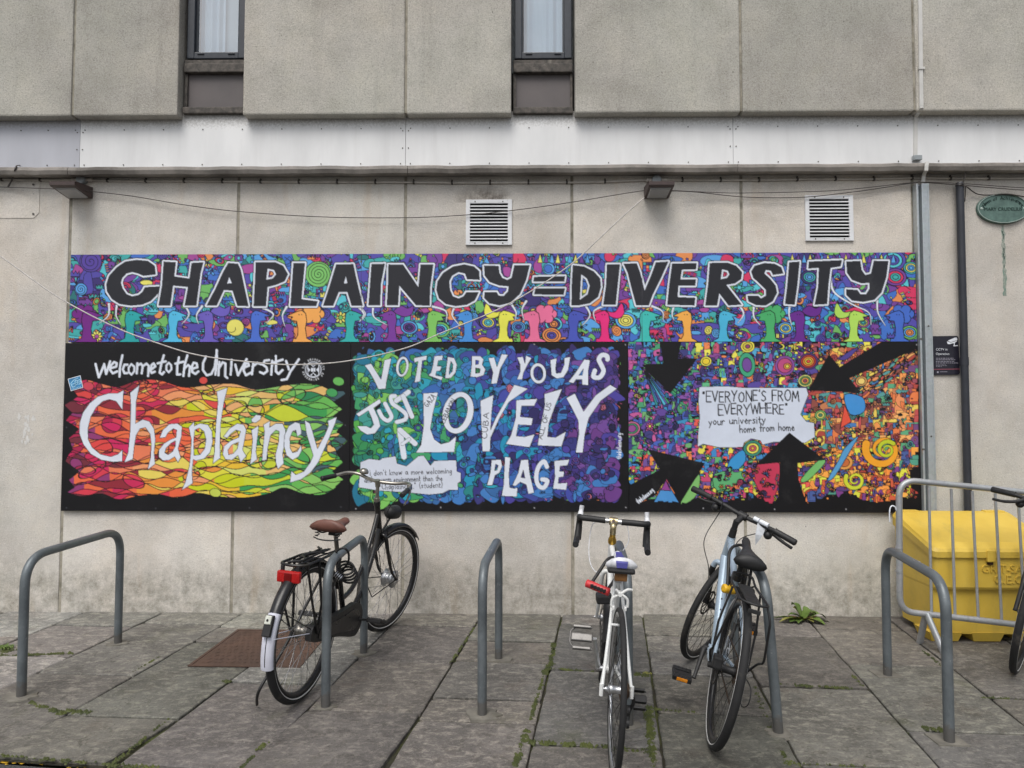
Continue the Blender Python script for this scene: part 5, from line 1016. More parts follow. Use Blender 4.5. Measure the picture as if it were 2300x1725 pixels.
for p in pth: p = p-L; vs += [(p.x-.0125, p.y, p.z), (p.x+.0125, p.y, p.z), (p.x+.0125, p.y-.011, p.z), (p.x-.0125, p.y-.011, p.z)]
m.add(vs, [(4*i+k, 4*i+(k+1) % 4, 4*i+4+(k+1) % 4, 4*i+4+k) for i in range(4) for k in range(4)]+[(0, 1, 2, 3), (16, 17, 18, 19)]); m.build('strip', M_COND, o)
q = U(2068, 155, YU)-L; m = MB(); m.box((q.x-.022, -.018+YU-L.y, q.z-.009), (q.x+.022, .001+YU-L.y, q.z+.009), .002); m.build('clip', M_COND, o)
# text helper: built-in font -> mesh
def text_mesh(T, size, ext=0.):
    cu = bpy.data.curves.new('t', 'FONT'); cu.body = T; cu.size = size; cu.extrude = ext; cu.resolution_u = 3
    ob = bpy.data.objects.new('t', cu); COL.objects.link(ob); dg = bpy.context.evaluated_depsgraph_get(); me = bpy.data.meshes.new_from_object(ob.evaluated_get(dg))
    bpy.data.objects.remove(ob); vs = [v.co.copy() for v in me.vertices]; fs = [list(p.vertices) for p in me.polygons]; bpy.data.meshes.remove(me); return vs, fs
# oval plaque
M_VERD = simple('verdigris_bronze', (.115, .19, .165), .5, .25, var=.3, scale=22, dirt=(.22, .33, .29), grime=.6); M_VERDL = simple('worn_rim', (.42, .5, .46), .45, .3, var=.2); M_VERDD = simple('dark_bronze_letters', (.018, .045, .038), .6, .2)
c = U(2251.5, 469, -.01); rx = U(2251.5, 469).x-U(2193, 469).x; rz = U(2251, 436).z-c.z
o = thing('memorial_plaque', (c.x, 0, c.z), 'oval green bronze plaque with dark raised lettering at the right edge', 'plaque')
def ellp(a, b, y, n=56): return [(a*math.cos(2*math.pi*i/n), y, b*math.sin(2*math.pi*i/n)) for i in range(n)]
m = MB(); n = 56; vs = ellp(rx, rz, -.001)+ellp(rx, rz, -.018)+ellp(rx*.965, rz*.94, -.024)+ellp(rx*.945, rz*.905, -.018); m.add(vs, [(k*n+i, k*n+(i+1) % n, (k+1)*n+(i+1) % n, (k+1)*n+i) for k in range(3) for i in range(n)]+[tuple(range(3*n, 4*n))]); m.build('plate', M_VERD, o)
m = MB(); vs = ellp(rx*.975, rz*.955, -.0245)+ellp(rx*.955, rz*.925, -.0245)+ellp(rx*.975, rz*.955, -.022)+ellp(rx*.955, rz*.925, -.022); m.add(vs, [(i, (i+1) % n, n+(i+1) % n, n+i) for i in range(n)]+[(i, (i+1) % n, 2*n+(i+1) % n, 2*n+i) for i in range(n)]+[(n+i, n+(i+1) % n, 3*n+(i+1) % n, 3*n+i) for i in range(n)]); m.build('rim', M_VERDL, o)
m = MB()
def put_text(m, T, size, cx, cz, y, ext, xf=None):
    vs, fs = text_mesh(T, size, ext); xs = [v.x for v in vs]; mid = (min(xs)+max(xs))/2
    m.add([(v.x-mid+cx, y-v.z, v.y+cz) if xf is None else xf(v, mid) for v in vs], fs)
put_text(m, 'MARY CRUDELIUS', .0345, 0, -.016, -.0185, .002)
T = 'Women of Achievement'
for i, ch in enumerate(T):
    if ch == ' ': continue
    a = R(163-146*i/(len(T)-1)); px_, pz_ = rx*.72*math.cos(a), rz*.64*math.sin(a)-.006; tg = math.atan2(rz*.64*math.cos(a), -rx*.72*math.sin(a))+math.pi
    put_text(m, ch, .036, 0, 0, 0, .002, lambda v, mid: (px_+(v.x-mid)*math.cos(tg)-v.y*math.sin(tg), -.0185-v.z, pz_+(v.x-mid)*math.sin(tg)+v.y*math.cos(tg)))
m.build('lettering', M_VERDD, o)
for s_ in (-1, 1):
    m = MB(); m.sphere((s_*rx*.82, -.018, .0), .011, n=12, m=8, sc=(1, .5, 1)); m.build('bolt', M_VERDL, o)
rs = random.Random(4); m = MB(); zt_ = -rz; L1 = [((rs.uniform(-.004, .004)+.006+.000*k), zt_-.008-.021*k, .008+.009*rs.random()) for k in range(26)]
m.add([(x-w_, -.0012, z) for x, z, w_ in L1]+[(x+w_, -.0012, z) for x, z, w_ in L1], [(i, i+1, 27+i, 26+i) for i in range(25)]); 
ts = NT('verdigris_stain'); ts.base((.20, .33, .27)); ts.rough(.9); na = ts.noise(26, 5, .7, vec=ts.scl(None, (1, 1, .35))); ts.l(ts.ramp(na, [(.3, .1), (.6, .62)]), ts.b.inputs['Alpha']); m.build('run_stain', ts.m, o)
m = MB()
for k in (2, 3, 4, 8, 9, 10, 11, 14): x, z, w_ = L1[k]; m.add([(x-w_*.28, -.0022, z), (x+w_*.22, -.0022, z), (x+w_*.18, -.0022, z-.02), (x-w_*.16, -.0022, z-.021)], [(0, 1, 2, 3)])
m.build('dark_stain', M_VERDD, o)
# camera notice
M_SNAVY = simple('sign_navy', (.018, .017, .028), .35, var=.1); M_SWHITE = simple('sign_white', (.75, .78, .84), .4, var=.02); M_SRED = simple('sign_red_line', (.28, .075, .11), .4); M_SGREY = simple('sign_fine_print', (.34, .33, .4), .4)
s_ = .0663; zc_ = lambda a, b: U(2070+a*s_, 740+b*s_, -.012)
tl, tr, br, bl_ = zc_(305, 230), zc_(1245, 212), zc_(1300, 1530), zc_(360, 1548); o = thing('warning_sign', (tl+br)/2, 'dark navy notice saying CCTV in Operation with white camera symbol', 'sign'); L = Vector(o.location)
def sg(u, v): p = (tl*(1-u)+tr*u)*(1-v)+(bl_*(1-u)+br*u)*v; return p-L
def rrect(r_): 
    o_ = []; k = (tr-tl).length/(tl-bl_).length
    for cxu, cyv, a0 in ((1-r_, r_*k, -90), (1-r_, 1-r_*k, 0), (r_, 1-r_*k, 90), (r_, r_*k, 180)):
        for i in range(6): a = R(a0+90*i/5); o_.append((cxu+r_*math.cos(a), cyv+r_*k*math.sin(a)))
    return o_
m = MB(); rr = rrect(.09); n = len(rr); vs = [sg(u, v) for u, v in rr]+[sg(u, v)+Vector((0, .0105, 0)) for u, v in rr]; m.add(vs, [tuple(range(n)), tuple(range(2*n-1, n-1, -1))]+[(i, i+n, (i+1) % n+n, (i+1) % n) for i in range(n)]); m.build('plate', M_SNAVY, o)
def szz(a, b): return zc_(a, b)-L
m = MB()
def flat(m, L_, d=.0012): m.add([szz(a, b)-Vector((0, d, 0)) for a, b in L_], [tuple(range(len(L_)))])
flat(m, [(880, 380), (1120, 275), (1180, 270), (1215, 330), (1200, 360), (1010, 425), (960, 420)]); flat(m, [(850, 420), (880, 405), (960, 440), (1010, 440), (1200, 375), (1200, 395), (1120, 460), (1115, 540), (1225, 530), (1225, 560), (1120, 570), (1085, 575), (1065, 545), (1090, 535), (1085, 460), (930, 500), (880, 490)]); m.build('camera_symbol', M_SWHITE, o)
m = MB()
for T, (a, b), sz in (('CCTV in', (478, 712), .024), ('Operation', (478, 862), .024)):
    vs, fs = text_mesh(T, sz); p = szz(a, b); m.add([(p.x+v.x*.98, p.y-.0012, p.z+v.y) for v in vs], fs)
m.build('lettering', M_SWHITE, o)
m = MB(); rs = random.Random(9)
for y, e in ((975, 1085), (1025, 1150), (1080, 1115), (1135, 1235), (1198, 825), (1228, 855), (1258, 690)):
    x = 485; t_ = 9 if y < 1150 else 6
    while x < e: w_ = rs.uniform(35, 100); flat(m, [(x, y-t_), (min(x+w_, e), y-t_), (min(x+w_, e), y+t_), (x, y+t_)]); x += w_+18
flat(m, [(545+32*math.cos(i*.52), 1448+32*math.sin(i*.52)) for i in range(12)]); flat(m, [(620, 1428), (870, 1424), (870, 1440), (620, 1444)]); m.build('fine_print', M_SGREY, o)
m = MB(); flat(m, [(362, 1340), (1298, 1328), (1300, 1352), (364, 1366)]); m.build('red_line', M_SRED, o)
# ================================================================ STREET FURNITURE
def steel():
    t = NT('grey_coated_steel'); n = t.noise(5, 6, .7); f_ = t.noise(40, 4, .7)
    col = t.ramp(n, [(.3, (.095, .11, .12)), (.7, (.18, .205, .22))]); col = t.mix(t.ramp(f_, [(.64, 0.), (.70, .6)]), col, (.30, .305, .30)); col = t.mix(t.ramp(t.noise(9, 7, .75, vec=t.scl(None, (1, 1, .4))), [(.56, 0.), (.68, .55)]), col, (.06, .068, .075)); sz = t.n('SeparateXYZ'); t.l(t.co, sz.inputs[0]); col = t.mix(t.math('MULTIPLY', t.ramp(t.math('ADD', sz.outputs[2], t.math('MULTIPLY', f_, -.11)), [(.0, 1.), (.02, 0.)]), .45), col, (.10, .07, .045)); t.base(col); t.b.inputs['Metallic'].default_value = .3; t.rough(t.ramp(n, [(.3, .36), (.7, .52)])); return t.m
M_STAND = steel(); M_MORT = simple('mortar_patch', (.16, .15, .128), .9, var=.35, scale=14, dirt=(.10, .09, .07), bump=.6); M_CHIP = simple('scratched_paint', (.38, .39, .40), .5)
ST = [((-2.64, -1.49), (-2.60, -.67), 'leftmost grey steel cycle stand, standing empty by itself'), ((-1.005, -1.59), (-.985, -.82), 'grey steel cycle stand with the black town bicycle locked to it'), ((-.205, -1.665), (-.15, -.90), 'empty grey steel cycle stand in the middle of the row'),
      ((.505, -1.76), (.565, -.95), 'grey steel cycle stand hidden behind the white racing bicycle'), ((1.20, -1.83), (1.26, -1.0), 'grey steel cycle stand leaning by the pale blue bicycle'), ((1.945, -1.905), (2.065, -1.12), 'rightmost grey steel cycle stand, in front of the yellow grit bin')]
for i, (a, b, lab) in enumerate(ST):
    A, B = Vector((*a, gz(a[1]))), Vector((*b, gz(b[1]))); o = thing('cycle_stand', (A+B)/2, lab, 'bike stand', 'grey cycle stands in a row'); L = Vector(o.location); hh = .722
    ln = Vector((-.055, 0, 0)) if i == 4 else Vector((0, 0, 0))
    m = MB(); m.tube(round_path([A-L-Vector((0, 0, .06)), A-L+ln+Vector((0, 0, hh)), B-L+ln+Vector((0, 0, hh)), B-L-Vector((0, 0, .06))], .155, 10), .0235, 18); m.build('hoop', M_STAND, o)
    rs = random.Random(i)
    for k, p in enumerate((A, B)):
        m = MB(); n = 18; r0 = rs.uniform(.05, .085)
        if i == 5: pts = [(-.085, -.05), (.085, -.055), (.08, .09), (-.09, .095)]; pts = [(x*.8, y*.8) for x, y in pts]
        else: pts = [(r0*rs.uniform(.75, 1.25)*math.cos(6.283*j/n), r0*.9*rs.uniform(.75, 1.2)*math.sin(6.283*j/n)) for j in range(n)]
        q = p-L; n = len(pts); m.add([(q.x+x, q.y+y, q.z+SLOPE*y+.0035) for x, y in pts]+[(q.x+x*1.04, q.y+y*1.04, q.z+SLOPE*y-.012) for x, y in pts], [tuple(range(n))]+[(j, (j+1) % n, n+(j+1) % n, n+j) for j in range(n)]); m.build('mortar_base', M_MORT, o)
    m = MB(); d = (B-A).normalized()
    for u, l in (((.42, .03),) if i != 3 else ((.5, .02),)):
        c_ = A-L+ln+(B-A)*u+Vector((0, 0, hh+.0238)); m.add([c_+Vector((-.011, -l, -.002)), c_+Vector((.008, -l*.8, -.001)), c_+Vector((.011, l, -.002)), c_+Vector((-.008, l*.7, -.001))], [(0, 1, 2, 3)])
    m.build('worn_sticker', M_CHIP, o)
# rusty inspection cover
M_RUST = simple('rusty_plate', (.095, .055, .040), .75, .2, var=.3, scale=5, dirt=(.07, .043, .034), bump=.2)
o = thing('inspection_cover', (-1.63, -.73, gz(-.73)), 'rust brown rectangular access cover let into the paving', 'access cover'); L = Vector(o.location)
cq = [(-1.945, -1.04), (-1.32, -1.05), (-1.32, -.42), (-1.92, -.415)]
m = MB(); m.add([Vector((x, y, gz(y)+dz))-L for dz in (.004, -.02) for x, y in cq], [(0, 1, 2, 3), (0, 1, 5, 4), (1, 2, 6, 5), (2, 3, 7, 6), (3, 0, 4, 7)])
pl = m.build('plate', M_RUST, o); m = MB()
for j in range(16):
    for k in range(11):
        x, y = -1.90+.036*j+(.018 if k % 2 else 0), -1.0+.054*k; p = Vector((x, y, gz(y)+.0045))-L; a = R(45 if (j+k) % 2 else -45); c_, s1 = math.cos(a)*.014, math.sin(a)*.014
        m.add([p+Vector((c_-s1*.25, s1+c_*.25, .002)), p+Vector((c_+s1*.25, s1-c_*.25, .002)), p+Vector((-c_+s1*.25, -s1-c_*.25, .002)), p+Vector((-c_-s1*.25, -s1+c_*.25, .002))], [(0, 1, 2, 3)])
m.build('tread_pattern', M_RUST, pl)
m = MB()
for (x0, y0), (x1, y1) in zip(cq, cq[1:]+cq[:1]):
    a, b = Vector((x0, y0, gz(y0)))-L, Vector((x1, y1, gz(y1)))-L; d = (b-a).normalized(); e = Vector((d.y, -d.x, 0))
    m.add([a-d*.02+e*.002, b+d*.02+e*.002, b+d*.02+e*.02, a-d*.02+e*.02, a-d*.02+e*.002+Vector((0, 0, .006)), b+d*.02+e*.002+Vector((0, 0, .006)), b+d*.02+e*.02+Vector((0, 0, .0055)), a-d*.02+e*.02+Vector((0, 0, .0055))], [(4, 5, 6, 7), (0, 1, 5, 4), (2, 3, 7, 6)])
m.build('frame', M_RUST, o)
# yellow grit bin
def yel():
    t = NT('yellow_plastic'); n = t.noise(3, 6, .65); col = t.ramp(n, [(.3, (.60, .405, .05)), (.7, (.70, .50, .085))]); col = t.mix(t.math('MULTIPLY', t.ramp(t.noise(3.5, 7, .72, vec=t.scl(None, (1.6, 1, .6))), [(.50, 0.), (.70, 1.)]), .55), col, (.42, .31, .07)); col = t.mix(t.ramp(t.noise(60, 5, .7), [(.68, 0.), (.76, .4)]), col, (.2, .15, .06))
    t.base(col); t.rough(.5); t.bump(t.noise(180, 2), .08, .002); return t.m
M_YEL = yel()
zb = gz(-.5); o = thing('grit_bin', (3.03, -.33, zb), 'yellow plastic grit bin with sloping lid standing behind the steel barrier', 'grit bin'); xw = .40
def loft(m, secs):    # secs: list of (z, x half, y front, y back, corner radius)
    rings = []
    for z, hx_, yf, yb, r_ in secs:
        o_ = []
        for cx0, cy0, a0 in ((hx_-r_, yb-r_, 0), (-hx_+r_, yb-r_, 90), (-hx_+r_, yf+r_, 180), (hx_-r_, yf+r_, 270)):
            for k in range(5): a = R(a0+90*k/4); o_.append((cx0+r_*math.cos(a), cy0+r_*math.sin(a), z if not callable(z) else z(cy0+r_*math.sin(a))))
        rings.append(o_)
    n = 20; m.add([p for q in rings for p in q], [(k*n+i, k*n+(i+1) % n, (k+1)*n+(i+1) % n, (k+1)*n+i) for k in range(len(rings)-1) for i in range(n)], False); b = sum(rings, [])
    m.add(rings[0], [tuple(range(n))[::-1]]); m.add(rings[-1], [tuple(range(n))])
m = MB(); zl = lambda y: .555+(y+.27)*.28
loft(m, [(.045, xw-.035, -.205, .19, .03), (.05, xw-.03, -.215, .195, .03), (.34, xw-.012, -.235, .205, .03), (.345, xw-.012, -.262, .207, .03), (.36, xw-.008, -.27, .208, .03), (lambda y: .548+(y+.27)*.28, xw, -.272, .215, .03)])
bo = m.build('body', M_YEL, o)
for cx0 in (-.30, -.03, .26):
    m = MB(); vs = [(cx0-.105, -.222, .06), (cx0+.105, -.222, .06), (cx0+.085, -.205, .0), (cx0-.085, -.205, .0), (cx0-.105, -.03, .06), (cx0+.105, -.03, .06), (cx0+.085, -.05, .0), (cx0-.085, -.05, .0)]
    m.add(vs, [(0, 1, 2, 3), (4, 5, 6, 7), (0, 1, 5, 4), (1, 2, 6, 5), (2, 3, 7, 6), (3, 0, 4, 7)]); m.build('foot', M_YEL, o)
m = MB(); lz = lambda d: (lambda y: (.595+d+min(.14, (y+.285)*.36) if y > -.275 else .595+d))
loft(m, [(lambda y: .556+(y+.27)*.28, xw+.012, -.288, .225, .035), (lambda y: .590+(y+.285)*.33, xw+.014, -.29, .225, .035), (lambda y: .606+(y+.285)*.355, xw, -.278, .215, .04), (lambda y: .624+(y+.285)*.345, xw-.05, -.235, .15, .03)])
lid = m.build('lid', M_YEL, o)
for s_ in (-1, 1):
    m = MB(); m.box((s_*.30-.07, .18, .755), (s_*.30+.07, .235, .79), .008); m.build('hinge', M_YEL, lid)
m = MB(); m.box((-.07, -.298, .525), (-.015, -.27, .60), .006); m.build('lid_lip', M_YEL, lid)
m = MB(); m.box((-.06, -.287, .505), (-.026, -.268, .548), .006); m.tube([(-.053, -.285, .545), (-.053, -.29, .566), (-.034, -.29, .566), (-.034, -.285, .545)], .004, 8); m.build('hasp', simple('rusty_hasp', (.045, .022, .014), .7, .4), o)
m = MB(); m.box((-.13, -.2745, .475), (.20, -.268, .50-.02), .001)
m = MB(); put_text(m, 'GRIT-SALT', .072, .075, .455, -.2705, .007); put_text(m, 'C.E.C', .08, .075, .385, -.2705, .007); m.build('embossed_lettering', M_YEL, bo)
# barrier
o_p = Vector((2.576, -.66, gz(-.66))); YBAR = -.66
o = thing('crowd_barrier', o_p, 'galvanised steel crowd barrier standing in front of the yellow grit bin', 'barrier'); L = Vector(o.location)
M_GALV2 = galv_mat('barrier_galvanised', (.40, .42, .44))
b8 = lambda a, b: U(1900+a*.401, 1060+b*.401, YBAR)-L
fr = [b8(1500, 165), b8(998, 115), b8(330, 42), b8(292, 120), b8(302, 700), b8(345, 775), b8(480, 797), b8(998, 858), b8(1500, 915)]
m = MB(); m.tube(round_path([b8(1500, 165), b8(700, 82), b8(297, 42), b8(302, 780), b8(480, 799), b8(1500, 918)], [0, .3, .115, .13, .05, 0], 10), .0195, 14); m.build('frame', M_GALV2, o)
z8 = [(465, 480), (590, 612), (707, 742), (836, 873), (964, 1004), (1092, 1135), (1220, 1266), (1348, 1397)]
for a, b in z8:
    ta = 42+(a-297)*.1035; tb = 799+(b-480)*.117; m = MB(); m.cyl(b8(a, ta+22), b8(b, tb), .0085, 10); m.build('bar', M_GALV2, o)
top_ = b8(450, 793); gA, gB = G(2066, 1443)-L, G(2121, 1470)-L
m = MB(); m.tube([top_+Vector((0, .005, 0)), gA], .017, 12, flat=1.25); m.build('foot', M_GALV2, o); m = MB(); m.tube([top_-Vector((0, .005, 0)), gB], .017, 12, flat=1.25); m.build('foot', M_GALV2, o)
m = MB(); c1, c2 = b8(297, 425), b8(297, 555)
for c_, d in ((c1, .006), (c2, .008)): m.cyl(c_-Vector((0, 0, d)), c_+Vector((0, 0, d)), .0225, 12)
m.build('collar', M_GALV2, o)
m = MB(); m.tube(crom([b8(283, 215), b8(275, 196), b8(258, 190), b8(247, 205), b8(244, 240), b8(246, 280)], 6), .0042, 8); m.build('hook', M_SWHITE, o)
# ================================================================ BICYCLES  (local: x forward, y left, z up, origin under the rear axle)
M_TYRE = simple('tyre_rubber', (.014, .014, .015), .78, var=.35, scale=24, dirt=(.07, .062, .052), grime=.54); M_SPOKE = simple('spoke_steel', (.42, .42, .43), .3, .9, var=.1); M_SPOKB = simple('dark_spoke', (.05, .048, .045), .4, .6)
M_BLK = simple('black_enamel', (.011, .011, .012), .3, var=.3, scale=12, dirt=(.03, .026, .022)); M_BLKM = simple('black_plastic', (.015, .015, .016), .55, var=.3); M_CHR = simple('dull_chrome', (.34, .32, .29), .36, .9, var=.2, scale=24, dirt=(.22, .16, .10), grime=.6)
M_ALU = simple('brushed_alloy', (.55, .56, .58), .35, .9, var=.12); M_RIMB = simple('black_rim', (.02, .02, .022), .4, .3); M_REFL = simple('reflective_band', (.55, .55, .54), .4, var=.08)
M_WHF = simple('chipped_white_frame', (.72, .73, .72), .4, var=.06, scale=10, dirt=(.20, .15, .11), grime=.665, bump=.05); M_BLUF = simple('pale_blue_frame', (.40, .50, .60), .3, .3, var=.12, scale=5); M_LTHR = simple('brown_saddle', (.14, .058, .042), .5, var=.25, scale=22); M_SADB = simple('black_saddle', (.018, .018, .019), .5, var=.2)
M_GOLD = simple('gold_anodised', (.62, .38, .07), .22, .9, var=.1); M_REDL = simple('red_lens', (.42, .012, .012), .25, var=.15); M_ORL = simple('amber_reflector', (.75, .27, .02), .3); M_RUSTM = simple('rusty_chain', (.09, .06, .04), .6, .6, var=.4); M_REDP = simple('red_rubber', (.55, .035, .04), .45, var=.12); M_YLK = simple('yellow_lock', (.72, .42, .02), .4); M_WPL = simple('white_plastic', (.62, .63, .72), .45, var=.05); M_SBLU = simple('saddle_blue', (.06, .06, .26), .5); M_SWH = simple('saddle_white', (.66, .67, .7), .5)
M_PEDL = simple('grimy_alloy_pedal', (.17, .165, .16), .4, .7, var=.4)
def bike(name, x, y, yaw, lean, label, group='bicycles parked at the stands'):
    Mz = Matrix.Translation((x, y, gz(y))) @ Matrix.Rotation(math.atan(SLOPE*math.sin(yaw)), 4, Vector((0, -1, 0)).lerp(Vector((0, -1, 0)), 1) if False else (0, 0, 1)) if False else Matrix.Translation((x, y, gz(y)))
    pitch = -math.atan(SLOPE*math.sin(yaw))
    return thing(name, None, label, 'bicycle', group, M=Mz @ Matrix.Rotation(yaw, 4, 'Z') @ Matrix.Rotation(pitch, 4, 'Y') @ Matrix.Rotation(lean, 4, 'X'))
def wheel(o, M, Rw, tr, rimmat, spmat, band=None, hubr=.018, hubm=None, hubw=.05, nsp=36, rim_h=.02, a0=0.):
    m = MB(); m.torus(M, Rw-tr, tr, 72, 12, 1.); w_ = m.build('wheel', M_TYRE, o)
    R1 = Rw-2*tr+.003; m = MB(); m.ring(M, [(R1+.006, -tr*.72), (R1-rim_h*.4, -tr*.78), (R1-rim_h, -tr*.3), (R1-rim_h, tr*.3), (R1-rim_h*.4, tr*.78), (R1+.006, tr*.72)], n=64); m.build('rim', rimmat, w_)
    if band:
        m = MB()
        for s_ in (-1, 1): m.ring(M, [(R1+.0075, s_*tr*.80), (R1+.0125, s_*(tr*.97)), (R1+.0125, s_*(tr*1.02+.0006)), (R1+.0075, s_*(tr*.86+.0006))], n=64)
        m.build('reflective_band', band, w_)
    m = MB(); m.tube([M @ Vector((0, y_, 0)) for y_ in (-hubw, -hubw*.75, -hubw*.7, -hubw*.3, hubw*.3, hubw*.7, hubw*.75, hubw)], [hubr*.6, hubr*.7, hubr*1.7, hubr, hubr, hubr*1.7, hubr*.7, hubr*.6], 14); m.tube([M @ Vector((0, -hubw-.022, 0)), M @ Vector((0, hubw+.022, 0))], .0055, 8); m.build('hub', hubm or M_ALU, w_)
    m = MB()
    for k in range(nsp):
        a = a0+2*math.pi*k/nsp; s_ = 1 if k % 2 else -1; b = a+(.62 if (k//2) % 2 else -.62)
        m.tube([M @ Vector((hubr*1.6*math.cos(b+0), s_*hubw*.72, hubr*1.6*math.sin(b+0))), M @ Vector(((R1-rim_h+.002)*math.cos(a), 0, (R1-rim_h+.002)*math.sin(a)))], .00135, 5, caps=False)
    m.build('spokes', spmat, w_); return w_
def steer(hb, ht, ang):
    ax = (Vector(ht)-Vector(hb)).normalized(); p = Vector(hb); return Matrix.Translation(p) @ Matrix.Rotation(ang, 4, ax) @ Matrix.Translation(-p)
def axle(x, z): return Matrix.Translation((x, 0, z))
def tubes(name, mat, par, *T, n=14):
    m = MB()
    for P_, r_ in T: m.tube(P_, r_, n)
    return m.build(name, mat, par)
def saddle(par, c, ln, wd, mat, thick=.035, nose=.018, tilt=0., name='saddle', mats=None):
    m = MB(); N, K = 22, 14; vs = []
    for i in range(N+1):
        t = i/N; x = ln*(.62-t) ; k = max(0., (t-.30)/.70)
        hw = nose+(wd-nose)*(k*k*(3-2*k)); e = min(1, t/.07, (1-t)/.06+.25); hw *= math.sqrt(max(.05, e)); sag = -.012*math.sin(t*math.pi)+(.012*k)
        th = thick*(.7+.5*k)*math.sqrt(max(.1, e))
        for j in range(K):
            a = 2*math.pi*j/K; cy, cz = math.cos(a), math.sin(a); zz_ = (cz*th*.45 if cz > 0 else cz*th*.75); vs.append((c[0]+x, c[1]+hw*cy*(1 if cz > -.3 else .93), c[2]+sag+zz_-abs(cy)**2.5*hw*.22+x*tilt))
    m.add(vs, [(i*K+j, i*K+(j+1) % K, (i+1)*K+(j+1) % K, (i+1)*K+j) for i in range(N) for j in range(K)]+[tuple(range(K)), tuple(range(N*K, N*K+K))], True)
    if mats:
        m.mi = 0
    return m.build(name, mat, par)
def pedal(par, c, mat, w_=.09, l=.095, rot=0., refl=None, cage=False):
    Mx = Matrix.Translation(c) @ Matrix.Rotation(rot, 4, 'Y'); m = MB()
    if cage:
        for s_ in (-1, 1): m.tube(round_path([Mx @ Vector((s_*l*.5, -w_*.5, -.008)), Mx @ Vector((s_*l*.5, w_*.3, -.008)), Mx @ Vector((s_*l*.3, w_*.55, -.008)), Mx @ Vector((0, w_*.55, -.008))], .012, 3), .0045, 6)
        for s_ in (-1, 1): m.box((s_*l*.5-.006, -w_*.42, -.013), (s_*l*.5+.006, w_*.42, .013), .003, Mx)
        m.box((-.018, -w_*.5, -.012), (.018, w_*.5, .012), .005, Mx)
    else:
        m.box((-l*.5, -w_*.5, -.013), (-l*.22, w_*.5, .013), .004, Mx); m.box((l*.22, -w_*.5, -.013), (l*.5, w_*.5, .013), .004, Mx); m.box((-.015, -w_*.5, -.010), (.015, w_*.5, .010), .004, Mx); m.box((-l*.5, -w_*.5, -.008), (l*.5, -w_*.38, .008), .003, Mx); m.box((-l*.5, w_*.38, -.008), (l*.5, w_*.5, .008), .003, Mx)
        for k in range(5):
            for s_ in (-1, 1): m.box((s_*l*.36-.008, -w_*.4+k*w_*.2-.003, .010), (s_*l*.36+.008, -w_*.4+k*w_*.2+.003, .0165), 0, Mx)
    p = m.build('pedal', mat, par)
    if refl:
        for s_ in (-1, 1):
            m = MB(); m.box((s_*l*.505-.003, -w_*.28, -.008), (s_*l*.505+.003, w_*.28, .008), .001, Mx); m.build('reflector', refl, p)
    return p
def crank(par, bb, ang, ln, side, mat, r_=.009):
    e = Vector((bb[0]+ln*math.cos(ang), side*.085, bb[1]+ln*math.sin(ang))); m = MB(); s0 = Vector((bb[0], side*.055, bb[1])); m.tube([s0, s0.lerp(e, .15), s0.lerp(e, .9), e], [.016, .012, .009, .012], 10, flat=.75); m.tube([s0-Vector((0, side*.03, 0)), s0+Vector((0, side*.008, 0))], .013, 10); m.build('crank', mat, par); return e
# ---------------------------------------------------------------- black town bicycle
Rw = .355; tr = .021
bk = bike('bicycle', -1.159, -1.502, R(78.9), R(3.2), 'black step-through town bicycle with brown saddle, rear rack and red rear light')
BB = (.47, .285); HB, HT = (.945, 0, .715), (.885, 0, .895); S1 = steer(HB, HT, R(-12.5))
wheel(bk, axle(0, Rw), Rw, tr, M_RIMB, M_SPOKE, M_REFL, .026, M_CHR); wheel(bk, S1 @ axle(1.14, Rw), Rw, tr, M_RIMB, M_SPOKE, M_REFL, .036, M_ALU, .045)
sw = crom([(.905, 0, .83), (.83, 0, .70), (.70, 0, .53), (.56, 0, .43), (.42, 0, .405)], 6)
tubes('frame', M_BLK, bk, ([(BB[0], 0, BB[1]), (.335, 0, .70)], .0155), (sw, .0145), (crom([(.94, 0, .73), (.88, 0, .60), (.74, 0, .42), (.60, 0, .31), (BB[0], 0, BB[1])], 6), .0165), ([HB, HT], .019), ([(HB[0]+.004, 0, HB[2]-.012), HB], .023), ([(HT[0], 0, HT[2]-.012), (HT[0]-.004, 0, HT[2]+.012)], .023), ([(BB[0], -.04, BB[1]), (BB[0], .04, BB[1])], .022),
      ([(BB[0], .03, BB[1]), (.25, .05, .31), (0, .062, Rw)], .0095), ([(BB[0], -.03, BB[1]), (.25, -.05, .31), (0, -.062, Rw)], .0095), ([(.345, .018, .66), (.25, .045, .58), (0, .062, Rw)], .0075), ([(.345, -.018, .66), (.25, -.045, .58), (0, -.062, Rw)], .0075))
ax = (Vector(HT)-Vector(HB)).normalized(); cr_ = Vector(HB)-ax*.03
fk = [S1 @ Vector(p) for p in ((cr_.x, .0, cr_.z), (cr_.x+.004, .045, cr_.z-.012), (cr_.x+.03, .052, .60), (1.035, .052, .49), (1.075, .052, .42), (1.14, .054, Rw))]
fk2 = [S1 @ Vector(p) for p in ((cr_.x, .0, cr_.z), (cr_.x+.004, -.045, cr_.z-.012), (cr_.x+.03, -.052, .60), (1.035, -.052, .49), (1.075, -.052, .42), (1.14, -.054, Rw))]
tubes('fork', M_BLK, bk, (crom(fk, 6), [.0135]*13+[.012]*6+[.010]*6+[.008]*6), (crom(fk2, 6), [.0135]*13+[.012]*6+[.010]*6+[.008]*6))
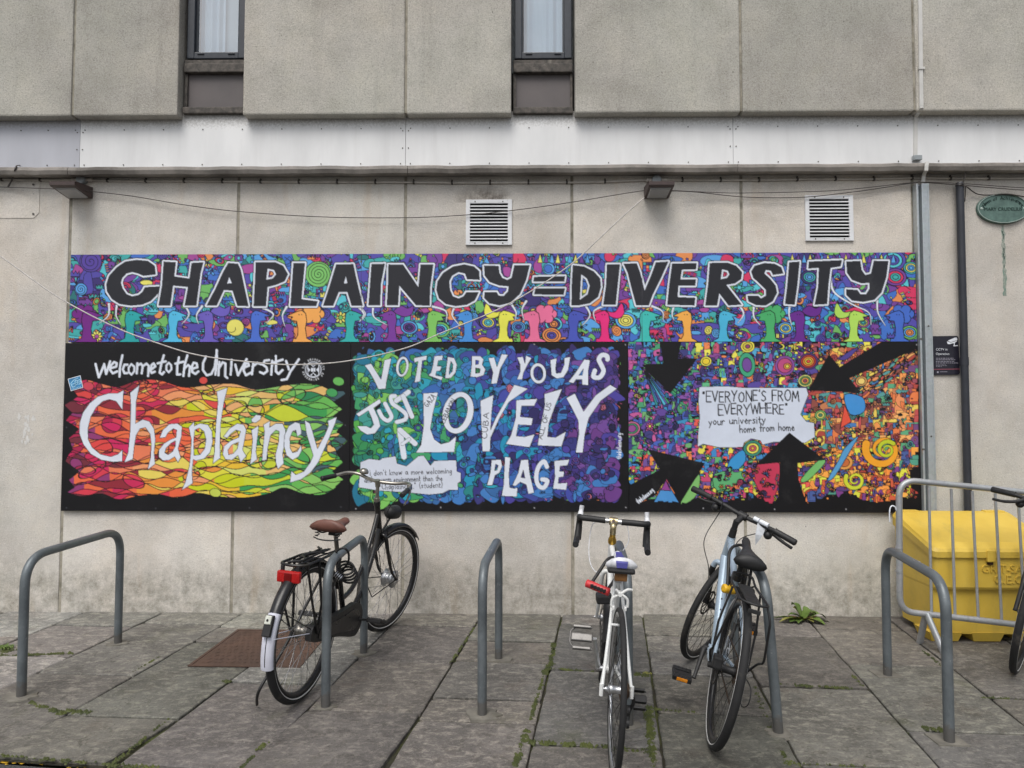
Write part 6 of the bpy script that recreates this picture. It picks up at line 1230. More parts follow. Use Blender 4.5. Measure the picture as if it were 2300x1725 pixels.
def guard(par, M, Rg, hw, a0, a1, name, mat, stays=(), n=40):
    m = MB(); pr = [(Rg-.010, -hw), (Rg+.004, -hw*.82), (Rg+.012, -hw*.35), (Rg+.013, 0), (Rg+.012, hw*.35), (Rg+.004, hw*.82), (Rg-.010, hw)]; pr += [(q-.0025, y_*.94) for q, y_ in pr[::-1]]
    m.ring(M, pr, a0, a1, n); g_ = m.build(name, mat, par)
    if stays:
        m = MB()
        for a in stays:
            for s_ in (-1, 1): m.tube([M @ Vector((0, s_*.066, 0)), M @ Vector(((Rg-.006)*math.cos(a), s_*hw*.96, (Rg-.006)*math.sin(a)))], .0028, 6)
        m.build('stay', mat, g_)
    return g_
A0 = axle(0, Rw); A1 = S1 @ axle(1.14, Rw)
guard(bk, A0, Rw+.008, .031, R(20), R(150), 'mudguard', M_BLK, (R(148),)); mg = guard(bk, A0, Rw+.0105, .033, R(150), R(191), 'mudguard', M_WPL, (R(168),), 16); mg['label'] = 'white tail of the rear mudguard'
m = MB(); m.ring(A0, [(Rw+.0245, -.0015), (Rw+.0245, .0015), (Rw+.022, .003), (Rw+.022, -.003)], R(152), R(188), 14); m.build('ridge', M_BLKM, mg)
guard(bk, A1, Rw+.008, .031, R(38), R(122), 'mudguard', M_BLK, (R(118),))
# front drum cable arm, thin lines on front hub
tubes('brake_arm', M_BLKM, bk, ([A1 @ Vector((0, -.05, 0)), A1 @ Vector((-.28, -.06, -.05)), A1 @ Vector((-.33, -.055, .02))], .0035), ([A1 @ Vector((0, .05, 0)), A1 @ Vector((-.2, .056, .03))], .0035))
m = MB(); cc_ = [(-.07, .335), (.0, .305), (.22, .262), (.42, .198), (.50, .187), (.56, .225), (.577, .29), (.55, .345), (.48, .378), (.38, .377), (.2, .385), (.0, .405), (-.055, .385)]; mm = Matrix.Translation((0, -.072, 0)); cs = [(v.x, v.z) for v in crom([(a, 0, b) for a, b in cc_+cc_[:1]], 5)[:-1]]; m.prism(cs, mm, .034); m.build('chain_case', M_BLKM, bk)
m = MB(); mm = Matrix.Translation((0, -.076, 0)); inn_ = [(.33+(a-.33)*.80, .30+(b-.30)*.62) for a, b in cs]; m.prism(inn_, mm, .006); m.build('case_panel', M_BLK, bk)
e = crank(bk, BB, R(-18), .165, -1, M_BLKM); pedal(bk, e+Vector((0, -.055, 0)), M_BLKM, rot=R(20)); e = crank(bk, BB, R(162), .165, 1, M_BLKM); pedal(bk, e+Vector((0, .055, 0)), M_BLKM, rot=R(20))
tubes('seat_post', M_CHR, bk, ([(.335, 0, .70), (.302, 0, .81)], .0128)); tubes('seat_clamp', M_BLKM, bk, ([(.342, 0, .68), (.332, 0, .705)], .0195))
sd = saddle(bk, (.285, 0, .868), .25, .112, M_LTHR, .05, .03)
m = MB()
for s_ in (-1, 1):
    m.tube(crom([(.40, s_*.012, .845), (.33, s_*.03, .825), (.24, s_*.05, .82), (.20, s_*.075, .85)], 5), .0042, 6)
    m.tube([(.20+.012*math.cos(k*.8), s_*.06+.012*math.sin(k*.8), .805+.0022*k) for k in range(20)], .003, 5)
m.tube(crom([(.20, -.08, .80), (.18, -.04, .795), (.178, 0, .793), (.18, .04, .795), (.20, .08, .80)], 5), .004, 6); m.box((.27, -.03, .80), (.33, .03, .83), .006); m.build('saddle_springs', M_BLKM, sd)
m = MB(); zr = .735
m.tube(round_path([(.30, .035, zr-.02), (.05, .07, zr), (-.16, .072, zr+.002), (-.185, 0, zr+.002), (-.16, -.072, zr+.002), (.05, -.07, zr), (.30, -.035, zr-.02)], .03, 4), .0075, 8)
for yy in (-.03, .03): m.tube([(.26, yy*.7, zr-.015), (.05, yy, zr), (-.17, yy, zr+.002)], .005, 7)
for xx in (.14, .03, -.09): m.tube([(xx, -.07, zr-.003), (xx, .07, zr-.003)], .0045, 7)
for s_ in (-1, 1): m.tube([(-.02, s_*.07, zr), (.015, s_*.08, .5), (.0, s_*.07, Rw+.01)], .0075, 8); m.tube([(-.14, s_*.07, zr), (-.10, s_*.082, .55), (-.01, s_*.078, Rw+.0)], .0065, 8)
rk = m.build('luggage_rack', M_BLK, bk)
m = MB(); m.tube(crom([(.2, .05, zr+.012), (.1, -.02, zr+.016), (.0, .03, zr+.014), (-.1, -.03, zr+.015), (-.16, .03, zr+.012)], 6), .006, 7); m.tube([(.18, .02, zr+.012), (-.15, .015, zr+.012)], .0055, 7); m.tube([(.18, -.03, zr+.013), (-.15, -.02, zr+.013)], .0055, 7); m.build('strap', M_BLKM, rk)
m = MB(); m.box((-.205, -.062, .655), (-.178, .062, .712), .008); lt = m.build('rear_light', M_REDL, bk); m = MB(); m.box((-.209, -.02, .664), (-.2045, .02, .704), .002); m.build('lens', simple('dark_red_lens', (.16, .004, .004), .2), lt); m = MB(); m.box((-.19, -.05, .71), (-.175, -.035, .735)); m.box((-.19, .035, .71), (-.175, .05, .735)); m.build('bracket', M_BLKM, lt)
gm = A0 @ Matrix.Rotation(R(-160), 4, 'Y'); m = MB(); m.box((Rw+.022, -.022, -.055), (Rw+.045, .02, .045), .006, gm); lt = m.build('rear_light', M_BLKM, bk); m = MB(); m.box((Rw+.043, -.017, -.052), (Rw+.052, .015, -.012), .005, gm); m.build('lens', simple('pale_lens', (.6, .62, .55), .3), lt); m = MB(); q_ = gm @ Vector((Rw+.053, 0, -.03)); m.sphere(q_, .006, n=8, m=6); m.build('button', M_BLKM, lt)
# headlamp on the front mudguard
c_ = S1 @ Vector((1.06, 0, .815)); dv = (S1.to_3x3() @ Vector((1, 0, -.08))).normalized(); m = MB(); m.tube([c_-dv*.045, c_-dv*.04, c_-dv*.015, c_+dv*.02, c_+dv*.06], [.004, .028, .043, .046, .047], 18); hl = m.build('headlamp', M_BLKM, bk); m = MB(); m.tube([c_-Vector((0, 0, .03)), S1 @ Vector((1.00, 0, .72)), S1 @ Vector((.965, 0, .69))], .007, 8); m.build('bracket', M_BLKM, hl); m = MB(); m.tube([c_+dv*.06, c_+dv*.064], [.043, .035], 16); m.build('lens', M_LENS, hl)
# stem, swept bars, grips, bell, lever
tp_ = Vector(HT)+ax*.018; tt_ = Vector((.862, 0, 1.035))
m = MB(); m.tube([S1 @ tp_, S1 @ (tp_+ax*.022)], [.021, .019], 14); m.tube([S1 @ tp_, S1 @ (tt_-ax*.02)], .0118, 12); m.tube([S1 @ (tt_-ax*.03), S1 @ (tt_+ax*.016)], [.017, .017], 12); m.build('stem', M_CHR, bk)
hbp = crom([(.692, .30, 1.025), (.74, .29, 1.03), (.80, .272, 1.042), (.865, .24, 1.058), (.905, .18, 1.055), (.898, .10, 1.040), (.868, 0, 1.038), (.898, -.10, 1.040), (.905, -.18, 1.055), (.865, -.24, 1.058), (.80, -.272, 1.042), (.74, -.29, 1.03), (.692, -.30, 1.025)], 6)
tubes('handlebar', M_CHR, bk, ([S1 @ p for p in hbp], .0112))
for s_ in (1, -1):
    a, b = Vector((.682, s_*.303, 1.022)), Vector((.785, s_*.276, 1.038)); m = MB(); m.tube([S1 @ a, S1 @ a.lerp(b, .03), S1 @ a.lerp(b, .1), S1 @ a.lerp(b, .9), S1 @ b], [.012, .0175, .0165, .0158, .0165], 12); m.build('grip', M_BLKM, bk)
m = MB(); m.tube(crom([S1 @ Vector(p) for p in ((.84, -.255, 1.045), (.80, -.285, 1.025), (.75, -.305, .995), (.69, -.32, .965))], 5), [.008]*6+[.0062]*5+[.006]*5, 8, flat=1.4); m.box(S1 @ Vector((.83, -.27, 1.03)), S1 @ Vector((.855, -.235, 1.065)), .004); m.build('brake_lever', M_CHR, bk)
m = MB(); c_ = S1 @ Vector((.895, .135, 1.075)); m.lathe([(.0, .026), (.016, .024), (.027, .014), (.030, .003), (.030, -.004), (.012, -.012), (.0, -.012)], Matrix.Translation(c_) @ Matrix.Rotation(R(10), 4, 'X'), 20); m.build('bell', M_CHR, bk)
tubes('brake_cable', M_BLKM, bk, (crom([S1 @ Vector((.85, -.245, 1.045)), S1 @ Vector((.92, -.16, .98)), S1 @ Vector((.945, -.05, .85)), S1 @ Vector((.99, -.04, .68))], 6), .0028))
gk = G(577, 1588); inv_ = bk.matrix_world.inverted(); kp = inv_ @ Vector((gk.x, gk.y, gz(gk.y)+.012)); m = MB(); m.tube(crom([(0, .07, Rw-.02), (-.10, .085, .24), (-.24, .10, .13), kp], 6), .0075, 8); m.tube([(0.0, .06, Rw), (0, .075, Rw-.04)], .016, 8); m.build('kickstand', M_BLKM, bk)
# coil cable lock round the stand
cen = Vector((-1.035, -1.30, gz(-1.3)+.60)); m = MB(); pts = []
def Wp(px, py, Y): return U(px, py, Y)
for k in range(4):
    for j in range(12):
        a = 6.283*j/12; pts.append((776+k*3+19*math.cos(a), 1276+k*4+15*math.sin(a)+k*2, -1.36+.02*k-.03*math.sin(a)))
q = crom([Wp(*p) for p in pts], 3); L = q[0].copy(); m.tube([p-L for p in q], .0062, 7)
q = crom([Wp(752, 1262, -1.4), Wp(756, 1240, -1.45), Wp(770, 1231, -1.5), Wp(782, 1240, -1.48), Wp(782, 1262, -1.4), Wp(768, 1282, -1.36)], 6); m.tube([p-L for p in q], .006, 7)
lk_ = m.build('cable_lock', M_BLKM); lk_.location = L; tag(lk_, 'black coiled cable lock tying the town bicycle to its stand', 'bike lock', 'locks on the bicycles')
m = MB(); a, b = Wp(752, 1287, -1.42)-L, Wp(768, 1301, -1.42)-L; m.tube([a, b], [.016, .016], 12); b0 = m.build('lock_barrel', M_BLKM, lk_); m = MB()
for k in range(4): p = a.lerp(b, .15+.22*k); d = (b-a).normalized(); m.tube([p-d*.0022, p+d*.0022], .0172, 12)
m.build('number_ring', M_ALU, b0)
# ---------------------------------------------------------------- white racing bicycle
Rw = .335; tr = .0125
wb = bike('bicycle', .373, -2.180, R(86.5), R(3.6), 'white racing bicycle with black drop handlebars and gold stem'); BB = (.41, .27); HB, HT = (.80, 0, .66), (.755, 0, .80); S1 = steer(HB, HT, R(-4))
w0 = wheel(wb, axle(0, Rw), Rw, tr, M_ALU, M_SPOKB, None, .016, M_ALU, .048, 32, .017); wheel(wb, S1 @ axle(1.0, Rw), Rw, tr, M_ALU, M_SPOKB, None, .015, M_ALU, .042, 32, .017)
ST_ = (.235, 0, .745)
tubes('frame', M_WHF, wb, ([(BB[0], 0, BB[1]), ST_], .0145), ([(.243, 0, .73), (.758, 0, .785)], .0138), ([(.792, 0, .69), (BB[0], 0, BB[1])], .0155), ([HB, HT], .0178), ([(BB[0], -.034, BB[1]), (BB[0], .034, BB[1])], .021),
      ([(BB[0], .025, BB[1]), (.2, .048, .29), (0, .062, Rw)], .0088), ([(BB[0], -.025, BB[1]), (.2, -.048, .29), (0, -.062, Rw)], .0088), ([(.245, .014, .735), (.12, .036, .54), (0, .062, Rw)], .0075), ([(.245, -.014, .735), (.12, -.036, .54), (0, -.062, Rw)], .0075), ([(.135, -.034, .565), (.135, .034, .565)], .006), ([(0, .064, Rw-.03), (0, .064, Rw+.02)], .009), ([(0, -.064, Rw-.03), (0, -.064, Rw+.02)], .009))
ax = (Vector(HT)-Vector(HB)).normalized(); cr_ = Vector(HB)-ax*.02
tubes('fork', M_WHF, wb, *[([S1 @ Vector(p) for p in crom([(cr_.x, 0, cr_.z), (cr_.x+.006, s_*.034, cr_.z-.015), (.88, s_*.042, .5), (.945, s_*.046, .40), (1.0, s_*.05, Rw)], 6)], [.0125]*7+[.012]*6+[.010]*6+[.008]*6) for s_ in (-1, 1)])
t0 = Vector(HT)+ax*.005; m = MB(); m.tube([S1 @ t0, S1 @ (t0+ax*.012), S1 @ (t0+ax*.022), S1 @ (t0+ax*.036)], [.021, .0225, .021, .016], 16); m.tube([S1 @ (t0+ax*.036), S1 @ (t0+ax*.088)], .0158, 14); m.build('headset', M_GOLD, wb)
m = MB(); sx = t0+ax*.075; m.tube(crom([S1 @ (sx-ax*.02), S1 @ (sx+ax*.015), S1 @ (sx+ax*.022+Vector((.03, 0, .004))), S1 @ Vector((.845, 0, .902))], 5), [.0165]*6+[.0175]*4+[.016]*6, 12); m.tube([S1 @ Vector((.845, -.022, .904)), S1 @ Vector((.845, .022, .904))], .0215, 14); m.build('stem', simple('tarnished_gold_stem', (.5, .42, .25), .3, .9), wb)
hb0 = [(.845, y_, .904) for y_ in (-.06, .06)]; m = MB(); m.tube([S1 @ Vector(p) for p in hb0], .0135, 12); hbx = m.build('handlebar', M_ALU, wb)
for s_ in (-1, 1):
    pth = crom([(.845, s_*0.0433, .904), (.848, s_*0.1038, .905), (.85, s_*0.1600, .905), (.865, s_*0.1834, .904), (.905, s_*0.1851, .898), (.935, s_*0.1868, .868), (.925, s_*0.1886, .83), (.885, s_*0.1903, .785), (.84, s_*0.1920, .768), (.80, s_*0.1920, .765)], 6); m = MB(); m.tube([S1 @ p for p in pth], .0168, 12); m.build('bar_tape', M_BLKM, hbx)
    m = MB(); m.tube(crom([S1 @ Vector((.925, s_*0.1851, .885)), S1 @ Vector((.955, s_*0.1834, .915)), S1 @ Vector((.962, s_*0.1799, .955))], 5), [.0155]*6+[.013]*5, 10); hd = m.build('brake_hood', M_SWH, hbx); m = MB(); m.tube(crom([S1 @ Vector((.962, s_*0.1834, .925)), S1 @ Vector((.972, s_*0.1773, .88)), S1 @ Vector((.955, s_*0.1756, .80)), S1 @ Vector((.935, s_*0.1756, .77))], 5), .0065, 8, flat=1.3); m.build('brake_lever', M_BLKM, hd)
tubes('brake_cable', M_SWH, wb, (crom([S1 @ Vector((.86, .045, .90)), (.90, .10, .87), (.86, .115, .74), (.70, .10, .68), (.62, .05, .66)], 6), .0024)); tubes('gear_cable', M_SWH, wb, (crom([S1 @ Vector((.86, -.045, .90)), (.92, -.09, .87), (.90, -.10, .79), (.81, -.045, .735), (.72, -.015, .765)], 6), .0024))
tubes('seat_post', M_ALU, wb, ([ST_, (.215, 0, .80)], .0125)); tubes('seat_clamp', M_ALU, wb, ([(.236, -.02, .742), (.236, .02, .742)], .009), ([(.239, 0, .732), (.234, 0, .75)], .0172))
sd = saddle(wb, (.20, 0, .838), .265, .072, M_SWH, .042, .02); m = MB(); vs = []
N = 14
for i in range(N+1):
    t = i/N; x = .20+.265*(.42-t*.76); k = max(0, (t*.76+.2-.3)/.7)
    for wv in (-1, 1): vs.append((x, wv*(.010+.014*k+.004), .838+.0165+.008*k-.012*math.sin((t*.76+.2)*math.pi)+.0035))
m.add(vs, [(2*i, 2*i+1, 2*i+3, 2*i+2) for i in range(N)], True); b_ = len(vs); x = vs[-1][0]; m.add([vs[-2], vs[-1], (x-.018, .026, .848), (x-.018, -.026, .848), (x-.02, .022, .826), (x-.02, -.022, .826)], [(0, 1, 2, 3), (3, 2, 4, 5)]); m.build('blue_panel', M_SBLU, sd, fix=False)
m = MB(); m.box((.085, -.06, .80), (.26, .06, .822), .012); m.build('saddle_base', M_BLKM, sd); m = MB()
for s_ in (-1, 1): m.tube(crom([(.32, s_*.012, .822), (.26, s_*.022, .806), (.17, s_*.022, .804), (.11, s_*.03, .822)], 5), .0035, 6)
m.box((.205, -.03, .79), (.235, .03, .808), .004); m.build('saddle_rails', M_CHR, sd)
m = MB(); m.box((.10, -.028, .765), (.128, .028, .808), .006); m.build('rear_reflector', simple('amber_brown_lens', (.16, .075, .025), .3), wb)
# rear brake caliper, gears, chainset, pedals
m = MB(); bz = Vector((.118, 0, .70)); m.tube(crom([bz+Vector((0, -.052, .028)), bz+Vector((-.012, -.03, .03)), bz+Vector((-.012, 0, .008)), bz+Vector((-.008, .03, -.012)), bz+Vector((-.006, .034, -.045))], 4), .0065, 8); m.tube(crom([bz+Vector((-.02, .02, .03)), bz+Vector((-.018, 0, .012)), bz+Vector((-.014, -.032, -.01)), bz+Vector((-.01, -.036, -.045))], 4), .0065, 8); m.cyl(bz+Vector((-.03, 0, .01)), bz+Vector((.02, 0, .01)), .009, 10)
for s_ in (-1, 1): m.box(bz+Vector((-.022, s_*.026-.006, -.06)), bz+Vector((.026, s_*.026+.006, -.045)), .002)
m.build('brake_caliper', M_WHF, wb)
m = MB()
for k in range(6): r_ = .026+.006*k; m.tube([(0, -.030-.004*(5-k), Rw), (0, -.0318-.004*(5-k), Rw)], r_, 22)
m.build('sprockets', M_RUSTM, wb)
m = MB(); m.tube(crom([(0, -.07, Rw-.02), (.02, -.075, Rw-.06), (.03, -.06, Rw-.10), (.015, -.055, Rw-.145)], 5), .008, 8)
for z_ in (Rw-.09, Rw-.145): m.tube([(.022, -.062, z_), (.022, -.05, z_)], .021, 12)
m.build('derailleur', M_BLKM, wb)
m = MB(); Mb = Matrix.Translation((BB[0], 0, BB[1]))
for r_, y_ in ((.095, -.048), (.078, -.041)): m.ring(Mb, [(r_, y_-.0015), (r_, y_+.0015), (r_-.014, y_+.0015), (r_-.014, y_-.0015)], n=48); [m.tube([Mb @ Vector((.01*math.cos(k*1.2566), y_, .01*math.sin(k*1.2566))), Mb @ Vector(((r_-.008)*math.cos(k*1.2566), y_, (r_-.008)*math.sin(k*1.2566)))], .006, 6) for k in range(5)]
m.build('chainring', M_ALU, wb)
m = MB(); m.tube([(BB[0], -.046, BB[1]+.094), (0, -.04, Rw+.038)], .0042, 6); m.tube([(BB[0], -.046, BB[1]-.094), (.02, -.055, Rw-.165)], .0042, 6); m.build('chain', M_RUSTM, wb)
e = crank(wb, BB, R(112), .17, 1, M_ALU); pedal(wb, e+Vector((0, .06, 0)), M_PEDL, .1, .1, R(-55), cage=True); e = crank(wb, BB, R(-68), .17, -1, M_ALU); pedal(wb, e+Vector((0, -.06, 0)), M_BLKM, .09, .09, R(-40), cage=True)
m = MB(); m.tube([(.49, .0, .36), (.62, 0, .51)], .036, 12); m.build('bottle_cage', M_BLKM, wb)
# its shackle lock
m = MB(); a, b = Wp(1316, 1309, -1.86), Wp(1369.5, 1331, -1.90); L = a.copy(); m.tube([p-L for p in (a, a.lerp(b, .03), a.lerp(b, .12), a.lerp(b, .88), a.lerp(b, .97), b)], [.012, .0195, .0185, .0185, .0195, .012], 14)
ul = m.build('shackle_lock', M_REDP); ul.location = L; tag(ul, 'red and black shackle lock hanging from the frame of the white bicycle', 'bike lock', 'locks on the bicycles')
m = MB(); q = round_path([Wp(1327, 1312, -1.86), Wp(1366, 1253, -1.80), Wp(1402, 1250, -1.72), Wp(1395, 1282, -1.74), Wp(1363, 1327, -1.89)], [0, .03, .03, .03, 0], 6); m.tube([p-L for p in q], .0078, 10); m.build('shackle', M_BLKM, ul)
m = MB(); d = (b-a)
for k in range(5): p = a.lerp(b, .24+.13*k)-L; m.box(p+Vector((-.008, -.022, -.009)), p+Vector((.008, -.0155, .009)), .003)
m.build('lock_grip', M_BLKM, ul)
m = MB(); p0 = Wp(1339, 1333, -1.7); p1 = Wp(1374, 1354, -1.7); m.box((p0.x, -1.74, p1.z), (p1.x, -1.66, p0.z), .01); sb = m.build('frame_bag', M_BLKM, wb); sb.matrix_parent_inverse = wb.matrix_world.inverted()
# ---------------------------------------------------------------- pale blue hybrid bicycle (and a dark one of the same kind at the right edge)
def hybrid(x, y, yaw, lean, st, fm, label, rack=True, dark=False):
    Rw = .345; tr = .0185
    hy = bike('bicycle', x, y, yaw, lean, label); BB = (.44, .28); HB, HT = (.855, 0, .66), (.80, 0, .815); S1 = steer(HB, HT, st)
    wheel(hy, axle(0, Rw), Rw, tr, M_RIMB, M_SPOKB, M_REFL, .018, M_BLKM, .055, 32); wheel(hy, S1 @ axle(1.06, Rw), Rw, tr, M_RIMB, M_SPOKB, M_REFL, .018, M_BLKM, .05, 32)
    ST_ = (.315, 0, .70)
    tubes('frame', fm, hy, ([(BB[0], 0, BB[1]), ST_], .0165), ([(.325, 0, .655), (.58, 0, .735), (.81, 0, .79)], [.0165, .019, .022]), ([(.845, 0, .69), (.65, 0, .49), (BB[0], 0, BB[1])], [.027, .0255, .024]), ([HB, HT], [.0255, .0235]), ([(BB[0], -.036, BB[1]), (BB[0], .036, BB[1])], .024),
          ([(BB[0], .03, BB[1]), (.22, .055, .30), (0, .068, Rw)], .0105), ([(BB[0], -.03, BB[1]), (.22, -.055, .30), (0, -.068, Rw)], .0105), ([(.33, .018, .64), (.16, .05, .50), (0, .068, Rw)], .0085), ([(.33, -.018, .64), (.16, -.05, .50), (0, -.068, Rw)], .0085))
    ax = (Vector(HT)-Vector(HB)).normalized(); cr_ = Vector(HB)-ax*.025
    fk_ = [crom([(cr_.x, 0, cr_.z), (cr_.x+.005, s_*.042, cr_.z-.008), (cr_.x+.03, s_*.055, cr_.z-.07), (.97, s_*.058, .5), (1.06, s_*.06, Rw)], 6) for s_ in (-1, 1)]
    tubes('fork', M_BLK if dark else fm, hy, *[([S1 @ p for p in q], [.0165]*7+[.0165]*6+[.0145]*6+[.011]*6) for q in fk_])
    tubes('fork_leg', M_BLKM, hy, *[([S1 @ p for p in q[9:]], [.0172]*4+[.0155]*6+[.0118]*6) for q in fk_])
    m = MB(); t0 = Vector(HT); m.tube([S1 @ t0, S1 @ (t0+ax*.05)], [.021, .0185], 14); m.tube([S1 @ (t0+ax*.05), S1 @ (t0+ax*.105)], .0165, 12); m.tube([S1 @ (t0+ax*.09), S1 @ (t0+ax*.105+Vector((.06, 0, .03)))], [.018, .0165], 12); m.tube([S1 @ (t0+ax*.105+Vector((.06, -.025, .03))), S1 @ (t0+ax*.105+Vector((.06, .025, .03)))], .022, 12); m.build('stem', M_BLKM, hy)
    c_ = t0+ax*.105+Vector((.06, 0, .03)); hp = crom([c_+Vector(p) for p in ((-.035, .32, .01), (-.02, .22, .012), (0, .10, .005), (0, 0, 0), (0, -.10, .005), (-.02, -.22, .012), (-.035, -.32, .01))], 6); m = MB(); m.tube([S1 @ p for p in hp], .0125, 12); hb_ = m.build('handlebar', M_BLKM, hy)
    for s_ in (1, -1):
        a, b = c_+Vector((-.036, s_*.325, .01)), c_+Vector((-.022, s_*.20, .012)); m = MB(); m.tube([S1 @ a, S1 @ a.lerp(b, .04), S1 @ a.lerp(b, .95), S1 @ b], [.014, .0185, .017, .019], 12); m.build('grip', M_BLKM, hb_)
        m = MB(); m.tube(crom([S1 @ (c_+Vector(p)) for p in ((.01, s_*.15, .0), (.035, s_*.18, -.015), (.045, s_*.24, -.03), (.03, s_*.30, -.035))], 5), [.008]*6+[.0065]*5+[.0058]*5, 8, flat=1.5); m.box(S1 @ (c_+Vector((-.018, s_*.14-.02, -.03))), S1 @ (c_+Vector((.03, s_*.14+.02, .018))), .006); m.sphere(S1 @ (c_+Vector((.005, s_*.165, -.03))), .024, n=10, m=7); m.build('brake_lever', M_BLKM, hb_)
    if not dark:
        m = MB(); q0, q1 = S1 @ (c_+Vector((-.008, -.065, .02))), S1 @ (c_+Vector((-.02, -.155, .022))); d = (q1-q0)
        for k, (a, b) in enumerate(((.0, .36), (.42, 1.))): m.tube([q0+d*a, q0+d*b], .0125, 8)
        m.build('white_sleeve', M_SWHITE, hb_); m = MB(); p = S1 @ (c_+Vector((-.005, -.115, 0))); m.add([p+Vector((0, .022, .01)), p+Vector((0, -.03, .01)), p+Vector((-.04, -.012, -.045)), p+Vector((-.05, .014, -.105)), p+Vector((-.045, .026, -.05))], [(0, 1, 2, 3, 4)]); m.build('paper_tag', simple('grey_tag', (.42, .44, .47), .6), hb_)
    for nm, s_, p in (('brake_cable', 1, [(.03, .13, 0), (.10, .10, -.06), (.02, .06, -.18)]), ('gear_cable', -1, [(.03, -.13, 0), (.12, -.09, -.05), (.04, -.02, -.15)])):
        e_ = [S1 @ (c_+Vector(q)) for q in p]; e_ += [Vector((.80, s_*.035, .60))] if s_ < 0 else [S1 @ Vector((.93, .085, .60)), S1 @ Vector((1.0, .07, .46))]
        if s_ > 0: e_ = [S1 @ (c_+Vector((.03, .13, 0))), S1 @ (c_+Vector((.07, .16, -.09))), S1 @ (c_+Vector((.02, .15, -.24))), S1 @ Vector((.95, .10, .56)), S1 @ Vector((1.01, .07, .43))]
        tubes(nm, M_BLKM, hy, (crom(e_, 7), .0026))
    tubes('seat_post', M_BLKM, hy, ([ST_, (.29, 0, .79)], .0135)); tubes('seat_clamp', M_BLKM, hy, ([(.32, 0, .685), (.312, 0, .712)], .021), ([(.315, -.01, .7), (.315, -.04, .7)], .006))
    sd = saddle(hy, (.255, -.014, .838), .29, .08, M_SADB, .05, .022, .24); m = MB()
    for s_ in (-1, 1): m.tube(crom([(.39, s_*.012, .82), (.33, s_*.022, .80), (.24, s_*.022, .798), (.17, s_*.03, .82)], 5), .0035, 6)
    m.box((.265, -.03, .78), (.31, .03, .805), .005); m.build('saddle_rails', M_BLKM, sd)
    # drivetrain
    m = MB(); Mb = Matrix.Translation((BB[0], 0, BB[1]))
    for r_, y_ in ((.09, -.052), (.07, -.045)): m.ring(Mb, [(r_, y_-.0015), (r_, y_+.0015), (r_-.016, y_+.0015), (r_-.016, y_-.0015)], n=48); [m.tube([Mb @ Vector((.01*math.cos(k*1.2566), y_, .01*math.sin(k*1.2566))), Mb @ Vector(((r_-.008)*math.cos(k*1.2566), y_, (r_-.008)*math.sin(k*1.2566)))], .0065, 6) for k in range(5)]
    m.build('chainring', M_ALU, hy)
    m = MB(); m.tube([(BB[0], -.05, BB[1]+.09), (0, -.045, Rw+.045)], .004, 6); m.tube([(BB[0], -.05, BB[1]-.09), (.03, -.055, Rw-.17)], .004, 6); m.build('chain', M_RUSTM, hy)
    m = MB()
    for k in range(7): r_ = .022+.0055*k; m.tube([(0, -.032-.0036*(6-k), Rw), (0, -.0337-.0036*(6-k), Rw)], r_, 22)
    m.build('sprockets', M_RUSTM, hy)
    m = MB(); m.tube(crom([(.0, -.075, Rw-.025), (.025, -.082, Rw-.07), (.04, -.065, Rw-.11), (.02, -.058, Rw-.16)], 5), .009, 8)
    for z_ in (Rw-.10, Rw-.155): m.tube([(.03, -.066, z_), (.03, -.054, z_)], .022, 12)
    m.tube(crom([(0, -.08, Rw-.01), (-.07, -.10, Rw-.03), (-.09, -.10, Rw-.09), (-.03, -.09, Rw-.13), (.01, -.08, Rw-.11)], 6), .0026, 6); m.build('derailleur', M_BLKM, hy)
    for (xa, Mm, nm) in ((0, I4, 'brake_disc'), (1.06, S1, 'brake_disc')):
        m = MB(); m.ring(Mm @ axle(xa, Rw), [(.08, .052), (.08, .0535), (.066, .0535), (.066, .052)], n=40); [m.tube([Mm @ axle(xa, Rw) @ Vector((.015*math.cos(k*1.05), .053, .015*math.sin(k*1.05))), Mm @ axle(xa, Rw) @ Vector((.068*math.cos(k*1.05+.4), .053, .068*math.sin(k*1.05+.4)))], .003, 5) for k in range(6)]; m.build('brake_disc', M_SPOKB, hy)
        m = MB(); m.box((-.105, .045, .02), (-.045, .085, .075), .008, Mm @ axle(xa, Rw)); m.tube([Mm @ axle(xa, Rw) @ Vector((0, .05, 0)), Mm @ axle(xa, Rw) @ Vector((0, .09, 0))], .014, 10); m.build('disc_caliper', M_BLKM, hy)
    e = crank(hy, BB, R(-128), .17, 1, M_BLKM); pedal(hy, e+Vector((0, .06, 0)), M_BLKM, .095, .1, R(-10), M_ORL); e = crank(hy, BB, R(52), .17, -1, M_BLKM); pedal(hy, e+Vector((0, -.06, 0)), M_BLKM, .095, .1, R(-10), M_ORL)
    if rack:
        m = MB(); zr = .715; m.tube(round_path([(.19, .045, zr+.03), (.14, .055, zr), (-.22, .06, zr+.005), (-.25, 0, zr+.005), (-.22, -.06, zr+.005), (.14, -.055, zr), (.19, -.045, zr+.03), (.20, 0, zr+.035)], .03, 4)+[Vector((.19, .045, zr+.03))], .0055, 8)
        for s_ in (-1, 1):
            m.tube([(.02, s_*.062, zr-.002), (.03, s_*.085, .54), (.0, s_*.082, Rw+.01)], .0052, 8); m.tube(round_path([(-.15, s_*.062, zr), (-.19, s_*.085, zr-.06), (-.14, s_*.11, .46), (-.06, s_*.105, .43), (.0, s_*.085, Rw+.02)], .03, 4), .0052, 8); m.tube([(.14, s_*.05, zr-.003), (.27, s_*.03, .66)], .0045, 7)
        m.build('luggage_rack', M_BLKM, hy); m = MB(); m.box((-.2, -.03, zr-.003), (.1, .03, zr+.004), .002); m.build('rack_plate', M_BLKM, hy)
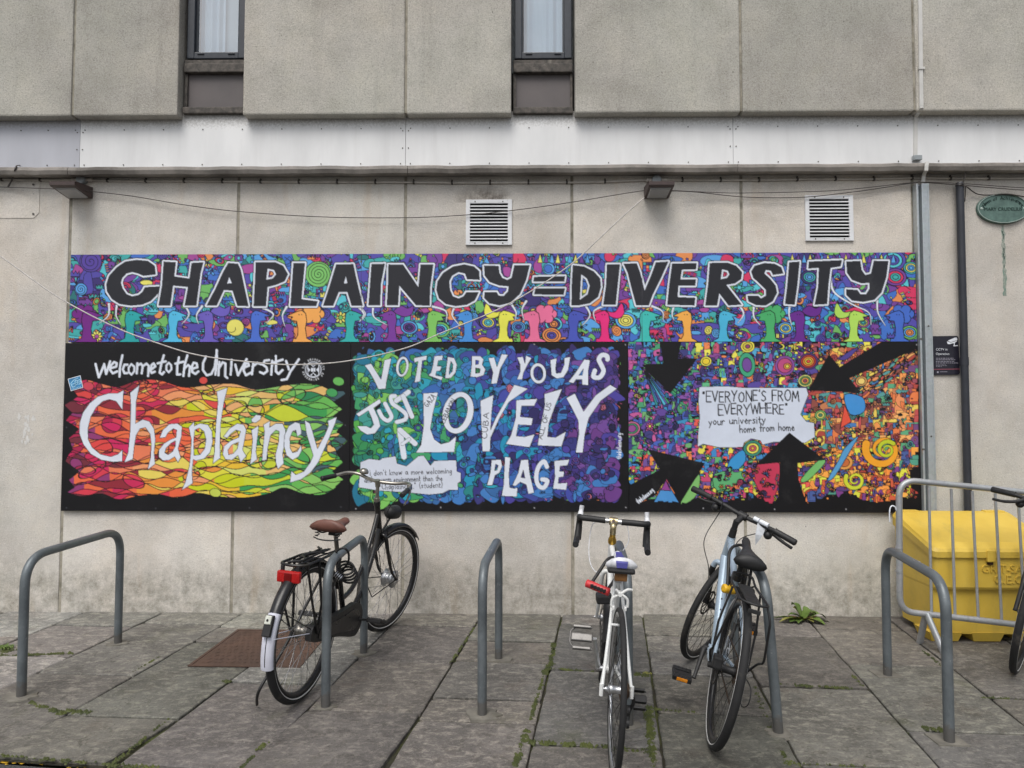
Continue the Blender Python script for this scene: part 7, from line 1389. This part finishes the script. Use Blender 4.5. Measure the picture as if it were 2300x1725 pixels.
        m = MB(); m.box((-.258, -.025, zr-.03), (-.25, .025, zr-.012), .003); m.build('rack_bracket', M_BLKM, hy)
    if not dark:
        m = MB(); q0 = Vector((.62, 0, .458)); dn = Vector((.2, 0, .21)).normalized(); up_ = Vector((-dn.z, 0, dn.x))
        for k in (-.03, .035): m.tube([q0+dn*k+up_*.02, q0+dn*k+up_*.030], .0045, 8)
        m.build('bottle_bolts', M_BLKM, hy)
    return hy
hyb = hybrid(.847, -1.938, R(80.2), R(13.8), R(-31), M_BLUF, 'pale blue hybrid bicycle with black saddle and rack leaning on a cycle stand')
m = MB(); a, b = Wp(1624, 1321, -1.72), Wp(1647, 1325, -1.70); L = a.copy(); m.tube([p-L for p in (a, a.lerp(b, .06), a.lerp(b, .2), b)], [.014, .0215, .0225, .0225], 14); yl = m.build('shackle_lock', M_YLK); yl.location = L; tag(yl, 'yellow ended black shackle lock through the frame of the pale blue bicycle', 'bike lock', 'locks on the bicycles')
m = MB(); q = round_path([Wp(1634, 1316, -1.72), Wp(1638, 1228, -1.60), Wp(1672, 1222, -1.52), Wp(1690, 1262, -1.55), Wp(1680, 1326, -1.66)], [0, .06, .05, .05, 0], 6); m.tube([p-L for p in q], .0078, 10); m.tube([b-L, Wp(1690, 1330, -1.66)-L], .019, 12); m.build('shackle', M_BLKM, yl)
drk = hybrid(3.895, -.866, R(190), R(1), R(40), M_BLK, 'dark bicycle at the right edge with its bars over the steel barrier', rack=False, dark=True)
m = MB(); m.box((.925, .06, .44), (.955, .085, .62), .008); m.build('fork_guard', M_BLKM, drk)
m = MB(); m.box((.922, .062, .53), (.958, .088, .58), .004); m.build('fork_label', simple('grimy_label', (.22, .19, .05), .5), drk)
# ================================================================ MOSS AND WEEDS
rs = random.Random(77)
def leafmat(name, c, c2):
    t = NT(name); n = t.noise(14, 4); t.base(t.ramp(n, [(.35, c), (.65, c2)])); t.rough(.55); return t.m
M_MOSS = leafmat('moss_green', (.032, .042, .01), (.078, .092, .018)); M_LEAF = leafmat('dock_leaf', (.07, .125, .02), (.14, .21, .045)); M_LEAF2 = leafmat('yellowing_leaf', (.16, .17, .03), (.24, .22, .06)); M_STEMR = simple('reddish_stem', (.16, .09, .04), .6)
r4 = lambda a, b: (a*.3587, 1130+b*.3587); r6 = lambda a, b: (980+a*.3766, 1100+b*.3766); r7 = lambda a, b: (1450+a*.401, 1060+b*.401); r8 = lambda a, b: (1900+a*.401, 1060+b*.401)
SEG = [(r4, (0, 955), (460, 940), .8, .012), (r4, (0, 900), (60, 930), 1.4, .03), (r4, (195, 1245), (400, 1318), .8, .014), (r4, (405, 1300), (565, 1310), .9, .014), (r4, (1395, 1112), (1445, 1116), 1., .014), (r4, (1060, 1345), (700, 1635), .30, .008), (r4, (1673, 1490), (1510, 1659), .5, .012), (r4, (690, 1640), (1000, 1659), .6, .014), (r4, (0, 1578), (690, 1635), .35, .011), (r4, (820, 1065), (1000, 960), .25, .008),
       (r6, (520, 1500), (1000, 1533), .8, .018), (r6, (1000, 1535), (1290, 1568), .8, .018), (r6, (680, 1065), (705, 905), .8, .014), (r6, (635, 1105), (675, 1050), .9, .016), (r6, (680, 1065), (960, 1085), .45, .009), (r6, (640, 1110), (560, 1370), .35, .009), (r6, (540, 1430), (470, 1659), .7, .013), (r6, (1180, 1100), (1265, 1108), .9, .018), (r6, (1268, 1290), (1292, 1659), .7, .016), (r6, (1265, 1305), (1540, 1325), .25, .008), (r6, (245, 795), (75, 1045), .2, .007),
       (r7, (735, 1187), (1210, 1215), .6, .011), (r7, (0, 1330), (45, 1659), .6, .014), (r7, (610, 1200), (700, 1440), .15, .012), (r7, (800, 1632), (1240, 1648), .3, .009), (r7, (770, 1560), (800, 1640), .7, .015), (r8, (430, 1432), (540, 1442), .9, .016), (r8, (760, 1262), (998, 1272), .4, .009), (r8, (90, 1200), (40, 1140), .4, .010), (r8, (540, 1085), (430, 1000), .25, .008)]
m = MB()
for f, a, b, den, wd in SEG:
    A, B = G(*f(*a)), G(*f(*b)); d = B-A; n = int(d.length*1100*den); e = Vector((-d.y, d.x, 0)).normalized()
    clump = [rs.random() for _ in range(14)]
    for k in range(n):
        t = rs.random(); 
        if clump[int(t*13.99)] < .45 and rs.random() < .85: continue
        p = A+d*t+e*rs.gauss(0, wd*.55); r_ = rs.uniform(.003, .0085)*(1.3 if den > .6 else 1.); p.z = gz(p.y)-.006+rs.uniform(0, .006)
        vs = [(p.x+r_*math.cos(j*1.257+k), p.y+r_*math.sin(j*1.257+k), p.z) for j in range(5)]+[(p.x+rs.uniform(-.3, .3)*r_, p.y+rs.uniform(-.3, .3)*r_, p.z+r_*rs.uniform(.7, 1.5))]
        m.add(vs, [(j, (j+1) % 5, 5) for j in range(5)], True)
    for k in range(int(n*.12)):
        t = rs.random(); p = A+d*t+e*rs.gauss(0, wd*.5); h = rs.uniform(.006, .016); q = rs.uniform(-.006, .006); g_ = gz(p.y)
        m.add([(p.x-.001, p.y, g_), (p.x+.001, p.y, g_), (p.x+q, p.y-.004, g_+h)], [(0, 1, 2)])
o = m.build('moss', M_MOSS, fix=False); o['kind'] = 'stuff'
def leaf(m, base, dirn, ln, wd, lift, droop, curl=.0):
    d = Vector((*dirn, 0)).normalized(); e = Vector((-d.y, d.x, 0)); n = 9; vs = []
    for i in range(n+1):
        t = i/n; c = base+d*ln*t+Vector((0, 0, lift*math.sin(t*2.2)-droop*t*t)); w_ = wd*math.sin(math.pi*min(1, t*.95+.06))**.8*(1+.12*math.sin(t*19+ln*60)); k = .25*w_
        vs += [c-e*w_+Vector((0, 0, k)), c, c+e*w_+Vector((0, 0, k+curl*w_))]
    m.add(vs, [(3*i+j, 3*i+j+1, 3*i+4+j, 3*i+3+j) for i in range(n) for j in (0, 1)], True)
wp = G(1800, 1393); wp.z = gz(wp.y)
o = thing('weed_plant', wp, 'leafy green dock weed growing where the wall meets the paving', 'weed')
ml, ml2 = MB(), MB()
for a, ln, wd, lift, dr, k in ((150, .20, .035, .03, .015, 0), (175, .15, .032, .06, .0, 0), (100, .10, .045, .14, -.02, 0), (118, .07, .035, .12, -.02, 1), (20, .20, .045, .10, .05, 0), (-8, .24, .04, .06, .05, 0), (-30, .2, .035, .05, .04, 0), (-75, .12, .035, .035, .01, 1), (-110, .13, .038, .03, .01, 0), (-140, .16, .04, .035, .01, 0), (200, .2, .036, .04, .02, 1), (60, .09, .04, .12, .0, 0), (-55, .16, .035, .05, .03, 0), (225, .12, .03, .04, .01, 0), (5, .14, .04, .11, .02, 1)):
    leaf(ml2 if k else ml, Vector((rs.uniform(-.03, .03), rs.uniform(-.025, .0), .004)), (math.cos(R(a)), min(.25, math.sin(R(a)))*.7), ln*rs.uniform(.75, 1.05), wd*rs.uniform(.7, 1.1), lift*.62, dr, rs.uniform(-.6, .6))
ml.build('leaves', M_LEAF, o, fix=False); ml2.build('leaves', M_LEAF2, o, fix=False)
m = MB()
for k in range(7): a = rs.uniform(0, 6.28); m.tube([(0, 0, 0), (.05*math.cos(a), -.02+.02*math.sin(a), .03), (.1*math.cos(a), -.02+.03*math.sin(a), .035)], .0025, 5)
m.build('stems', M_STEMR, o)
def tuft(px, py, n, h, label, y=None):
    p = G(px, py); o_ = MB()
    for k in range(n):
        a = rs.random()*6.28; leaf(o_, Vector((rs.gauss(0, .5)*h, rs.gauss(0, .4)*h, .0)), (math.cos(a), math.sin(a)), h*rs.uniform(.6, 1.2), h*.16, h*.4, h*.1)
    b = o_.build('weed_plant', M_LEAF2 if n % 2 else M_LEAF, fix=False); b.location = (p.x, p.y, gz(p.y)); tag(b, label, 'weed')
tuft(14, 1455, 60, .035, 'bright green weed clump in the paving joint at the far left'); tuft(1452, 1514, 27, .02, 'tiny yellow green weed in the joint right of the white bicycle'); tuft(1504, 1378, 13, .022, 'dry little weed at the foot of the wall beside the blue bicycle')
# flecks of worn yellow line on the road at the near left
M_YLINE = simple('worn_yellow_paint', (.55, .33, .02), .7)
m = MB()
for k in range(46):
    u = rs.random(); px, py = u*255, 1702+u*16+rs.gauss(6, 5); p = G(px, py, -.026); r_ = rs.uniform(.006, .02)*(1-.6*u); n = 7
    m.add([(p.x+r_*rs.uniform(.5, 1.3)*math.cos(6.283*j/n), p.y+r_*.6*rs.uniform(.5, 1.3)*math.sin(6.283*j/n), gz(p.y)-.0255) for j in range(n)], [tuple(range(n))])
o = m.build('road_marking', M_YLINE, fix=False); o['kind'] = 'structure'
